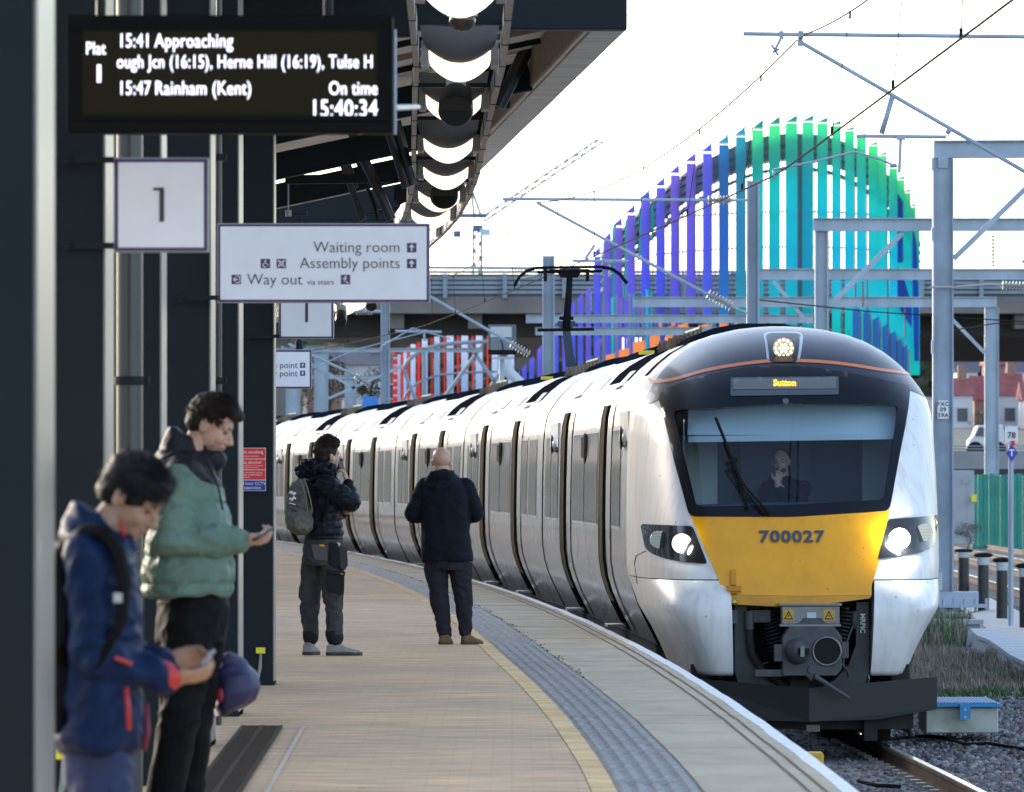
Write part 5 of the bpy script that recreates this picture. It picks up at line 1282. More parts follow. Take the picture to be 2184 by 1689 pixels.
yb_ = MB(); a = P(1757,1622,56.5); yb_.box(a.x-.20,a.x,56.5,56.8,a.z-.10,a.z+.06)
single(yb_, 'yellow_box', mat('yellow_box', (.72,.40,.02), .5), 'small yellow box between the rails below the platform edge', 'box', a, bevel=.012)
for pts, lb in (([(1830,1668),(1870,1678),(1920,1680)], 'short black cable by the rail at the bottom edge'), ([(1855,1583),(1900,1578),(1960,1572),(2010,1574),(2060,1590),(2110,1588),(2184,1600)], 'black cable snaking over the ballast right of the rail')):
    q = MB(); q.tube([P(x,y,FPX*2.50/(y-CY))+Vector((0,0,.01)) for x,y in pts], .016, 6); single(q, 'cable', M_rub, lb, 'cable', P(*pts[0],62), smooth=True)
# dry grass and weeds
rg_ = random.Random(11)
def weeds(n, name, mats_, region, hmin, hmax, label, cat, seed, wd=.006, lean=.5):
    r = random.Random(seed); mb = MB()
    for _ in range(n):
        x, y = region(r); Y = FPX*2.48/(y-CY); p = P(x, y, Y); p.z = -1.08+.1*noise.noise(Vector((p.x,p.y*.3,0)))
        cl = noise.noise(Vector((p.x*1.3, p.y*.35, seed)))
        h = r.uniform(hmin, hmax)*(1+.7*cl); a = r.uniform(0, 6.28); l = r.uniform(.1, lean)*h
        w_ = Vector((math.cos(a+1.57), math.sin(a+1.57), 0))*wd*r.uniform(.6,1.5); q1 = p+Vector((math.cos(a)*l*.4, math.sin(a)*l*.4, h*.6)); q2 = p+Vector((math.cos(a)*l, math.sin(a)*l, h))
        mb.add([p-w_, p+w_, q1+w_*.7, q1-w_*.7, q2], [(0,1,2,3),(3,2,4)], r.randrange(len(mats_)))
    o = mb.build(name, mats_, smooth=False); return tag(o, label, cat, kind='stuff')
GM = [mat('straw_%d'%i, c, .9) for i,c in enumerate(((.30,.24,.19),(.22,.17,.14),(.36,.30,.24),(.16,.14,.10)))]
GG = [mat('leaf_%d'%i, c, .8) for i,c in enumerate(((.06,.12,.03),(.09,.16,.045),(.045,.08,.03)))]
weeds(16000, 'dry_grass', GM, lambda r: (r.uniform(1945,2240), r.uniform(1395,1480)), .06, .24, 'dry straw coloured grass between the train nose and the cable troughs', 'grass', 5)
weeds(9000, 'green_weeds', GG, lambda r: (r.gauss(2060,95), r.uniform(1400,1492)), .05, .17, 'low green weeds at the front of the dry grass', 'weeds', 6, wd=.012, lean=1.2)
weeds(1500, 'wall_weeds', GG+GM[:2], lambda r: (r.uniform(1950,2060), r.uniform(1335,1372)), .1, .5, 'weeds growing against the low grey wall', 'weeds', 7, wd=.010)
def leafline(r):
    Y = r.uniform(70, 130); off = toff(Y)+.01
    return Y, off
mb = MB(); r = random.Random(4)
for _ in range(900):
    Y = r.uniform(52, 128)
    if noise.noise(Vector((Y*.7,0,0))) < -.05: continue
    p = at(Y, toff(Y)+r.gauss(0,.02), .004); s_ = r.uniform(.008,.022); a = r.uniform(0,6.28); d1 = Vector((math.cos(a),math.sin(a),r.uniform(.2,.8)))*s_; d2 = Vector((-math.sin(a),math.cos(a),0))*s_*.5
    mb.add([p-d2, p+d2, p+d1], [(0,1,2)], r.randrange(3))
tag(mb.build('joint_moss', GG), 'small green weeds growing in the joint behind the tactile paving', 'weeds', kind='stuff')

# ------------------------------------------------------------------ far background
YO = 405.0
br_ = thing('road_overpass', 'long concrete road overpass with a railed parapet crossing behind the gantries', 'bridge', P(1100,760,YO))
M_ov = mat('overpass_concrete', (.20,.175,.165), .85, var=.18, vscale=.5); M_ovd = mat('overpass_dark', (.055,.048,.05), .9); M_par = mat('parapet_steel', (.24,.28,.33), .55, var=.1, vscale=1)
def orect(m, x0, x1, y0, y1, dy0, dy1, mb=None): a = P(x0,y1,YO); c = P(x1,y0,YO); mb = mb or MB(); mb.box(a.x,c.x,YO+dy0,YO+dy1,a.z,c.z); return mb
orect(M_ov, 300, 2500, 633, 668, 0, 12).build('edge_beam', M_ov, br_)
orect(M_ov, 300, 2500, 577, 583, -.1, .2).build('top_rail', M_par, br_)
for y in (590,600,610,620): orect(M_par, 300, 2500, y, y+6.5, -.05, .05).build('parapet_rail', M_par, br_)
orect(M_par, 300, 2500, 584, 633, .3, .35).build('parapet_mesh', mat('parapet_back', (.17,.19,.22), .7), br_)
x = 310
while x < 2500: orect(M_par, x, x+9, 584, 636, -.35, -.06).build('parapet_post', M_par, br_); x += 127
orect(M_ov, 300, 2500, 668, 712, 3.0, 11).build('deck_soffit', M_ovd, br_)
x = 330
while x < 2500: orect(M_ov, x, x+30, 668, 700, 1.0, 3.0).build('girder', M_ov, br_); x += 167
# side wall of the abutment seen on the left, and a dark sheet for the shade under the span on the right
q = MB(); a = P(640,745,YO+14); c = P(1250,690,YO+14); q.prism([P(640,690,YO+14),P(1260,690,YO+14),P(1260,762,YO+14),P(950,760,YO+14),P(640,722,YO+14)], (0,0,0), (0,3,0)); q.build('abutment', M_ov, br_)
q = MB(); a = P(1960,770,YO+14); c = P(2500,690,YO+14); q.box(a.x,c.x,YO+14,YO+17,a.z,c.z); q.build('span_shade', M_ovd, br_)
for x in (560, 1850, 2320): q = MB(); a = P(x,1045,YO); c = P(x+50,668,YO); q.box(a.x,c.x,YO+4,YO+7,a.z,c.z); q.build('pier', M_ov, br_)
q = MB()
for k in range(9): a = P(1090+k*6.5,578,YO); q.tube([a+Vector((-.08,0,0)), a+Vector((0,0,.16)), a+Vector((.1,0,0))], .03, 5)
q.build('bird_spikes', M_dk, br_)

# coloured blade screen: fins on a curved lattice
YF = 350.0
fs_ = thing('blade_screen', 'tall curved screen of purple, blue and green upright blades', 'screen', P(1600,780,YF))
M_lat = mat('lattice_grey', (.15,.17,.20), .6); M_lat2 = mat('lattice_mid', (.25,.28,.33), .6)
def fin_mat(nm, stops):
    if nm in MATS: return MATS[nm]
    m = bpy.data.materials.new(nm); m.use_nodes = True; MATS[nm] = m; n = m.node_tree; b = n.nodes['Principled BSDF']
    tc = n.nodes.new('ShaderNodeTexCoord'); sx = n.nodes.new('ShaderNodeSeparateXYZ'); cr = n.nodes.new('ShaderNodeValToRGB')
    n.links.new(tc.outputs['Generated'], sx.inputs[0]); n.links.new(sx.outputs[2], cr.inputs[0])
    cr.color_ramp.elements[0].position = stops[0][0]; cr.color_ramp.elements[0].color = (*stops[0][1],1)
    cr.color_ramp.elements[1].position = stops[-1][0]; cr.color_ramp.elements[1].color = (*stops[-1][1],1)
    for s in stops[1:-1]: e = cr.color_ramp.elements.new(s[0]); e.color = (*s[1],1)
    n.links.new(cr.outputs[0], b.inputs['Base Color']); b.inputs['Roughness'].default_value = .4
    # thin translucent panel: daylight passes through it
    tl = n.nodes.new('ShaderNodeBsdfTranslucent'); mx = n.nodes.new('ShaderNodeMixShader'); mx.inputs[0].default_value = .6
    n.links.new(cr.outputs[0], tl.inputs[0]); n.links.new(b.outputs[0], mx.inputs[1]); n.links.new(tl.outputs[0], mx.inputs[2]); n.links.new(mx.outputs[0], n.nodes['Material Output'].inputs[0])
    return m
PUR = fin_mat('blade_purple', [(0,(.26,.23,.74)),(.5,(.29,.24,.78)),(1,(.38,.29,.76))])
PUR2 = fin_mat('blade_indigo', [(0,(.18,.27,.80)),(.5,(.20,.23,.82)),(1,(.30,.27,.80))])
BLU = fin_mat('blade_blue', [(0,(.06,.42,.70)),(.5,(.08,.28,.72)),(1,(.09,.34,.60))])
CYA = fin_mat('blade_cyan', [(0,(.03,.60,.62)),(.5,(.08,.45,.66)),(1,(.08,.50,.58))])
GRN = fin_mat('blade_green', [(0,(.01,.66,.70)),(.45,(.003,.64,.72)),(.8,(.01,.68,.62)),(1,(.20,.85,.42))])
GR2 = fin_mat('blade_teal', [(0,(.01,.68,.55)),(.4,(.003,.62,.78)),(.75,(.005,.66,.70)),(1,(.16,.82,.46))])
M_or2 = fin_mat('panel_orange', [(0,(.86,.40,.13)),(1,(.88,.46,.18))]); M_tealf = fin_mat('blade_aqua', [(0,(.05,.62,.58)),(1,(.10,.70,.60))]); M_cob = fin_mat('blade_cobalt', [(0,(.01,.12,.55)),(1,(.01,.10,.48))])
M_azu = fin_mat('blade_azure', [(0,(.05,.27,.66)),(1,(.06,.33,.70))])
fins = [(1274,520,12,760,PUR2),(1296,489,13,800,PUR),(1319,458,14,790,PUR),(1346,431,15,780,PUR),(1377,400,16,770,PUR2),(1409,373,16,765,PUR2),(1440,346,16,700,PUR),(1474,321,17,690,PUR),(1509,300,17,690,PUR2),(1544,282,18,720,BLU),(1580,265,18,720,CYA),
        (1616,253,20,770,GRN),(1652,246,20,780,GRN),(1688,244,21,780,GR2),(1723,244,20,780,GR2),(1754,249,19,780,GR2),(1784,256,19,780,GR2),(1812,269,20,780,GR2),(1837,284,20,790,GR2),(1862,302,20,800,GRN),(1882,323,19,800,GRN),(1905,350,18,800,GR2),(1921,375,17,800,GRN),(1935,402,15,800,GRN),(1947,433,12,800,GR2),(1957,480,9,800,GRN)]
def ydep(x): return YF+ (0 if x < 1640 else 8.6*(1-math.sqrt(max(0,1-((x-1640)/335)**2))))+(0 if x > 1500 else (1500-x)*.05)
for x, yt, wd, yb2, m in fins:
    wd *= 1.22 if x < 1780 else 1.02; Y = ydep(x); a = P(x-wd/2, yb2, Y); b = P(x+wd/2, yt, Y); wdt = b.x-a.x; pk = (26 if x < 1600 else max(8, 24-(x-1600)*.07))*Y/FPX
    q = MB(); q.prism([(a.x,Y,a.z),(b.x,Y,a.z),(b.x,Y,b.z-pk-.02),(a.x,Y,b.z-pk-.02)], (0,0,0), (0,.10,0)); q.build('blade', m, fs_)
    q = MB()
    if x < 1600: q.prism([(a.x-.1,Y,b.z-pk+.06),(b.x,Y,b.z-pk+.06),(b.x-.05,Y,b.z),(b.x-wdt*.35,Y,b.z-pk*.35)], (0,0,0), (0,.10,0))
    else: q.prism([(a.x,Y,b.z-pk+.06),(b.x,Y,b.z-pk+.06),(b.x,Y,b.z)], (0,0,0), (0,.10,0))
    q.build('blade_tip', m if x < 1540 else CYA if x < 1600 else fin_mat('tip_teal', [(0,(.01,.50,.42)),(1,(.01,.48,.42))]), fs_)
    if x > 1540:
        q = MB(); q.box(a.x,b.x,Y-.03,Y-.005,b.z-pk-.0,b.z-pk+.08); q.build('blade_cap', mat('cap_silver', (.55,.6,.62), .3), fs_)
# side faces that show aqua between the purple blades, and cobalt patches at the right end
for x, y0, y1, w_ in ((1290,500,700,9),(1310,470,720,10),(1338,455,650,11),(1367,430,560,10),(1392,425,520,6),(1222,640,700,6),(1258,620,690,8),(1300,700,760,7)):
    q = MB(); Y = ydep(x)+.3; q.prism([P(x-w_/2,y0+18,Y),P(x+w_/2,y0,Y),P(x+w_/2,y1-30,Y),P(x-w_/2,y1,Y)], (0,0,0), (0,.06,0)); q.build('aqua_blade', M_tealf, fs_)
for pts in ([(1909,405),(1926,430),(1926,560),(1909,560)],[(1911,560),(1930,600),(1945,650),(1945,700),(1926,670),(1911,640)],[(1946,480),(1955,520),(1960,640),(1960,770),(1950,770),(1946,600)]):
    Y = ydep(1920)-.2; q = MB(); q.prism([P(x,y,Y) for x,y in pts], (0,0,0), (0,.05,0)); q.build('cobalt_patch', M_cob, fs_)
# lower purple blades stepping down to the left and azure blades at the right
for x, y0, y1, w_ in ((1105,790,830,8),(1118,775,825,9),(1134,758,820,10),(1151,735,815,10),(1168,710,810,10),(1186,690,805,10),(1205,655,800,11),(1222,640,790,10),(1238,625,790,11),(1255,610,790,11),(1275,720,790,10)):
    q = MB(); Y = YF+4; a = P(x-w_/2,y1,Y); c = P(x+w_/2,y0,Y); q.prism([(a.x,Y,a.z),(c.x,Y,a.z),(c.x,Y,c.z),(a.x,Y,c.z-.25)], (0,0,0), (0,.3,0)); q.build('short_blade', PUR if int(x)%2 else PUR2, fs_)
for x, y0, y1, w_ in ((1826,655,800,14),(1848,660,800,13),(1868,675,800,13),(1888,690,800,12),(1905,705,800,11),(1919,720,800,10),(1931,735,800,9)):
    q = MB(); Y = YF-4; a = P(x-w_/2,y1,Y); c = P(x+w_/2,y0,Y); q.prism([(a.x,Y,a.z),(c.x,Y,a.z),(c.x,Y,c.z),(a.x,Y,c.z-.15)], (0,0,0), (0,.3,0)); q.build('azure_blade', M_azu, fs_)
    q = MB(); q.box(c.x+.02,c.x+.12,Y+.2,Y+.35,a.z,c.z-.2); q.build('azure_post', M_lat2, fs_)
for k in range(17):
    x = 1288+k*9.2; y0 = 640+8*math.sin(k*1.7)-k*1.5; q = MB(); Y = YF+5; a = P(x-2.6,775,Y); c = P(x+2.6,y0,Y); q.box(a.x,c.x,Y,Y+.1,a.z,c.z); q.build('back_blade', (PUR, PUR2, M_tealf, CYA)[k % 4] if k % 3 else M_lat2, fs_)
for x0, x1, y0, y1 in ((1250,1262,790,812),(1268,1290,783,800),(1292,1312,763,800),(1320,1342,752,800),(1350,1376,735,792),(1386,1408,722,780),(1420,1436,704,760),(1446,1468,698,750),(1490,1512,700,745),(1535,1552,692,735),(1566,1580,690,720),(1405,1412,688,694),(1432,1440,688,693),(1618,1632,690,700),(1655,1670,690,700)):
    q = MB(); Y = YF-5; y0 -= 10; q.prism([P(x0,y0+5,Y),P(x1,y0,Y),P(x1,y1+3,Y),P(x0,y1+3,Y)], (0,0,0), (0,.1,0)); q.build('orange_panel', M_or2, fs_)
# lattice behind: ring beams following the outline, panels, uprights
topx = [f[0] for f in fins]; topy = [f[1] for f in fins]
def oy(x): return float(np.interp(x, topx, topy))
def ring(dy, thick, name, m, x0=1285, x1=1960, dep=.9, flat=None):
    q = MB(); pts = []
    for k in range(41):
        x = x0+(x1-x0)*k/40; pts.append(P(x, oy(x)+dy if flat is None else flat+(oy(x)-400)*.12, ydep(x)+dep))
    for a, b in zip(pts[:-1], pts[1:]): q.beam(a, b, .2, thick*YF/FPX)
    q.build(name, m, fs_)
ring(44, 7, 'ring_beam', M_lat); ring(62, 4, 'ring_beam', M_lat); ring(80, 3, 'ring_beam', M_lat); ring(98, 3, 'ring_beam', M_lat); ring(116, 7, 'ring_beam', M_lat)
for f in (470, 545, 600, 660, 720): ring(0, 3, 'ring_beam', M_lat2, flat=f, x0=1400, x1=1955)
for a, b in zip(fins[:-1], fins[1:]):
    x = (a[0]+b[0])/2; w_ = abs(b[0]-a[0])*.5; Y = ydep(x)+1.1
    q = MB(); q.prism([P(x-w_,oy(x-w_)+46,Y),P(x+w_,oy(x+w_)+46,Y),P(x+w_,oy(x+w_)+96,Y),P(x-w_,oy(x-w_)+96,Y)], (0,0,0), (0,.05,0)); q.build('louvre_panel', mat('louvre_dark', (.25,.28,.32), .7), fs_)
    q = MB(); c0 = P(x-2,oy(x)+44,Y+.3); q.box(c0.x,c0.x+.06,Y+.3,Y+.4,P(0,780,Y).z,c0.z) if x < 1950 else None; q.build('upright', M_lat2, fs_)
q = MB(); a = P(1694,260,YF+.8); q.box(a.x,a.x+.5,YF+.6,YF+1,P(0,780,YF).z,P(0,285,YF).z); q.build('main_post', M_lat, fs_)
for x in (1330,1530,1860): q = MB(); a = P(x,1050,YF); q.box(a.x,a.x+.6,YF+1,YF+1.6,a.z,P(0,790,YF).z); q.build('leg', M_lat2, fs_)

# red and white ring with steel frame
rr_ = thing('red_white_screen', 'curved screen of red and white upright panels in a steel frame', 'screen', P(960,860,340))
M_rw = fin_mat('panel_white', [(0,(.42,.54,.76)),(1,(.70,.76,.86))]); M_rr = fin_mat('panel_red', [(0,(.80,.06,.03)),(1,(.82,.12,.07))])
cols_ = [(843,768,M_rr,9),(851,756,M_rw,6),(857,750,M_rr,4),(864,743,M_rw,7),(871,739,M_rr,4),(881,734,M_rw,11),(893,730,M_rr,7),(906,724,M_rw,12),(921,720,M_rr,4),(932,718,M_rw,12),(948,717,M_rr,5),(960,716,M_rw,15),(977,716,M_rr,5),(991,716,M_rw,15),(1008,716,M_rr,4),(1022,716,M_rw,15),(1040,716,M_rr,4),(1056,716,M_rw,14),(1074,716,M_rr,4),(1090,722,M_rw,13)]
for x, yt, m, w_ in cols_:
    Y = 340+(0 if x > 930 else (930-x)**2*.0009); a = P(x-w_/2,900,Y); c = P(x+w_/2,yt,Y); q = MB(); q.box(a.x,c.x,Y,Y+.15,a.z,c.z); q.build('panel', m, rr_)
for k in range(16):
    y = 745+k*8; q = MB(); a = P(838,y+4,345); c = P(852,y,345); q.box(a.x,c.x,346,346.2,a.z,c.z); q.build('red_scale', M_rr if k%2 else M_rw, rr_)
q = MB(); pts = [P(x,y,337) for x,y in ((862,790),(866,775),(880,760),(905,745),(940,735),(980,731),(1030,729),(1100,727))]
q.tube(pts, .09, 8); q.tube([p+Vector((0,0,-1.4)) for p in pts], .05, 8); q.build('frame_ring', M_par, rr_, smooth=True)
for x0,y0,x1,y1 in ((905,740,905,900),(862,790,885,850),(945,850,1030,735),(1020,870,1085,760),(1000,735,1080,850)): q = MB(); q.tube([P(x0,y0,336),P(x1,y1,336)], .09, 6); q.build('frame_tube', M_par, rr_)
# grey equipment box hanging on its pole near the pantograph, with the white bent duct
eb_ = thing('equipment_box', 'grey open backed equipment box on a pole under the overpass', 'box', P(1070,750,160))
Yb = 160; a = P(1041,756,Yb); c = P(1101,692,Yb); q = MB(); q.box(a.x,c.x,Yb,Yb+.5,a.z,c.z); q.build('case', mat('box_greygreen', (.10,.13,.14), .5), eb_, bevel=.02)
q = MB(); q.box(a.x+.06,c.x-.08,Yb-.03,Yb-.004,a.z+.1,c.z-.05); q.build('panel', mat('box_panel', (.17,.20,.205), .45), eb_)
q = MB(); q.box(a.x+.05,c.x-.1,Yb-.06,Yb-.032,c.z-.28,c.z-.05); q.build('panel', M_grayp, eb_)
q = MB(); q.box(a.x,c.x,Yb-.05,Yb-.005,a.z,a.z+.1); q.tube([P(1068,725,Yb-.1),P(1072,735,Yb-.1),P(1073,756,Yb-.1)], .015, 6); q.build('trim', M_rub, eb_)
q = MB(); q.tube([P(1070,757,Yb+.2),P(1070,1000,Yb+.2)], .06, 8); q.beam(P(1052,764,Yb),P(1096,763,Yb),.08,.05); q.build('pole', M_ole, eb_)
dc = MB(); dc.tube([P(1080,765,165),P(1080,780,165),P(1086,795,165),P(1112,818,165),P(1112,900,165)], .13, 14); single(dc, 'bent_duct', mat('duct_white', (.55,.58,.6), .5), 'white bent duct pipe below the grey equipment box', 'duct', P(1085,790,165), smooth=True)

# tower crane, far off; haze is put into its paled colours
YK = 620.0
ck = thing('tower_crane', 'pale lattice tower crane rising behind the overpass', 'crane', P(1018,1000,YK))
M_ck = mat('crane_bluegrey', (.30,.30,.36), .7); M_ck2 = mat('crane_hazed', (.48,.44,.44), .7); M_ckd = mat('crane_blue', (.10,.14,.26), .6)
def lattice(mb, a, b, w, n, r=.11):
    a = Vector(a); b = Vector(b); d = (b-a).normalized(); u = Vector((0,1,0)); v = d.cross(u).normalized()
    cs = [v*w/2+u*w/2, v*w/2-u*w/2, -v*w/2-u*w/2, -v*w/2+u*w/2]
    for c in cs: mb.tube([a+c, b+c], r, 5)
    for k in range(n):
        p = a+(b-a)*(k/n); q2 = a+(b-a)*((k+1)/n)
        mb.tube([p+cs[0 if k%2 else 3], q2+cs[3 if k%2 else 0]], r*.6, 4); mb.tube([p+cs[1 if k%2 else 2], q2+cs[2 if k%2 else 1]], r*.6, 4); mb.tube([p+cs[0],p+cs[3]], r*.6, 4)
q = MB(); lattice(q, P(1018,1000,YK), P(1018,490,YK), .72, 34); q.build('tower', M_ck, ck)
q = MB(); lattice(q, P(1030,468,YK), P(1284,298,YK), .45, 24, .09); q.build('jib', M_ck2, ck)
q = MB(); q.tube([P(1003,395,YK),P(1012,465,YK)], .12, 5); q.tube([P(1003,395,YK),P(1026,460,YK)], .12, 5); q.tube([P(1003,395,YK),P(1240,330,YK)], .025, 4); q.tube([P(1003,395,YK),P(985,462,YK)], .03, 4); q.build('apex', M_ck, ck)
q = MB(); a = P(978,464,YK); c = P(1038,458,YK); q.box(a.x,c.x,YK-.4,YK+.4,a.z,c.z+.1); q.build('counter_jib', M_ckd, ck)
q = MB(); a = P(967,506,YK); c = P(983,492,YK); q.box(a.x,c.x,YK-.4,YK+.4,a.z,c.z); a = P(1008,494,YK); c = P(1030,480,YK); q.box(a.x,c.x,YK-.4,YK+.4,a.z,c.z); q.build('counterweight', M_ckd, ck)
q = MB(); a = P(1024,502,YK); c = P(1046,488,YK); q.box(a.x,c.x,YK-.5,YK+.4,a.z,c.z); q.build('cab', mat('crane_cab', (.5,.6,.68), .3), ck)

# houses on the rising street at the right and to the left, van, wall, green hoarding, cabinet
M_roof = mat('roof_red', (.30,.075,.07), .75, var=.2, vscale=1.5); M_roofg = mat('roof_slate', (.12,.11,.13), .8, var=.2); M_wallw = mat('render_white', (.62,.62,.63), .7); M_wallb = mat('house_brick', (.30,.17,.13), .8, var=.15); M_wing = mat('house_glass', (.06,.07,.09), .2)
hn = 0
def house(x0, x1, ye, yr, yb, Y, wm, rm, label):
    a = P(x0, yb, Y); c = P(x1, ye, Y); rz = P(0, yr, Y).z
    h = thing('house', label, 'house', ((a.x+c.x)/2, Y+3, a.z), 'terraced houses on the street beyond the railway')
    q = MB(); q.box(a.x,c.x,Y,Y+6,a.z,c.z); q.build('wall', wm, h)
    q = MB(); q.prism([(a.x-.2,Y-.3,c.z-.1),(a.x-.2,Y+6.3,c.z-.1),(a.x-.2,Y+3,rz)], (0,0,0), (c.x-a.x+.4,0,0)); rf = q.build('roof', rm, h)
    q = MB(); q.box(c.x-.9,c.x-.3,Y+2.6,Y+3.4,rz-.4,rz+.9); q.build('chimney', M_wallb, rf)
    n = max(1, int((c.x-a.x)/2.2))
    for fl in range(2 if c.z-a.z > 3.6 else 1):
        for k in range(n):
            wx = a.x+(k+.5)*(c.x-a.x)/n; wz = c.z-1.5-fl*2.5
            q = MB(); q.box(wx-.45,wx+.45,Y-.05,Y-.01,wz-.55,wz+.55); f = q.build('window', M_wallw if wm is not M_wallw else M_grayp, h)
            q = MB(); q.box(wx-.37,wx+.37,Y-.07,Y-.052,wz-.47,wz+.47); q.build('pane', M_wing, f)
YH = 520
house(2040,2085,790,757,860,YH+30,M_wallw,M_roofg,'white house with a grey roof just right of the wide mast')
house(2030,2075,840,805,930,YH,M_wallw,M_roof,'white walled red roofed house touching the right side of the wide mast')
house(2078,2130,850,800,925,YH+8,M_wallb,M_roof,'brick house with red roof behind the gantry post')
house(2128,2180,840,795,925,YH+4,M_wallw,M_roof,'white walled house with a steep red roof at the right edge')
house(2160,2230,790,755,850,YH+40,M_wallw,M_roofg,'pale house with slate roof higher at the right edge')
house(2105,2160,775,745,830,YH+50,M_wallb,M_roof,'brick house highest on the slope at the right')
house(2185,2260,850,812,925,YH-4,M_wallw,M_roof,'white walled red roofed house cut by the right picture edge')
for k,(x0,x1,ye,yr,yb2,m1,m2,lb) in enumerate(((560,640,790,760,900,M_wallb,M_roofg,'brick house with slate roof behind the small hanging sign'),(655,725,770,735,900,M_wallb,M_roof,'brick house with red roof left of the dark slender mast'),(735,812,775,748,900,M_wallw,M_roof,'pale house with red roof touching the dark slender mast'),(815,850,790,765,900,M_wallb,M_roofg,'narrow brick house just right of the dark slender mast'))):
    house(x0,x1,ye,yr,yb2,YH-20+k*6,m1,M_roofg,lb.replace('red roof','slate roof'))
wl3 = thing('road_wall', 'grey concrete road wall below the white van on the right', 'wall', P(2100,1005,260))
q = MB(); a = P(2020,1000,260); c = P(2400,962,260); q.box(a.x,c.x,260,261,a.z,c.z); q.build('wall', mat('wall_concrete', (.27,.27,.28), .8, var=.15, vscale=.8), wl3)
for y in (950,956): q = MB(); a = P(2020,y+2.2,260); c = P(2400,y,260); q.box(a.x,c.x,260.2,260.3,a.z,c.z); q.build('rail', M_par, wl3)
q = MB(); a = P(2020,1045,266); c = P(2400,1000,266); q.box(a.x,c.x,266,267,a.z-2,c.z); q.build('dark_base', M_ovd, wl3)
vn = thing('white_van', 'small white van parked above the grey road wall', 'van', P(2090,962,268))
q = MB(); Yv = 268; pts = [P(2067,958,Yv),P(2068,938,Yv),P(2076,932,Yv),P(2086,907,Yv),P(2140,905,Yv),P(2141,960,Yv)]; q.prism(pts, (0,0,0), (0,2,0)); q.build('body', M_wallw, vn, bevel=.05)
q = MB(); q.prism([P(2079,930,Yv-.06),P(2088,911,Yv-.06),P(2102,911,Yv-.06),P(2102,930,Yv-.06)], (0,0,0), (0,.03,0)); q.build('side_window', M_wing, vn)
for x in (2080, 2128): q = MB(); c = P(x,960,Yv); q.tube([c+Vector((0,-.05,0)), c+Vector((0,.2,0))], .32, 16); q.build('wheel', M_rub, vn)
hd_ = thing('green_hoarding', 'green corrugated hoarding behind the far tracks on the right', 'fence', P(2130,1145,232))
M_grn = mat('hoarding_green', (.02,.24,.18), .6, var=.15, vscale=1)
x = 2074
while x < 2260:
    q = MB(); a = P(x,1145,232); c = P(x+11,1010+((x*7)%5),232); q.box(a.x,c.x,232,232.15+.12*((x//12)%2),a.z-.5,c.z); q.build('panel', M_grn, hd_); x += 12
cb = thing('grey_cabinet', 'tall grey equipment cabinet right of the wide mast', 'cabinet', P(2055,1130,215))
q = MB(); a = P(2030,1140,215); c = P(2078,1003,215); q.box(a.x,c.x,215,216,a.z-.3,c.z); q.build('body', mat('cabinet_grey', (.33,.35,.37), .6, var=.08, vscale=2), cb, bevel=.03)
q = MB(); q.box(a.x+.05,c.x-.25,214.95,214.99,a.z+.1,c.z-.12); q.tube([P(2058,1025,214.9),P(2058,1025,214.97)], .1, 12); q.build('door', mat('cabinet_grey', (.33,.35,.37), .6), cb)
q = MB(); q.box(P(2072,0,214.8).x,P(2083,0,214.8).x,214.8,214.85,P(0,1070,214.8).z,P(0,1055,214.8).z); q.build('yellow_sticker', M_cyel, cb)
# bushes and bare trees
M_leafs = [mat('bush_%d'%i, c, .85) for i,c in enumerate(((.05,.07,.03),(.08,.09,.04),(.10,.08,.055),(.035,.05,.025)))]
def tree(x, yb2, yt, wpx, Y, label, cat='tree', bare=.5, group=None, seed=0):
    r = random.Random(seed+int(x)); b0 = P(x,yb2,Y); h = P(0,yt,Y).z-b0.z; wd = wpx*Y/FPX
    t = thing('tree' if cat == 'tree' else 'bush', label, cat, b0, group)
    q = MB(); q.tube([b0, b0+Vector((.1,0,h*.35)), b0+Vector((.0,.1,h*.7))], [h*.03,h*.022,h*.01], 7)
    tips = []
    for k in range(16):
        z = r.uniform(.2,.75)*h; a = r.uniform(0,6.28); e = b0+Vector((math.cos(a)*wd*.42*r.uniform(.4,1), math.sin(a)*wd*.4, min(h*.98, z+h*r.uniform(.1,.35))))
        q.tube([b0+Vector((0,0,z)), (b0+Vector((0,0,z))+e)/2+Vector((0,0,.1)), e], [h*.01,h*.007,h*.003], 5); tips.append(e)
    q.build('trunk', mat('bark', (.07,.055,.045), .9), t)
    q = MB()
    for _ in range(int(1500)):
        c = r.choice(tips)+Vector((r.gauss(0,wd*.12), r.gauss(0,wd*.12), r.gauss(0,h*.08)))
        s_ = r.uniform(.06,.16)*h/5; n = Vector((r.uniform(-1,1),r.uniform(-1,1),r.uniform(-1,1))).normalized(); u = n.orthogonal().normalized()*s_; v = n.cross(u)
        q.add([c-u, c+v*.5, c+u, c-v*.5], [(0,1,2,3)], r.randrange(4))
    q.build('crown', M_leafs, t)
tree(700, 900, 760, 90, 430, 'brownish tree behind the far gantries left of the dark mast')
tree(790, 900, 790, 70, 425, 'dull green tree low beside the dark slender mast')
tree(620, 900, 800, 80, 435, 'dull tree below the small hanging sign')
tree(2095, 935, 880, 60, 300, 'small dark tree in front of the red roofed houses')
tree(2063, 1170, 1115, 60, 195, 'low green bush beside the grey cabinet', 'bush')
# land behind, up to the houses
tag(MB().add([P(-2000,1075,250)+Vector((0,0,-1)), P(6000,1075,250)+Vector((0,0,-1)), P(6000,925,500), P(-2000,925,500)], [(0,1,2,3)]).build('hillside', mat('hill_earth', (.13,.115,.09), .95, col2=(.08,.09,.05), vscale=.15)), kind='structure')
sg = MB(); a = P(600,858,380); c = P(780,852,380)
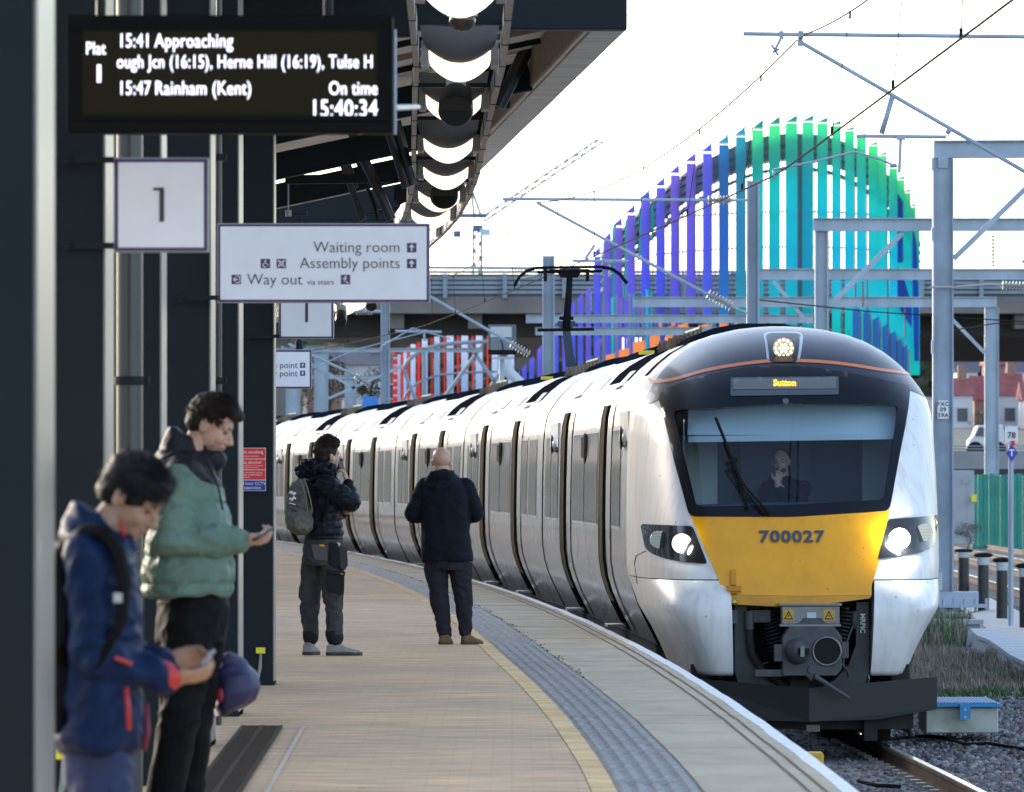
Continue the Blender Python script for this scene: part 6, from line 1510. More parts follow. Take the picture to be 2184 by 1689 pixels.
# blue and white hoarding low on the left
bh = MB(); a = P(773,868,300); c = P(806,845,300); bh.box(a.x,c.x,300,300.2,a.z-2.5,c.z); single(bh, 'blue_hoarding', mat('hoarding_blue', (.05,.22,.62), .6), 'small bright blue hoarding left of the dark slender mast', 'hoarding', (a.x,300,a.z))

# wooded rising ground far behind, closing the view under the overpass
tag(MB().add([P(-3000,925,500), P(6000,925,500), P(6000,752,1100), P(-3000,757,1100)], [(0,1,2,3)]).build('far_hill', mat('far_hill_cover', (.10,.095,.085), .95, col2=(.16,.14,.12), vscale=.05)), kind='structure')
r = random.Random(21); q = MB()
for _ in range(9000):
    t = r.uniform(.28,1); Y = 500+t*600; x = r.choice((r.uniform(500,1300), r.uniform(1750,2300))); p = P(x, 925-171*t, Y); s_ = r.uniform(.8,2.2)
    n = Vector((r.uniform(-1,1),r.uniform(-1,1),r.uniform(-1,1))).normalized(); u = n.orthogonal().normalized()*s_; v = n.cross(u); p = p+Vector((0,0,r.uniform(0,6)))
    q.add([p-u, p+v*.7, p+u, p-v*.7], [(0,1,2,3)], r.randrange(4))
tag(q.build('far_wood', M_leafs), 'dull brown and green far trees seen under the overpass', 'trees', kind='stuff')

# ------------------------------------------------------------------ people
def cap(mb, a, b, ra, rb, n=14):
    a = Vector(a); b = Vector(b); d = (b-a).normalized(); pts = []; rr = []
    for t in (0, 30, 60, 85): pts.append(a-d*ra*math.cos(R(t))); rr.append(max(1e-4, ra*math.sin(R(t))))
    for t in (85, 60, 30, 0): pts.append(b+d*rb*math.cos(R(t))); rr.append(max(1e-4, rb*math.sin(R(t))))
    return mb.tube(pts, rr, n)
def limb(mb, pts, rr):
    for i in range(len(pts)-1): cap(mb, pts[i], pts[i+1], rr[i], rr[i+1])
def loft(mb, rings, n=28, pw=2.3):  # rings: (centre, half vector a, half vector b)
    rows = []
    for c, a, b in rings:
        row = []
        for k in range(n):
            t = 2*math.pi*k/n; ct, s_ = math.cos(t), math.sin(t)
            row.append(Vector(c)+Vector(a)*math.copysign(abs(ct)**(2/pw), ct)+Vector(b)*math.copysign(abs(s_)**(2/pw), s_))
        rows.append(row)
    mb.grid(rows, close=True); mb.add(rows[0], [tuple(range(n))]); mb.add(rows[-1], [tuple(range(n))]); return mb
def frame(f, up=(0,0,1)):
    f = Vector(f).normalized(); r = f.cross(Vector(up)).normalized(); u = r.cross(f).normalized(); return f, r, u
def head(mb, c, f, r, u, s=1.):
    M = Matrix((r, f, u)).transposed()
    def E(o, rad, extra=None): mb.ell(c+(r*o[0]+f*o[1]+u*o[2])*s, [q*s for q in rad], 20, 14, rot=M)
    E((0,-.012,.032), (.077,.098,.090)); E((0,.022,-.03), (.064,.074,.080)); E((0,.045,-.075), (.045,.048,.042)); E((0,.068,-.098), (.022,.022,.018))
    E((0,.068,.022), (.055,.026,.030)); E((0,.078,.012), (.048,.016,.009)); E((-.034,.062,-.035), (.022,.026,.026)); E((.034,.062,-.035), (.022,.026,.026))
    mb.tube([c+(f*.090+u*.008)*s, c+(f*.103-u*.012)*s, c+(f*.118-u*.034)*s, c+(f*.096-u*.044)*s], [.007*s,.010*s,.0135*s,.012*s], 10)
    E((-.011,.1,-.038), (.008,.011,.008)); E((.011,.1,-.038), (.008,.011,.008))
    E((0,.090,-.062), (.023,.013,.0075)); E((0,.088,-.074), (.020,.013,.008))
    for q in (-1,1): E((q*.079,-.005,-.012), (.009,.021,.031)); E((q*.084,-.012,.002), (.006,.016,.018))
def neck(mb, c, f, u, base, s=1.): cap(mb, c-u*.055*s-f*.015*s, base, .056*s, .064*s)
def hand(mb, w, d, n, curls=(35,45,30), s=1., tside=1, spread=.0, thumb=(.55,.75,.35)):
    d = Vector(d).normalized(); n = (Vector(n)-d*Vector(n).dot(d)).normalized(); t = d.cross(n).normalized()
    M = Matrix((t, d, n)).transposed()
    mb.ell(w+d*.046*s, (.040*s,.052*s,.017*s), 14, 10, rot=M); cap(mb, w-d*.03*s, w+d*.02*s, .026*s, .027*s)
    for i, L in enumerate((.92,1.05,1.0,.80)):
        o = (-.030+.020*i)*tside*-1; p = w+d*.082*s+t*o*s; dd = (d+t*(o*3*spread)).normalized(); r_ = .0092*s
        prev = w+d*.045*s+t*o*.8*s; cap(mb, prev, p, .011*s, .0102*s)
        for seg, cv in zip((.040,.026,.020), curls):
            a = R(cv*(1+.08*(i-1.5))); ax = t*1.0
            dd = (dd*math.cos(a)+(n-dd*n.dot(dd)).normalized()*math.sin(a)).normalized(); q = p+dd*seg*L*s; cap(mb, p, q, r_, r_*.9); p = q; r_ *= .92
    b = w+d*.022*s+t*tside*.028*s; q = b+(d*thumb[0]+t*tside*thumb[1]+n*thumb[2]).normalized()*.040*s; cap(mb, b, q, .015*s, .0115*s)
    e = q+(d*.85+n*.35+t*tside*.1).normalized()*.032*s; cap(mb, q, e, .0112*s, .009*s)
def hair_blades(name, c, f, r, u, s, m, parent, n, regions, seed=1, L=.04, wd=.006, out=.012):
    rn = random.Random(seed); mb = MB()
    for _ in range(n):
        th = rn.uniform(0, 2*math.pi); ph = rn.uniform(0, 1)
        o, ln = regions(rn)
        if o is None: continue
        base = c+(r*o[0]+f*o[1]+u*o[2])*s; nr = (r*o[0]/.0064+f*(o[1]+.012)/.0104+u*(o[2]-.03)/.0088).normalized()
        dr = (ln+nr*.45+Vector((rn.uniform(-.3,.3),rn.uniform(-.3,.3),rn.uniform(-.3,.3)))).normalized(); l = L*rn.uniform(.6,1.3)*s
        sd_ = dr.cross(nr).normalized()*wd*s
        p0 = base-nr*.004; p1 = base+dr*l*.55+nr*out*s; p2 = base+dr*l+nr*out*s*rn.uniform(0,1.2)
        mb.add([p0-sd_, p0+sd_, p1+sd_*.9, p1-sd_*.9, p2], [(0,1,2,3),(3,2,4)])
    return mb.build(name, m, parent, smooth=True)
def face_bits(pn, c, f, r, u, s, brow, lip, eyec):
    for q in (-1,1):
        b = MB(); b.tube([c+(r*q*(.016+.012*k)+f*(.094-.0035*k*k)+u*(.020+.003*math.sin(k*.9)))*s for k in range(4)], [.003*s,.0042*s,.004*s,.002*s], 6); b.build('eyebrow', brow, pn, smooth=True)
        b = MB(); b.ell(c+(r*q*.031+f*.0815-u*.002)*s, (.0135*s,.009*s,.0055*s), 10, 6, rot=Matrix((r,f,u)).transposed()); b.build('eye', eyec, pn, smooth=True)
    b = MB(); M = Matrix((r,f,u)).transposed(); b.ell(c+(f*.0935-u*.064)*s, (.022*s,.011*s,.0045*s), 12, 6, rot=M); b.ell(c+(f*.0915-u*.072)*s, (.019*s,.011*s,.0055*s), 12, 6, rot=M); b.build('lips', lip, pn, smooth=True)
def folds(amp, sx=6., sz=3., seed=0, ridges=None):
    def fn(p, n):
        w_ = noise.noise(Vector((p.x*3+seed, p.y*3, p.z*3)))*.6
        a = amp*(.9*noise.noise(Vector((p.x*sx+seed, p.y*sx, p.z*sz)))+1.1*(.5-2.2*abs(noise.noise(Vector((p.x*sx*1.3+w_, p.y*sx*1.3+seed, p.z*sz*2.4+w_*3))))))
        if ridges: a += ridges(p, n)
        return a
    return fn
def recolor(o, fn):                  # cloth panels of another colour
    base = wloc(o)
    for pl in o.data.polygons: pl.material_index = fn(pl.center+base, pl.normal)
M_sk1 = mat('skin_fair', (.52,.30,.215), .5, var=.08, vscale=30); M_sk2 = mat('skin_olive', (.42,.245,.16), .5, var=.08, vscale=30); M_sk3 = mat('skin_ruddy', (.58,.32,.235), .4, var=.08, vscale=20)
M_hb = mat('hair_darkbrown', (.022,.014,.010), .65, spec=.25); M_hk = mat('hair_black', (.008,.007,.008), .6, spec=.25)
M_eye = mat('eyelid_dark', (.10,.05,.035), .5); M_lip = mat('lips', (.36,.13,.11), .45); M_brow = mat('brow_hair', (.02,.013,.01), .7)
M_jn = mat('puffer_black', (.007,.009,.015), .42, var=.2, vscale=14, bump=.4, bscale=22, spec=.15); M_wt = mat('work_trousers', (.055,.052,.055), .85, var=.2, vscale=18, bump=.4, bscale=18, spec=.15); M_wtd = mat('trouser_panel_dark', (.016,.02,.021), .8, bump=.4, bscale=16, spec=.15)
M_coat = mat('coat_navy', (.005,.008,.015), .7, var=.25, vscale=10, bump=.4, bscale=14, spec=.15); M_tr2 = mat('trousers_grey', (.024,.023,.032), .85, var=.15, vscale=14, bump=.4, bscale=16, spec=.15)
M_grnj = mat('jacket_sage', (.125,.195,.155), .5, var=.10, vscale=8, bump=.4, bscale=14, spec=.15); M_blk = mat('jacket_yoke_black', (.018,.017,.022), .5, bump=.4, bscale=22, spec=.15); M_btr = mat('trousers_black', (.004,.004,.0045), .75, var=.25, vscale=9, bump=.4, bscale=14, spec=.15)
M_navyj = mat('jacket_navy', (.006,.018,.06), .55, var=.18, vscale=6, bump=.4, bscale=12, spec=.15); M_slate = mat('trousers_slate', (.035,.045,.10), .7, var=.1, spec=.15); M_redt = mat('trim_red', (.55,.035,.03), .5)
M_shoe = mat('suede_tan', (.17,.10,.042), .85, var=.15, vscale=30); M_sole = mat('sole_brown', (.09,.05,.02), .8); M_trn = mat('trainer_grey', (.27,.265,.25), .6, var=.15, vscale=20); M_trd = mat('trainer_dark', (.03,.032,.034), .6)
M_bpk = mat('backpack_grey', (.13,.13,.115), .85, var=.2, vscale=30, bump=.4, bscale=18, spec=.15); M_bpkd = mat('backpack_black', (.004,.004,.004), .6, spec=.15); M_phone = mat('phone_black', (.01,.01,.012), .15)
def shoe(parent, heel, toe, wd, h, up, sole, nm='shoe'):
    d = (toe-heel); L = d.length; d.normalize(); t = d.cross(Vector((0,0,1))).normalized(); z0 = heel.z
    mb = MB(); rings = []
    for k, (q, w_, hh) in enumerate(((0,.55,.75),(.08,.78,1.0),(.3,.8,1.02),(.45,.85,.85),(.62,.98,.62),(.8,1.0,.50),(.93,.8,.40),(1,.45,.28))):
        c = heel+d*L*q+Vector((0,0,h*hh/2)); rings.append((c, t*wd/2*w_, Vector((0,0,h*hh/2))))
    loft(mb, rings, 18, 2.6); o = mb.build(nm, up, parent, smooth=True)
    mb = MB(); rows = []
    for zz, gro in ((.0,1.0),(.028,1.06)):
        rows.append([heel+d*L*q+t*sd*wd/2*w_*gro+Vector((0,0,zz)) for q, w_, sd in ((-.02,.5,-1),(.1,.85,-1),(.4,.85,-1),(.7,1.03,-1),(.93,.8,-1),(1.02,.3,-1),(1.02,.3,1),(.93,.8,1),(.7,1.03,1),(.4,.85,1),(.1,.85,1),(-.02,.5,1))])
    mb.grid(rows, close=True); mb.add(rows[0], [tuple(range(12))]); mb.add(rows[1], [tuple(range(12))]); mb.build('sole', sole, o)
    return o

# --- young man in the green jacket, facing right, looking at his phone
Yg = 31.0
def G_(x, y, dy=0): return P(x, y, Yg)+Vector((0,dy,0))
gm_ = thing('person', 'bearded young man in sage green padded jacket and black trousers looking at a phone', 'person', Vector((G_(370,1700).x, Yg, 0)), 'people waiting on the platform')
f, r, u = frame((math.cos(R(27)), -.16, -math.sin(R(27)))); c = G_(449,905)
b = MB(); head(b, c, f, r, u); nb = G_(402,975); neck(b, c, f, u, nb)
loft(b, [(G_(400,985),(.07,0,0),(0,.09,0)),(G_(397,1060),(.11,0,0),(0,.16,0)),(G_(398,1200),(.10,0,0),(0,.14,0)),(G_(405,1290),(.12,0,0),(0,.15,0))], 20)
for dy, hx, kn, an in ((-.1,402,(387,1500),(352,1705)),(.1,425,(412,1490),(402,1700))):
    limb(b, [G_(hx,1290,dy), G_(*kn,dy), G_(*an,dy)], [.075,.052,.042]); cap(b, G_(*an,dy)+Vector((0,0,-.04)), G_(*an,dy)+Vector((.14,0,-.07)), .035,.03)
sh = G_(392,1022,-.17); el = G_(368,1148,-.24); wr = G_(520,1149,-.17)
limb(b, [sh, el, wr], [.05,.04,.027]); hand(b, wr, (1,.25,-.02), (0,.55,.8), (25,40,35), .98, tside=-1)
sh2 = G_(400,1022,.17); el2 = G_(372,1165,.2); wr2 = G_(505,1150,.06)
limb(b, [sh2, el2, wr2], [.05,.04,.027]); hand(b, wr2+Vector((.015,0,0)), (1,-.2,0), (0,-.6,.7), (30,40,30), .95, tside=1)
body = remesh(b, 'body', M_sk1, gm_, .0045, 2)
b = MB()
loft(b, [(G_(393,962),(.105,0,-.02),(0,.10,0)),(G_(396,985),(.125,0,-.02),(0,.17,0)),(G_(398,1010),(.135,0,-.01),(0,.215,0)),(G_(404,1060),(.150,0,0),(0,.235,0)),(G_(405,1120),(.175,0,0),(0,.25,0)),(G_(404,1180),(.19,0,0),(0,.255,0)),(G_(402,1235),(.200,0,0),(0,.255,0)),(G_(400,1258),(.195,0,0),(0,.245,0)),(G_(400,1271),(.175,0,0),(0,.23,0))], 32)
loft(b, [(G_(386,921),(.050,0,-.028),(0,.07,0)),(G_(392,940),(.072,0,-.032),(0,.085,0)),(G_(393,975),(.115,0,-.02),(0,.13,0))], 28)
cap(b, G_(430,955,0), G_(455,985,0), .05, .055)
limb(b, [sh+Vector((0,.0,-.0)), el, G_(440,1152,-.23), G_(512,1150,-.175)], [.098,.088,.074,.052]); limb(b, [sh2, el2, G_(498,1151,.07)], [.098,.085,.052])
def rid(p, n):
    z = p.z; a = 0
    if p.x > G_(430,0).x and z < G_(0,1120).z and z > G_(0,1185).z and p.y < Yg-.1: return .005*abs(math.sin((p.x)*math.pi/.10))
    k = (z+.35*(p.x-nb.x)*.0)/.115; return .013*(abs(math.sin(k*math.pi))**.45-.75)
jk = remesh(b, 'jacket', [M_grnj, M_blk], gm_, .0065, 3, folds(.009, 9, 7, 3, rid))
def yoke(p, n):
    x = CX+p.x*FPX/Yg; y = CY-(p.z-EYE)*FPX/Yg
    yl_ = np.interp(x, [330,349,398,431,480,520], [985,988,990,1024,1042,1046]); return 1 if y < yl_ else 0
recolor(jk, yoke)
b = MB(); limb(b, [G_(448,985,-.24)+Vector((0,.02,0)), G_(470,1040,-.2), G_(478,1085,-.16)], [.006,.005,.005]); b.build('jacket_seam', M_blk, gm_)
b = MB(); loft(b, [(G_(398,1269),(.125,0,0),(0,.17,0)),(G_(396,1285),(.12,0,0),(0,.165,0))]); b.build('shirt_hem', mat('shirt_grey', (.22,.23,.22), .8), gm_, smooth=True)
b = MB(); loft(b, [(G_(412,1262),(.150,0,0),(0,.175,0)),(G_(412,1300),(.155,0,0),(0,.18,0)),(G_(405,1370),(.145,0,0),(0,.18,0))], 24)
for dy, pts in ((-.1,((405,1330),(392,1490),(352,1700))),(.1,((425,1330),(414,1480),(398,1700)))):
    limb(b, [G_(x,y,dy) for x,y in pts], [.118,.095,.075])
remesh(b, 'trousers', M_btr, gm_, .008, 2, folds(.009, 7, 5, 9))
for dy, (x,y) in ((-.1,(352,1705)),(.1,(398,1703))): a = G_(x,y,dy); shoe(gm_, Vector((a.x-.07,a.y,0.0)), Vector((a.x+.20,a.y-.02,0)), .10, .10, M_blk, M_trd)
face_bits(gm_, c, f, r, u, 1, M_brow, M_lip, M_eye)
sb = MB(); M_ = Matrix((r,f,u)).transposed(); sb.ell(c+f*.046-u*.076, (.0475,.0495,.044), 18, 12, rot=M_); sb.build('stubble', mat('stubble', (.26,.155,.11), .8, var=.25, vscale=120), gm_, smooth=True)
hb = MB(); M_ = Matrix((r,f,u)).transposed(); hb.ell(c-f*.022+u*.042, (.084,.098,.092), 20, 14, rot=M_); hb.ell(c+f*.035+u*.092, (.062,.062,.038), 16, 10, rot=M_); hb.ell(c-f*.05-u*.01, (.076,.06,.06), 16, 10, rot=M_); hb.ell(c+f*.082+u*.085, (.05,.038,.032), 12, 8, rot=M_)
hr = remesh(hb, 'hair', M_hb, gm_, .007, 2, lambda p, n: .007*noise.noise(p*45))
def reg_short(rn):
    th = rn.uniform(-math.pi, math.pi); ph = rn.uniform(0, 1.75); o = (.084*math.sin(ph)*math.sin(th), -.012+.102*math.sin(ph)*math.cos(th), .038+.094*math.cos(ph))
    if o[1] > .045 and o[2] < .07: return None, None
    return o, (f*.5-u*.3 if o[2] < .06 else f*1.1+u*.05)
hair_blades('hair_strands', c, f, r, u, 1, M_hb, hr, 2600, reg_short, 2, .032, .0022, .006)
pm = MB(); a = G_(548,1150,-.235); q = G_(582,1126,-.20); pm.beam(a, q, .072, .011, up=(-.3,0,1)); single(pm, 'phone', M_phone, 'black phone in the hands of the man in green', 'phone', a, bevel=.002)
# his purple bag
bg_ = thing('holdall', 'purple holdall with a red panel hanging beside the man in the green jacket', 'bag', G_(497,1465,.3))
b = MB(); loft(b, [(G_(452,1500,.25),(.02,0,.0),(0,.05,.0)),(G_(462,1460,.25),(.055,0,-.06),(0,.13,0))], 20)
b = MB(); ce = G_(500,1464,.25)
loft(b, [(G_(470,1398,.25),(.03,0,.012),(0,.05,0)),(G_(482,1415,.25),(.06,0,.015),(0,.11,0)),(G_(496,1445,.25),(.093,0,.012),(0,.15,0)),(G_(500,1480,.25),(.100,0,.02),(0,.16,0)),(G_(496,1508,.25),(.088,0,.028),(0,.15,0)),(G_(482,1526,.25),(.055,0,.02),(0,.11,0))], 24, 2.6)
remesh(b, 'body', mat('bag_purple', (.022,.02,.075), .55, var=.15, vscale=6), bg_, .009, 3, folds(.010, 7, 4, 20))
b = MB(); b.ell(G_(470,1484,.115), (.026,.02,.034), 14, 10); b.build('red_panel', mat('bag_red', (.30,.02,.03), .6), bg_, smooth=True)
b = MB(); b.tube([G_(470,1420,.2), G_(462,1380,.15), G_(450,1340,.1), G_(440,1250,.16)], .014, 8); b.build('strap', M_blk, bg_, smooth=True)

# --- boy in the navy jacket, nearest, blurred
Yb_ = 21.3
def B_(x, y, dy=0): return P(x, y, Yb_)+Vector((0,dy,0))
bo_ = thing('person', 'blurred dark haired boy in a navy jacket with red cuffs, nearest the camera', 'person', Vector((B_(215,1700).x, Yb_, 0)), 'people waiting on the platform')
f, r, u = frame((math.cos(R(38)), -.30, -math.sin(R(38)))); c = B_(283,1058); S_ = .95
b = MB(); head(b, c, f, r, u, S_); nb2 = B_(222,1125); neck(b, c, f, u, nb2, .85)
loft(b, [(B_(215,1150),(.06,0,0),(0,.09,0)),(B_(210,1300),(.085,0,0),(0,.13,0)),(B_(212,1580),(.085,0,0),(0,.12,0))], 20)
for dy in (-.08,.08): limb(b, [B_(215,1600,dy), B_(220,1850,dy), B_(205,2060,dy)], [.065,.048,.04]); cap(b, B_(205,2060,dy)+Vector((0,0,-.02)), B_(205,2060,dy)+Vector((.13,0,-.035)), .032,.028)
sh = B_(195,1190,-.14); el = B_(205,1398,-.18); wr = B_(368,1442,-.10)
limb(b, [sh, el, wr], [.04,.035,.024]); hand(b, wr, (1,.12,.04), (.1,.5,.8), (18,35,30), .88, tside=-1)
sh2 = B_(205,1190,.14); el2 = B_(225,1390,.18); wr2 = B_(352,1415,.07)
limb(b, [sh2, el2, wr2], [.04,.035,.024]); hand(b, wr2, (1,-.1,.25), (.2,-.7,-.2), (12,25,20), .88, tside=1, thumb=(.3,.9,.2))
remesh(b, 'body', M_sk2, bo_, .0055, 2)
b = MB()
loft(b, [(B_(203,1118),(.085,0,-.02),(0,.09,0)),(B_(205,1145),(.10,0,-.01),(0,.15,0)),(B_(210,1190),(.108,0,0),(0,.185,0)),(B_(214,1300),(.118,0,0),(0,.20,0)),(B_(214,1420),(.124,0,0),(0,.20,0)),(B_(213,1520),(.130,0,0),(0,.205,0)),(B_(210,1585),(.130,0,0),(0,.205,0)),(B_(210,1602),(.118,0,0),(0,.19,0))], 30)
loft(b, [(B_(197,1090),(.055,0,-.03),(0,.07,0)),(B_(205,1115),(.078,0,-.03),(0,.09,0)),(B_(208,1150),(.09,0,-.02),(0,.12,0))], 24); cap(b, B_(238,1120), B_(262,1160), .035,.045)
limb(b, [sh, el, B_(355,1440,-.105)], [.078,.066,.048]); limb(b, [sh2, el2, B_(342,1416,.07)], [.078,.066,.046])
remesh(b, 'jacket', M_navyj, bo_, .009, 3, folds(.012, 8, 6, 31))
b = MB(); limb(b, [B_(352,1440,-.105), B_(364,1442,-.102)], [.046,.042]); b.build('cuff', M_redt, bo_, smooth=True)
b = MB(); b.tube([B_(258,1112,-.07), B_(266,1128,-.075), B_(266,1144,-.075)], .006, 8); b.build('collar_trim', M_redt, bo_, smooth=True)
b = MB(); b.tube([B_(277,1462,-.20), B_(281,1500,-.205), B_(283,1552,-.20)], .007, 8); b.build('pocket_zip', M_redt, bo_, smooth=True)
b = MB(); b.tube([B_(312,1500,-.02), B_(316,1560,-.02), B_(308,1600,-.03)], .007, 8); b.build('front_zip', mat('zip_crimson', (.25,.02,.05), .5), bo_, smooth=True)
b = MB(); b.tube([B_(255,1398,-.245), B_(290,1412,-.225)], .006, 6); b.build('sleeve_print', M_redt, bo_)
b = MB(); loft(b, [(B_(212,1590),(.105,0,0),(0,.16,0)),(B_(214,1680),(.105,0,0),(0,.16,0))], 24)
for dy in (-.075,.075): limb(b, [B_(216,1680,dy), B_(221,1850,dy), B_(206,2050,dy)], [.095,.075,.06])
remesh(b, 'trousers', M_slate, bo_, .01, 2, folds(.008, 8, 5, 40))
for dy in (-.08,.08): a = B_(205,2090,dy); shoe(bo_, Vector((a.x-.06,a.y,0)), Vector((a.x+.18,a.y,0)), .09, .09, M_trn, M_trd)
face_bits(bo_, c, f, r, u, S_, mat('brow_black', (.008,.006,.006), .7), M_lip, mat('eyelid_shadow', (.06,.03,.02), .5))
hb = MB(); M_ = Matrix((r,f,u)).transposed(); hb.ell(c-f*.018+u*.040, (.088,.103,.094), 20, 14, rot=M_); hb.ell(c+f*.050+u*.075, (.066,.048,.036), 16, 10, rot=M_); hb.ell(c-f*.05-u*.015, (.078,.06,.055), 16, 10, rot=M_)
hr = remesh(hb, 'hair', M_hk, bo_, .008, 2, lambda p, n: .006*noise.noise(p*40))
def reg_boy(rn):
    th = rn.uniform(-math.pi, math.pi); ph = rn.uniform(0, 1.75); o = (.086*math.sin(ph)*math.sin(th), -.012+.104*math.sin(ph)*math.cos(th), .038+.094*math.cos(ph))
    if o[1] > .05 and o[2] < .05: return None, None
    return o, (-u*.8+f*.3 if o[2] < .08 else f*1.1-u*.2)
hair_blades('hair_strands', c, f, r, u, S_, M_hk, hr, 1600, reg_boy, 5, .034, .003, .005)
bp = thing('backpack', 'black backpack on the back of the boy in navy', 'backpack', B_(135,1330))
b = MB(); loft(b, [(B_(140,1150),(.035,0,0),(0,.10,0)),(B_(128,1190),(.065,0,0),(0,.15,0)),(B_(120,1330),(.085,0,0),(0,.165,0)),(B_(120,1480),(.085,0,0),(0,.165,0)),(B_(130,1560),(.05,0,0),(0,.14,0))], 24); remesh(b, 'bag', M_bpkd, bp, .012, 3, folds(.01, 7, 5, 50))
b = MB()
for s_ in (-1,1): b.beam(B_(150,1150,s_*.12), B_(215,1128,s_*.135), .05, .012, up=(0,0,1)); b.tube([B_(150,1158,s_*.12), B_(190,1128,s_*.15), B_(232,1138,s_*.17), B_(262,1180,s_*.19), B_(275,1240,s_*.21), B_(268,1320,s_*.22), B_(215,1420,s_*.24)], [.018,.02,.022,.022,.022,.018,.01], 8)
b.build('strap', M_bpkd, bp, smooth=True)
b = MB(); b.box(B_(252,0).x, B_(270,0).x, Yb_-.245, Yb_-.235, B_(0,1282).z, B_(0,1262).z); b.build('strap_patch', mat('patch_silver', (.5,.5,.5), .5), bp)
ph_ = MB(); ph_.beam(B_(425,1424,-.06), B_(452,1392,-.02), .05, .012, up=(-1,0,1)); single(ph_, 'phone', mat('phone_silver', (.4,.4,.42), .15, metal=.5), 'small silvery phone in the hands of the blurred boy', 'phone', B_(430,1420), bevel=.003)

# --- man with a grey backpack drinking from a black cup
Yk_ = 60.3
def K_(x, y, dy=0): return P(x, y, Yk_)+Vector((0,dy,0))
km = thing('person', 'dark haired man in black padded jacket and grey work trousers drinking from a cup', 'person', Vector((K_(690,1398).x, Yk_, 0)), 'people waiting on the platform')
f, r, u = frame((.86, .5, .02)); c = K_(699,972)
b = MB(); head(b, c, f, r, u, 1.02); nb3 = K_(689,1006); neck(b, c, f, u, nb3)
loft(b, [(K_(688,1015),(.07,0,0),(0,.09,0)),(K_(690,1070),(.11,0,0),(0,.14,0)),(K_(690,1150),(.11,0,0),(0,.13,0))], 20)
legs = ((.09,(668,1165),(660,1275),(662,1372)),(-.08,(708,1165),(711,1270),(714,1368)))
for dy, h_, k_, a_ in legs: limb(b, [K_(*h_,dy), K_(*k_,dy), K_(*a_,dy)], [.08,.055,.042])
for dy, h_, k_, a_ in legs: pass
sh = K_(694,1034,-.17); el = K_(748,1070,-.16); wr = K_(741,1030,-.05)
limb(b, [sh, el, wr], [.05,.042,.03]); hand(b, wr, (-.25,.1,1), (-.9,.2,.35), (30,50,45), 1.02, tside=-1)
sh2 = K_(700,1034,.17); el2 = K_(722,1090,.22); wr2 = K_(735,1088,.02); limb(b, [sh2, el2, wr2], [.05,.042,.03]); hand(b, K_(730,1088,.02), (.4,-.9,0), (.5,.2,0), (40,50,40), .95)
remesh(b, 'body', M_sk1, km, .006, 2)
b = MB()
loft(b, [(K_(686,1003),(.085,0,0),(0,.10,0)),(K_(687,1016),(.125,0,0),(0,.175,0)),(K_(690,1034),(.150,0,0),(0,.205,0)),(K_(692,1070),(.150,0,0),(0,.215,0)),(K_(691,1110),(.148,0,0),(0,.20,0)),(K_(690,1138),(.160,0,0),(0,.20,0)),(K_(690,1149),(.150,0,0),(0,.185,0))], 28)
limb(b, [sh, K_(726,1057,-.18), el, K_(743,1036,-.07)], [.092,.095,.088,.055]); limb(b, [sh2, el2, K_(731,1088,.06)], [.09,.08,.055])
def ridk(p, n): return .011*(abs(math.sin(p.z/.062*math.pi))**.5-.7)
remesh(b, 'jacket', M_jn, km, .008, 2, folds(.008, 9, 8, 5, ridk))
b = MB(); b.ell(K_(668,1000,.0), (.13,.16,.085), 22, 14); b.ell(K_(690,1000,-.02), (.10,.15,.075), 20, 12); b.ell(K_(650,1005,0), (.09,.12,.07), 16, 10); b.ell(K_(705,1010,-.08), (.05,.08,.05), 14, 10)
remesh(b, 'hood', M_jn, km, .009, 2, folds(.022, 12, 14, 8))
b = MB(); loft(b, [(K_(690,1142),(.155,0,0),(0,.17,0)),(K_(690,1170),(.175,0,0),(0,.19,0)),(K_(690,1205),(.165,0,0),(0,.185,0))], 24)
for dy, h_, k_, a_ in legs: limb(b, [K_(h_[0],1195,dy), K_(*k_,dy), K_(a_[0],a_[1]-16,dy)], [.105,.088,.066])
remesh(b, 'trousers', M_wt, km, .008, 2, folds(.010, 9, 7, 61))
def slab(nm, pts, m, dy, th=.03): b = MB(); b.prism([K_(x,y,dy) for x,y in pts], (0,0,0), (0,th,0)); return b.build(nm, m, km, bevel=.006)
slab('tool_pocket', [(727,1160),(741,1172),(743,1205),(736,1216),(726,1210),(722,1170)], M_wt, -.18, .05)
slab('side_panel', [(704,1156),(722,1158),(726,1205),(716,1210),(704,1200)], M_wtd, -.205, .04)
slab('cargo_pocket', [(698,1216),(736,1220),(735,1262),(728,1270),(697,1258)], M_wtd, -.185, .04)
slab('pocket_flap', [(697,1213),(738,1218),(737,1227),(698,1223)], M_wtd, -.20, .03)
slab('back_pocket', [(664,1160),(700,1162),(700,1196),(672,1194)], mat('pocket_grey', (.085,.08,.08), .85, bump=.4, bscale=18), -.195, .04)
slab('orange_tag', [(682,1160),(694,1161),(694,1165.5),(682,1164.5)], mat('tag_orange', (.85,.32,.02), .5), -.208, .012)
slab('orange_tag', [(727,1222),(734,1222.5),(734,1224.5),(727,1224)], mat('tag_orange', (.85,.32,.02), .5), -.208, .01)
a = K_(655,1395,.09); s1_ = shoe(km, Vector((K_(654,0).x,Yk_+.02,0)), Vector((K_(672,0).x,Yk_+.24,0)), .11, .11, M_trn, M_trd)
s2_ = shoe(km, Vector((K_(697,0).x,Yk_-.08,0)), Vector((K_(772,0).x,Yk_-.06,0)), .11, .105, M_trn, M_trd)
b = MB(); limb(b, [K_(712,1350,-.08), K_(715,1359,-.08)], [.072,.074]); b.build('cuff', M_wtd, km, smooth=True)
b = MB(); limb(b, [K_(661,1350,.09), K_(662,1360,.08)], [.064,.066]); b.build('cuff', M_wtd, km, smooth=True)
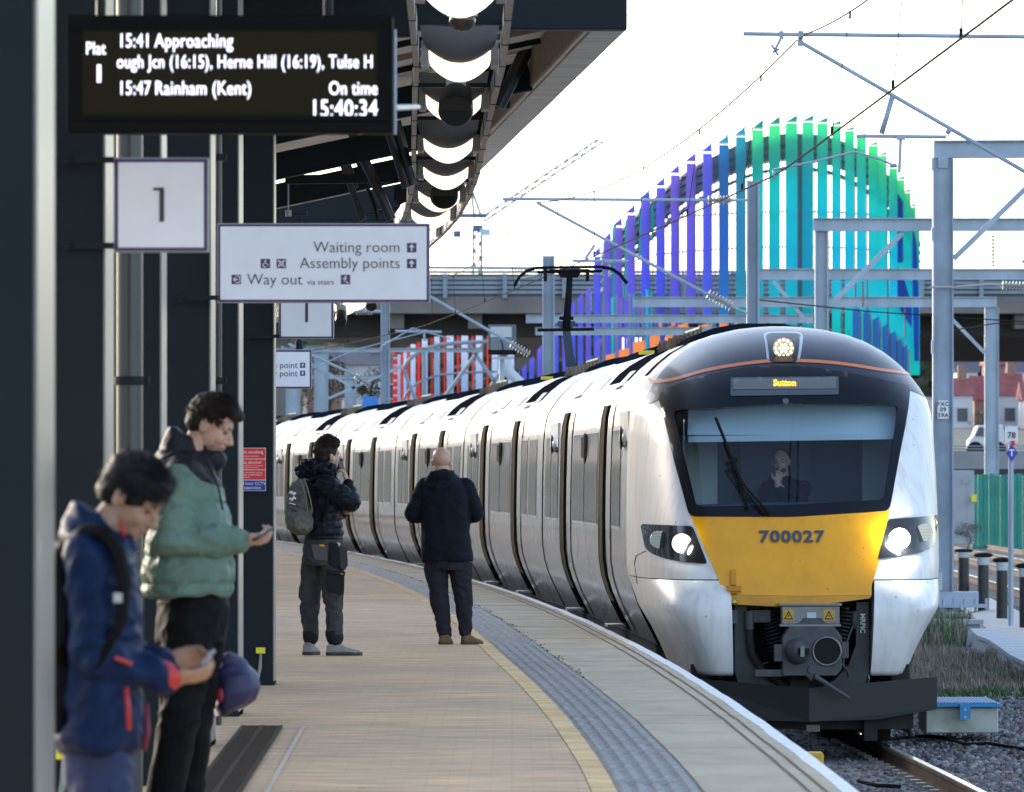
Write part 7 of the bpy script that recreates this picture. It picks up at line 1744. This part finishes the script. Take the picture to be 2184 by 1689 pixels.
hb = MB(); M_ = Matrix((r,f,u)).transposed(); hb.ell(c-f*.022+u*.045, (.088,.103,.096), 20, 14, rot=M_); hb.ell(c+f*.03+u*.110, (.070,.082,.042), 16, 10, rot=M_); hb.ell(c-f*.062-u*.010, (.072,.050,.070), 16, 10, rot=M_)
hr = remesh(hb, 'hair', M_hb, km, .008, 1, lambda p, n: .004+.009*noise.noise(p*38))
def reg_k(rn):
    th = rn.uniform(-math.pi, math.pi); ph = rn.uniform(0, 1.5); o = (.078*math.sin(ph)*math.sin(th), -.012+.098*math.sin(ph)*math.cos(th), .048+.094*math.cos(ph))
    if o[1] > .05 and o[2] < .08: return None, None
    return o, (f*.6+u*.5)
hair_blades('hair_strands', c, f, r, u, 1.02, M_hb, hr, 1300, reg_k, 8, .035, .0035, .012)
b = MB(); e = c+r*.088-f*.005-u*.012; b.ell(e+f*.012, (.008,.008,.008), 8, 6); b.tube([e+f*.014, e+f*.02-u*.035], .0035, 6); b.build('earbud', M_nw, km, smooth=True)
cu2 = thing('coffee_cup', 'black lidded coffee cup held to the mouth of the man with the backpack', 'cup', K_(724,996,-.02))
b = MB(); ax = Vector((-.35,.1,.93)).normalized(); p0 = K_(728,1006,.04); b.tube([p0, p0+ax*.085], [.032,.042], 20); b.build('cup', M_phone, cu2, smooth=True, auto=40)
b = MB(); b.tube([p0+ax*.083, p0+ax*.092], .046, 20); b.tube([p0+ax*.092, p0+ax*.104], [.042,.038], 20); b.build('lid', M_blk, cu2, smooth=True, auto=40)
bk = thing('backpack', 'grey backpack with black front strip on the man drinking from a cup', 'backpack', K_(648,1080))
b = MB(); ang = Vector((-.75,-.66,0)); sd2 = Vector((.66,-.75,0))
loft(b, [(K_(655,1020,-.05),sd2*.07,ang*.05),(K_(650,1030,-.06),sd2*.115,ang*.085),(K_(646,1065,-.07),sd2*.135,ang*.11),(K_(646,1105,-.07),sd2*.14,ang*.125),(K_(648,1128,-.07),sd2*.125,ang*.12),(K_(653,1139,-.06),sd2*.08,ang*.08)], 26, 2.8)
bb_ = remesh(b, 'bag', M_bpk, bk, .008, 2, folds(.010, 9, 8, 70))
b = MB(); loft(b, [(K_(646,1092,-.10),sd2*.095,ang*.13),(K_(646,1106,-.10),sd2*.115,ang*.145),(K_(648,1128,-.10),sd2*.10,ang*.13)], 22, 3); remesh(b, 'front_pocket', M_bpk, bk, .009, 2, folds(.008, 9, 8, 71))
def facept(x, y, off): a = K_(x,y,0); return Vector((a.x, Yk_-.07-off, a.z))
b = MB(); rows = [[facept(x0,y,.155), facept(x1,y,.175)] for x0,x1,y in ((651,662,1024),(655,668,1042),(659,675,1065),(664,678,1086))]; b.grid(rows); b.add([p+Vector((0,.06,0)) for r_ in rows for p in r_], []); b.build('black_strip', M_bpkd, bk, smooth=True)
b = MB(); b.tube([facept(x,y,.18) for x,y in ((650,1020),(658,1042),(664,1066),(668,1090))], .006, 6); b.tube([facept(x,y,.175) for x,y in ((644,1022),(650,1044),(655,1068),(658,1092))], .004, 6); b.build('zip', mat('zip_pale', (.2,.2,.16), .6), bk, smooth=True)
b = MB()
for k, pts in enumerate((((619,1052),(623,1049),(629,1054),(632,1050)),((619,1062),(624,1066),(629,1060),(632,1064)),((618,1072),(632,1076)))): b.tube([facept(x,y,.15) for x,y in pts], [.009,.012,.012,.009][:len(pts)] if k < 2 else .004, 6)
b.build('emblem', M_nw, bk, smooth=True)
b = MB(); b.tube([K_(662,1030,-.14), K_(675,1020,-.2), K_(690,1022,-.23), K_(702,1040,-.24), K_(700,1075,-.23), K_(685,1110,-.2)], .016, 8); b.build('strap', M_bpkd, bk, smooth=True)

# --- bald man seen from behind
Yh_ = 64.0
def H_(x, y, dy=0): return P(x, y, Yh_)+Vector((0,dy,0))
bm_ = thing('person', 'bald man in a dark navy hooded coat and tan shoes, standing with his back turned', 'person', Vector((H_(960,1375).x, Yh_, 0)), 'people waiting on the platform')
f, r, u = frame((.12, 1, -.08)); c = H_(942,985)
b = MB(); head(b, c, f, r, u, 1.04)
b.ell(c+u*.035-f*.02, (.080,.098,.092), 20, 14)
neck(b, c, f, u, H_(943,1012), 1.15)
loft(b, [(H_(944,1018),(.09,0,0),(0,.08,0)),(H_(948,1080),(.15,0,0),(0,.12,0)),(H_(952,1190),(.15,0,0),(0,.12,0))], 20)
legs = ((0,(930,1195),(938,1285),(949,1358)),(0,(982,1195),(988,1280),(993,1352)))
for dy, h_, k_, a_ in legs: limb(b, [H_(*h_,dy), H_(*k_,dy), H_(*a_,dy)], [.08,.055,.042])
arms = ((-1,(905,1036),(882,1096),(912,1108)),(1,(996,1036),(1014,1096),(990,1108)))
for s_, a_, e_, w_ in arms: wv = H_(*w_,.28); limb(b, [H_(*a_), H_(*e_,.03), wv], [.05,.042,.028]); hand(b, wv, (-s_*.8,.5,0), (0,-.6,-.6), (35,45,35), 1, tside=s_)
remesh(b, 'body', M_sk3, bm_, .006, 2)
b = MB()
loft(b, [(H_(944,1003),(.085,0,0),(0,.085,0)),(H_(944,1013),(.125,0,0),(0,.11,0)),(H_(946,1026),(.185,0,0),(0,.135,0)),(H_(948,1046),(.215,0,0),(0,.15,0)),(H_(950,1090),(.215,0,0),(0,.165,0)),(H_(951,1140),(.215,0,0),(0,.165,0)),(H_(953,1185),(.228,0,0),(0,.17,0)),(H_(954,1196),(.226,0,0),(0,.165,0))], 32, 2.5)
for s_, a_, e_, w_ in arms: limb(b, [H_(a_[0]-s_*3,a_[1]+2), H_(*e_,.03), H_(w_[0],w_[1]-2,.24)], [.085,.080,.055])
remesh(b, 'coat', M_coat, bm_, .008, 3, folds(.007, 5, 3, 80))
b = MB(); loft(b, [(H_(944,1005,-.02),(.105,0,0),(0,.11,0)),(H_(942,1022,-.05),(.150,0,0),(0,.12,0)),(H_(938,1038,-.07),(.115,0,0),(0,.11,0)),(H_(935,1052,-.08),(.045,0,0),(0,.09,0))], 24); b.ell(H_(942,1018,-.10), (.13,.07,.07), 18, 10)
remesh(b, 'hood', M_coat, bm_, .008, 2, folds(.010, 8, 8, 84))
b = MB(); loft(b, [(H_(954,1188),(.185,0,0),(0,.14,0)),(H_(955,1215),(.18,0,0),(0,.14,0))], 24)
for dy, h_, k_, a_ in legs: limb(b, [H_(h_[0],1210,dy), H_(*k_,dy), H_(a_[0],a_[1]-7,dy)], [.105,.080,.060])
remesh(b, 'trousers', M_tr2, bm_, .008, 2, folds(.009, 8, 7, 90))
def hgt(x, dy): a = H_(x,0,dy); return Vector((a.x,a.y,0))
shoe(bm_, hgt(948,-.07), hgt(951,.20), .125, .10, M_shoe, M_sole)
shoe(bm_, hgt(986,-.02), hgt(1028,.06), .115, .10, M_shoe, M_sole)

# --- driver behind the windscreen
Yd_ = Y0+.55
def D_(x, y, dy=0): return P(x, y, Yd_)+Vector((0,dy,0))
dm = thing('person', 'train driver in dark clothes behind the windscreen, one hand at his chin', 'person', D_(1668,1110), 'people waiting on the platform'); del dm['group']
f, r, u = frame((-.25, -1, -.05)); c = D_(1667,984)
b = MB(); head(b, c, f, r, u); neck(b, c, f, u, D_(1668,1018)); loft(b, [(D_(1668,1025),(.10,0,0),(0,.08,0)),(D_(1668,1100),(.15,0,0),(0,.1,0))], 18)
wr = D_(1657,1030,-.20); limb(b, [D_(1705,1035,0), D_(1690,1085,-.14), wr], [.05,.045,.03]); hand(b, wr, (.2,.05,1), (-.2,1,0), (50,60,40), 1, tside=1)
remesh(b, 'body', M_sk3, dm, .007, 2)
b = MB(); loft(b, [(D_(1668,1016),(.09,0,0),(0,.09,0)),(D_(1668,1030),(.19,0,0),(0,.13,0)),(D_(1668,1060),(.23,0,0),(0,.15,0)),(D_(1668,1110),(.23,0,0),(0,.15,0))], 24); limb(b, [D_(1712,1040,0), D_(1695,1090,-.14), D_(1662,1045,-.18)], [.08,.07,.05])
remesh(b, 'jacket', M_coat, dm, .01, 2, folds(.01, 8, 8, 99))
b = MB(); M_ = Matrix((r,f,u)).transposed(); b.ell(c-f*.02+u*.04, (.080,.095,.090), 18, 12, rot=M_); b.build('hair', mat('hair_grey', (.06,.045,.04), .7), dm, smooth=True)
b = MB(); b.ell(c+f*.045-u*.072, (.050,.052,.046), 16, 10, rot=M_); b.build('beard', mat('beard_brown', (.09,.045,.03), .8), dm, smooth=True)
face_bits(dm, c, f, r, u, 1, M_brow, M_lip, M_eye)

# ------------------------------------------------------------------ pieces that belong apart become parts of their own
def split_loose(o):
    bm = bmesh.new(); bm.from_mesh(o.data); bm.faces.ensure_lookup_table(); seen = set(); isl = []
    for f in bm.faces:
        if f.index in seen: continue
        st_ = [f]; seen.add(f.index); cur = []
        while st_:
            g_ = st_.pop(); cur.append(g_)
            for v in g_.verts:
                for h in v.link_faces:
                    if h.index not in seen: seen.add(h.index); st_.append(h)
        isl.append(cur)
    if len(isl) > 1:
        for cur in isl[1:]:
            idx = {}; vs_ = []; fs2 = []
            for f in cur:
                t = []
                for v in f.verts:
                    if v.index not in idx: idx[v.index] = len(vs_); vs_.append(v.co[:])
                    t.append(idx[v.index])
                fs2.append(t)
            me = bpy.data.meshes.new(o.data.name); me.from_pydata(vs_, [], fs2)
            for m in o.data.materials: me.materials.append(m)
            me.polygons.foreach_set('material_index', [f.material_index for f in cur]); me.polygons.foreach_set('use_smooth', [f.smooth for f in cur])
            c = bpy.data.objects.new(o.name.split('.')[0], me); COL.objects.link(c); c.parent = o.parent; c.location = o.location
        keep = set(f.index for f in isl[0]); bmesh.ops.delete(bm, geom=[f for f in bm.faces if f.index not in keep], context='FACES'); bm.to_mesh(o.data)
    bm.free()
SPLIT = {'end_cheek','coupler_lug','hanger','brake_pipe','bolt','cleat','blind_cord','hanger_strut','equipment_box','frame_ring','lid_rib','hasp','pipe_cock','coupler_frame','wiper_arm','roof_conductor','edge_groove','strap','zip','emblem','collector_bar','door_step','wire_clamp','insulator_string'}
for o in list(bpy.data.objects):
    if o.type == 'MESH' and o.parent and o.name.split('.')[0] in SPLIT and 'kind' not in o: split_loose(o)
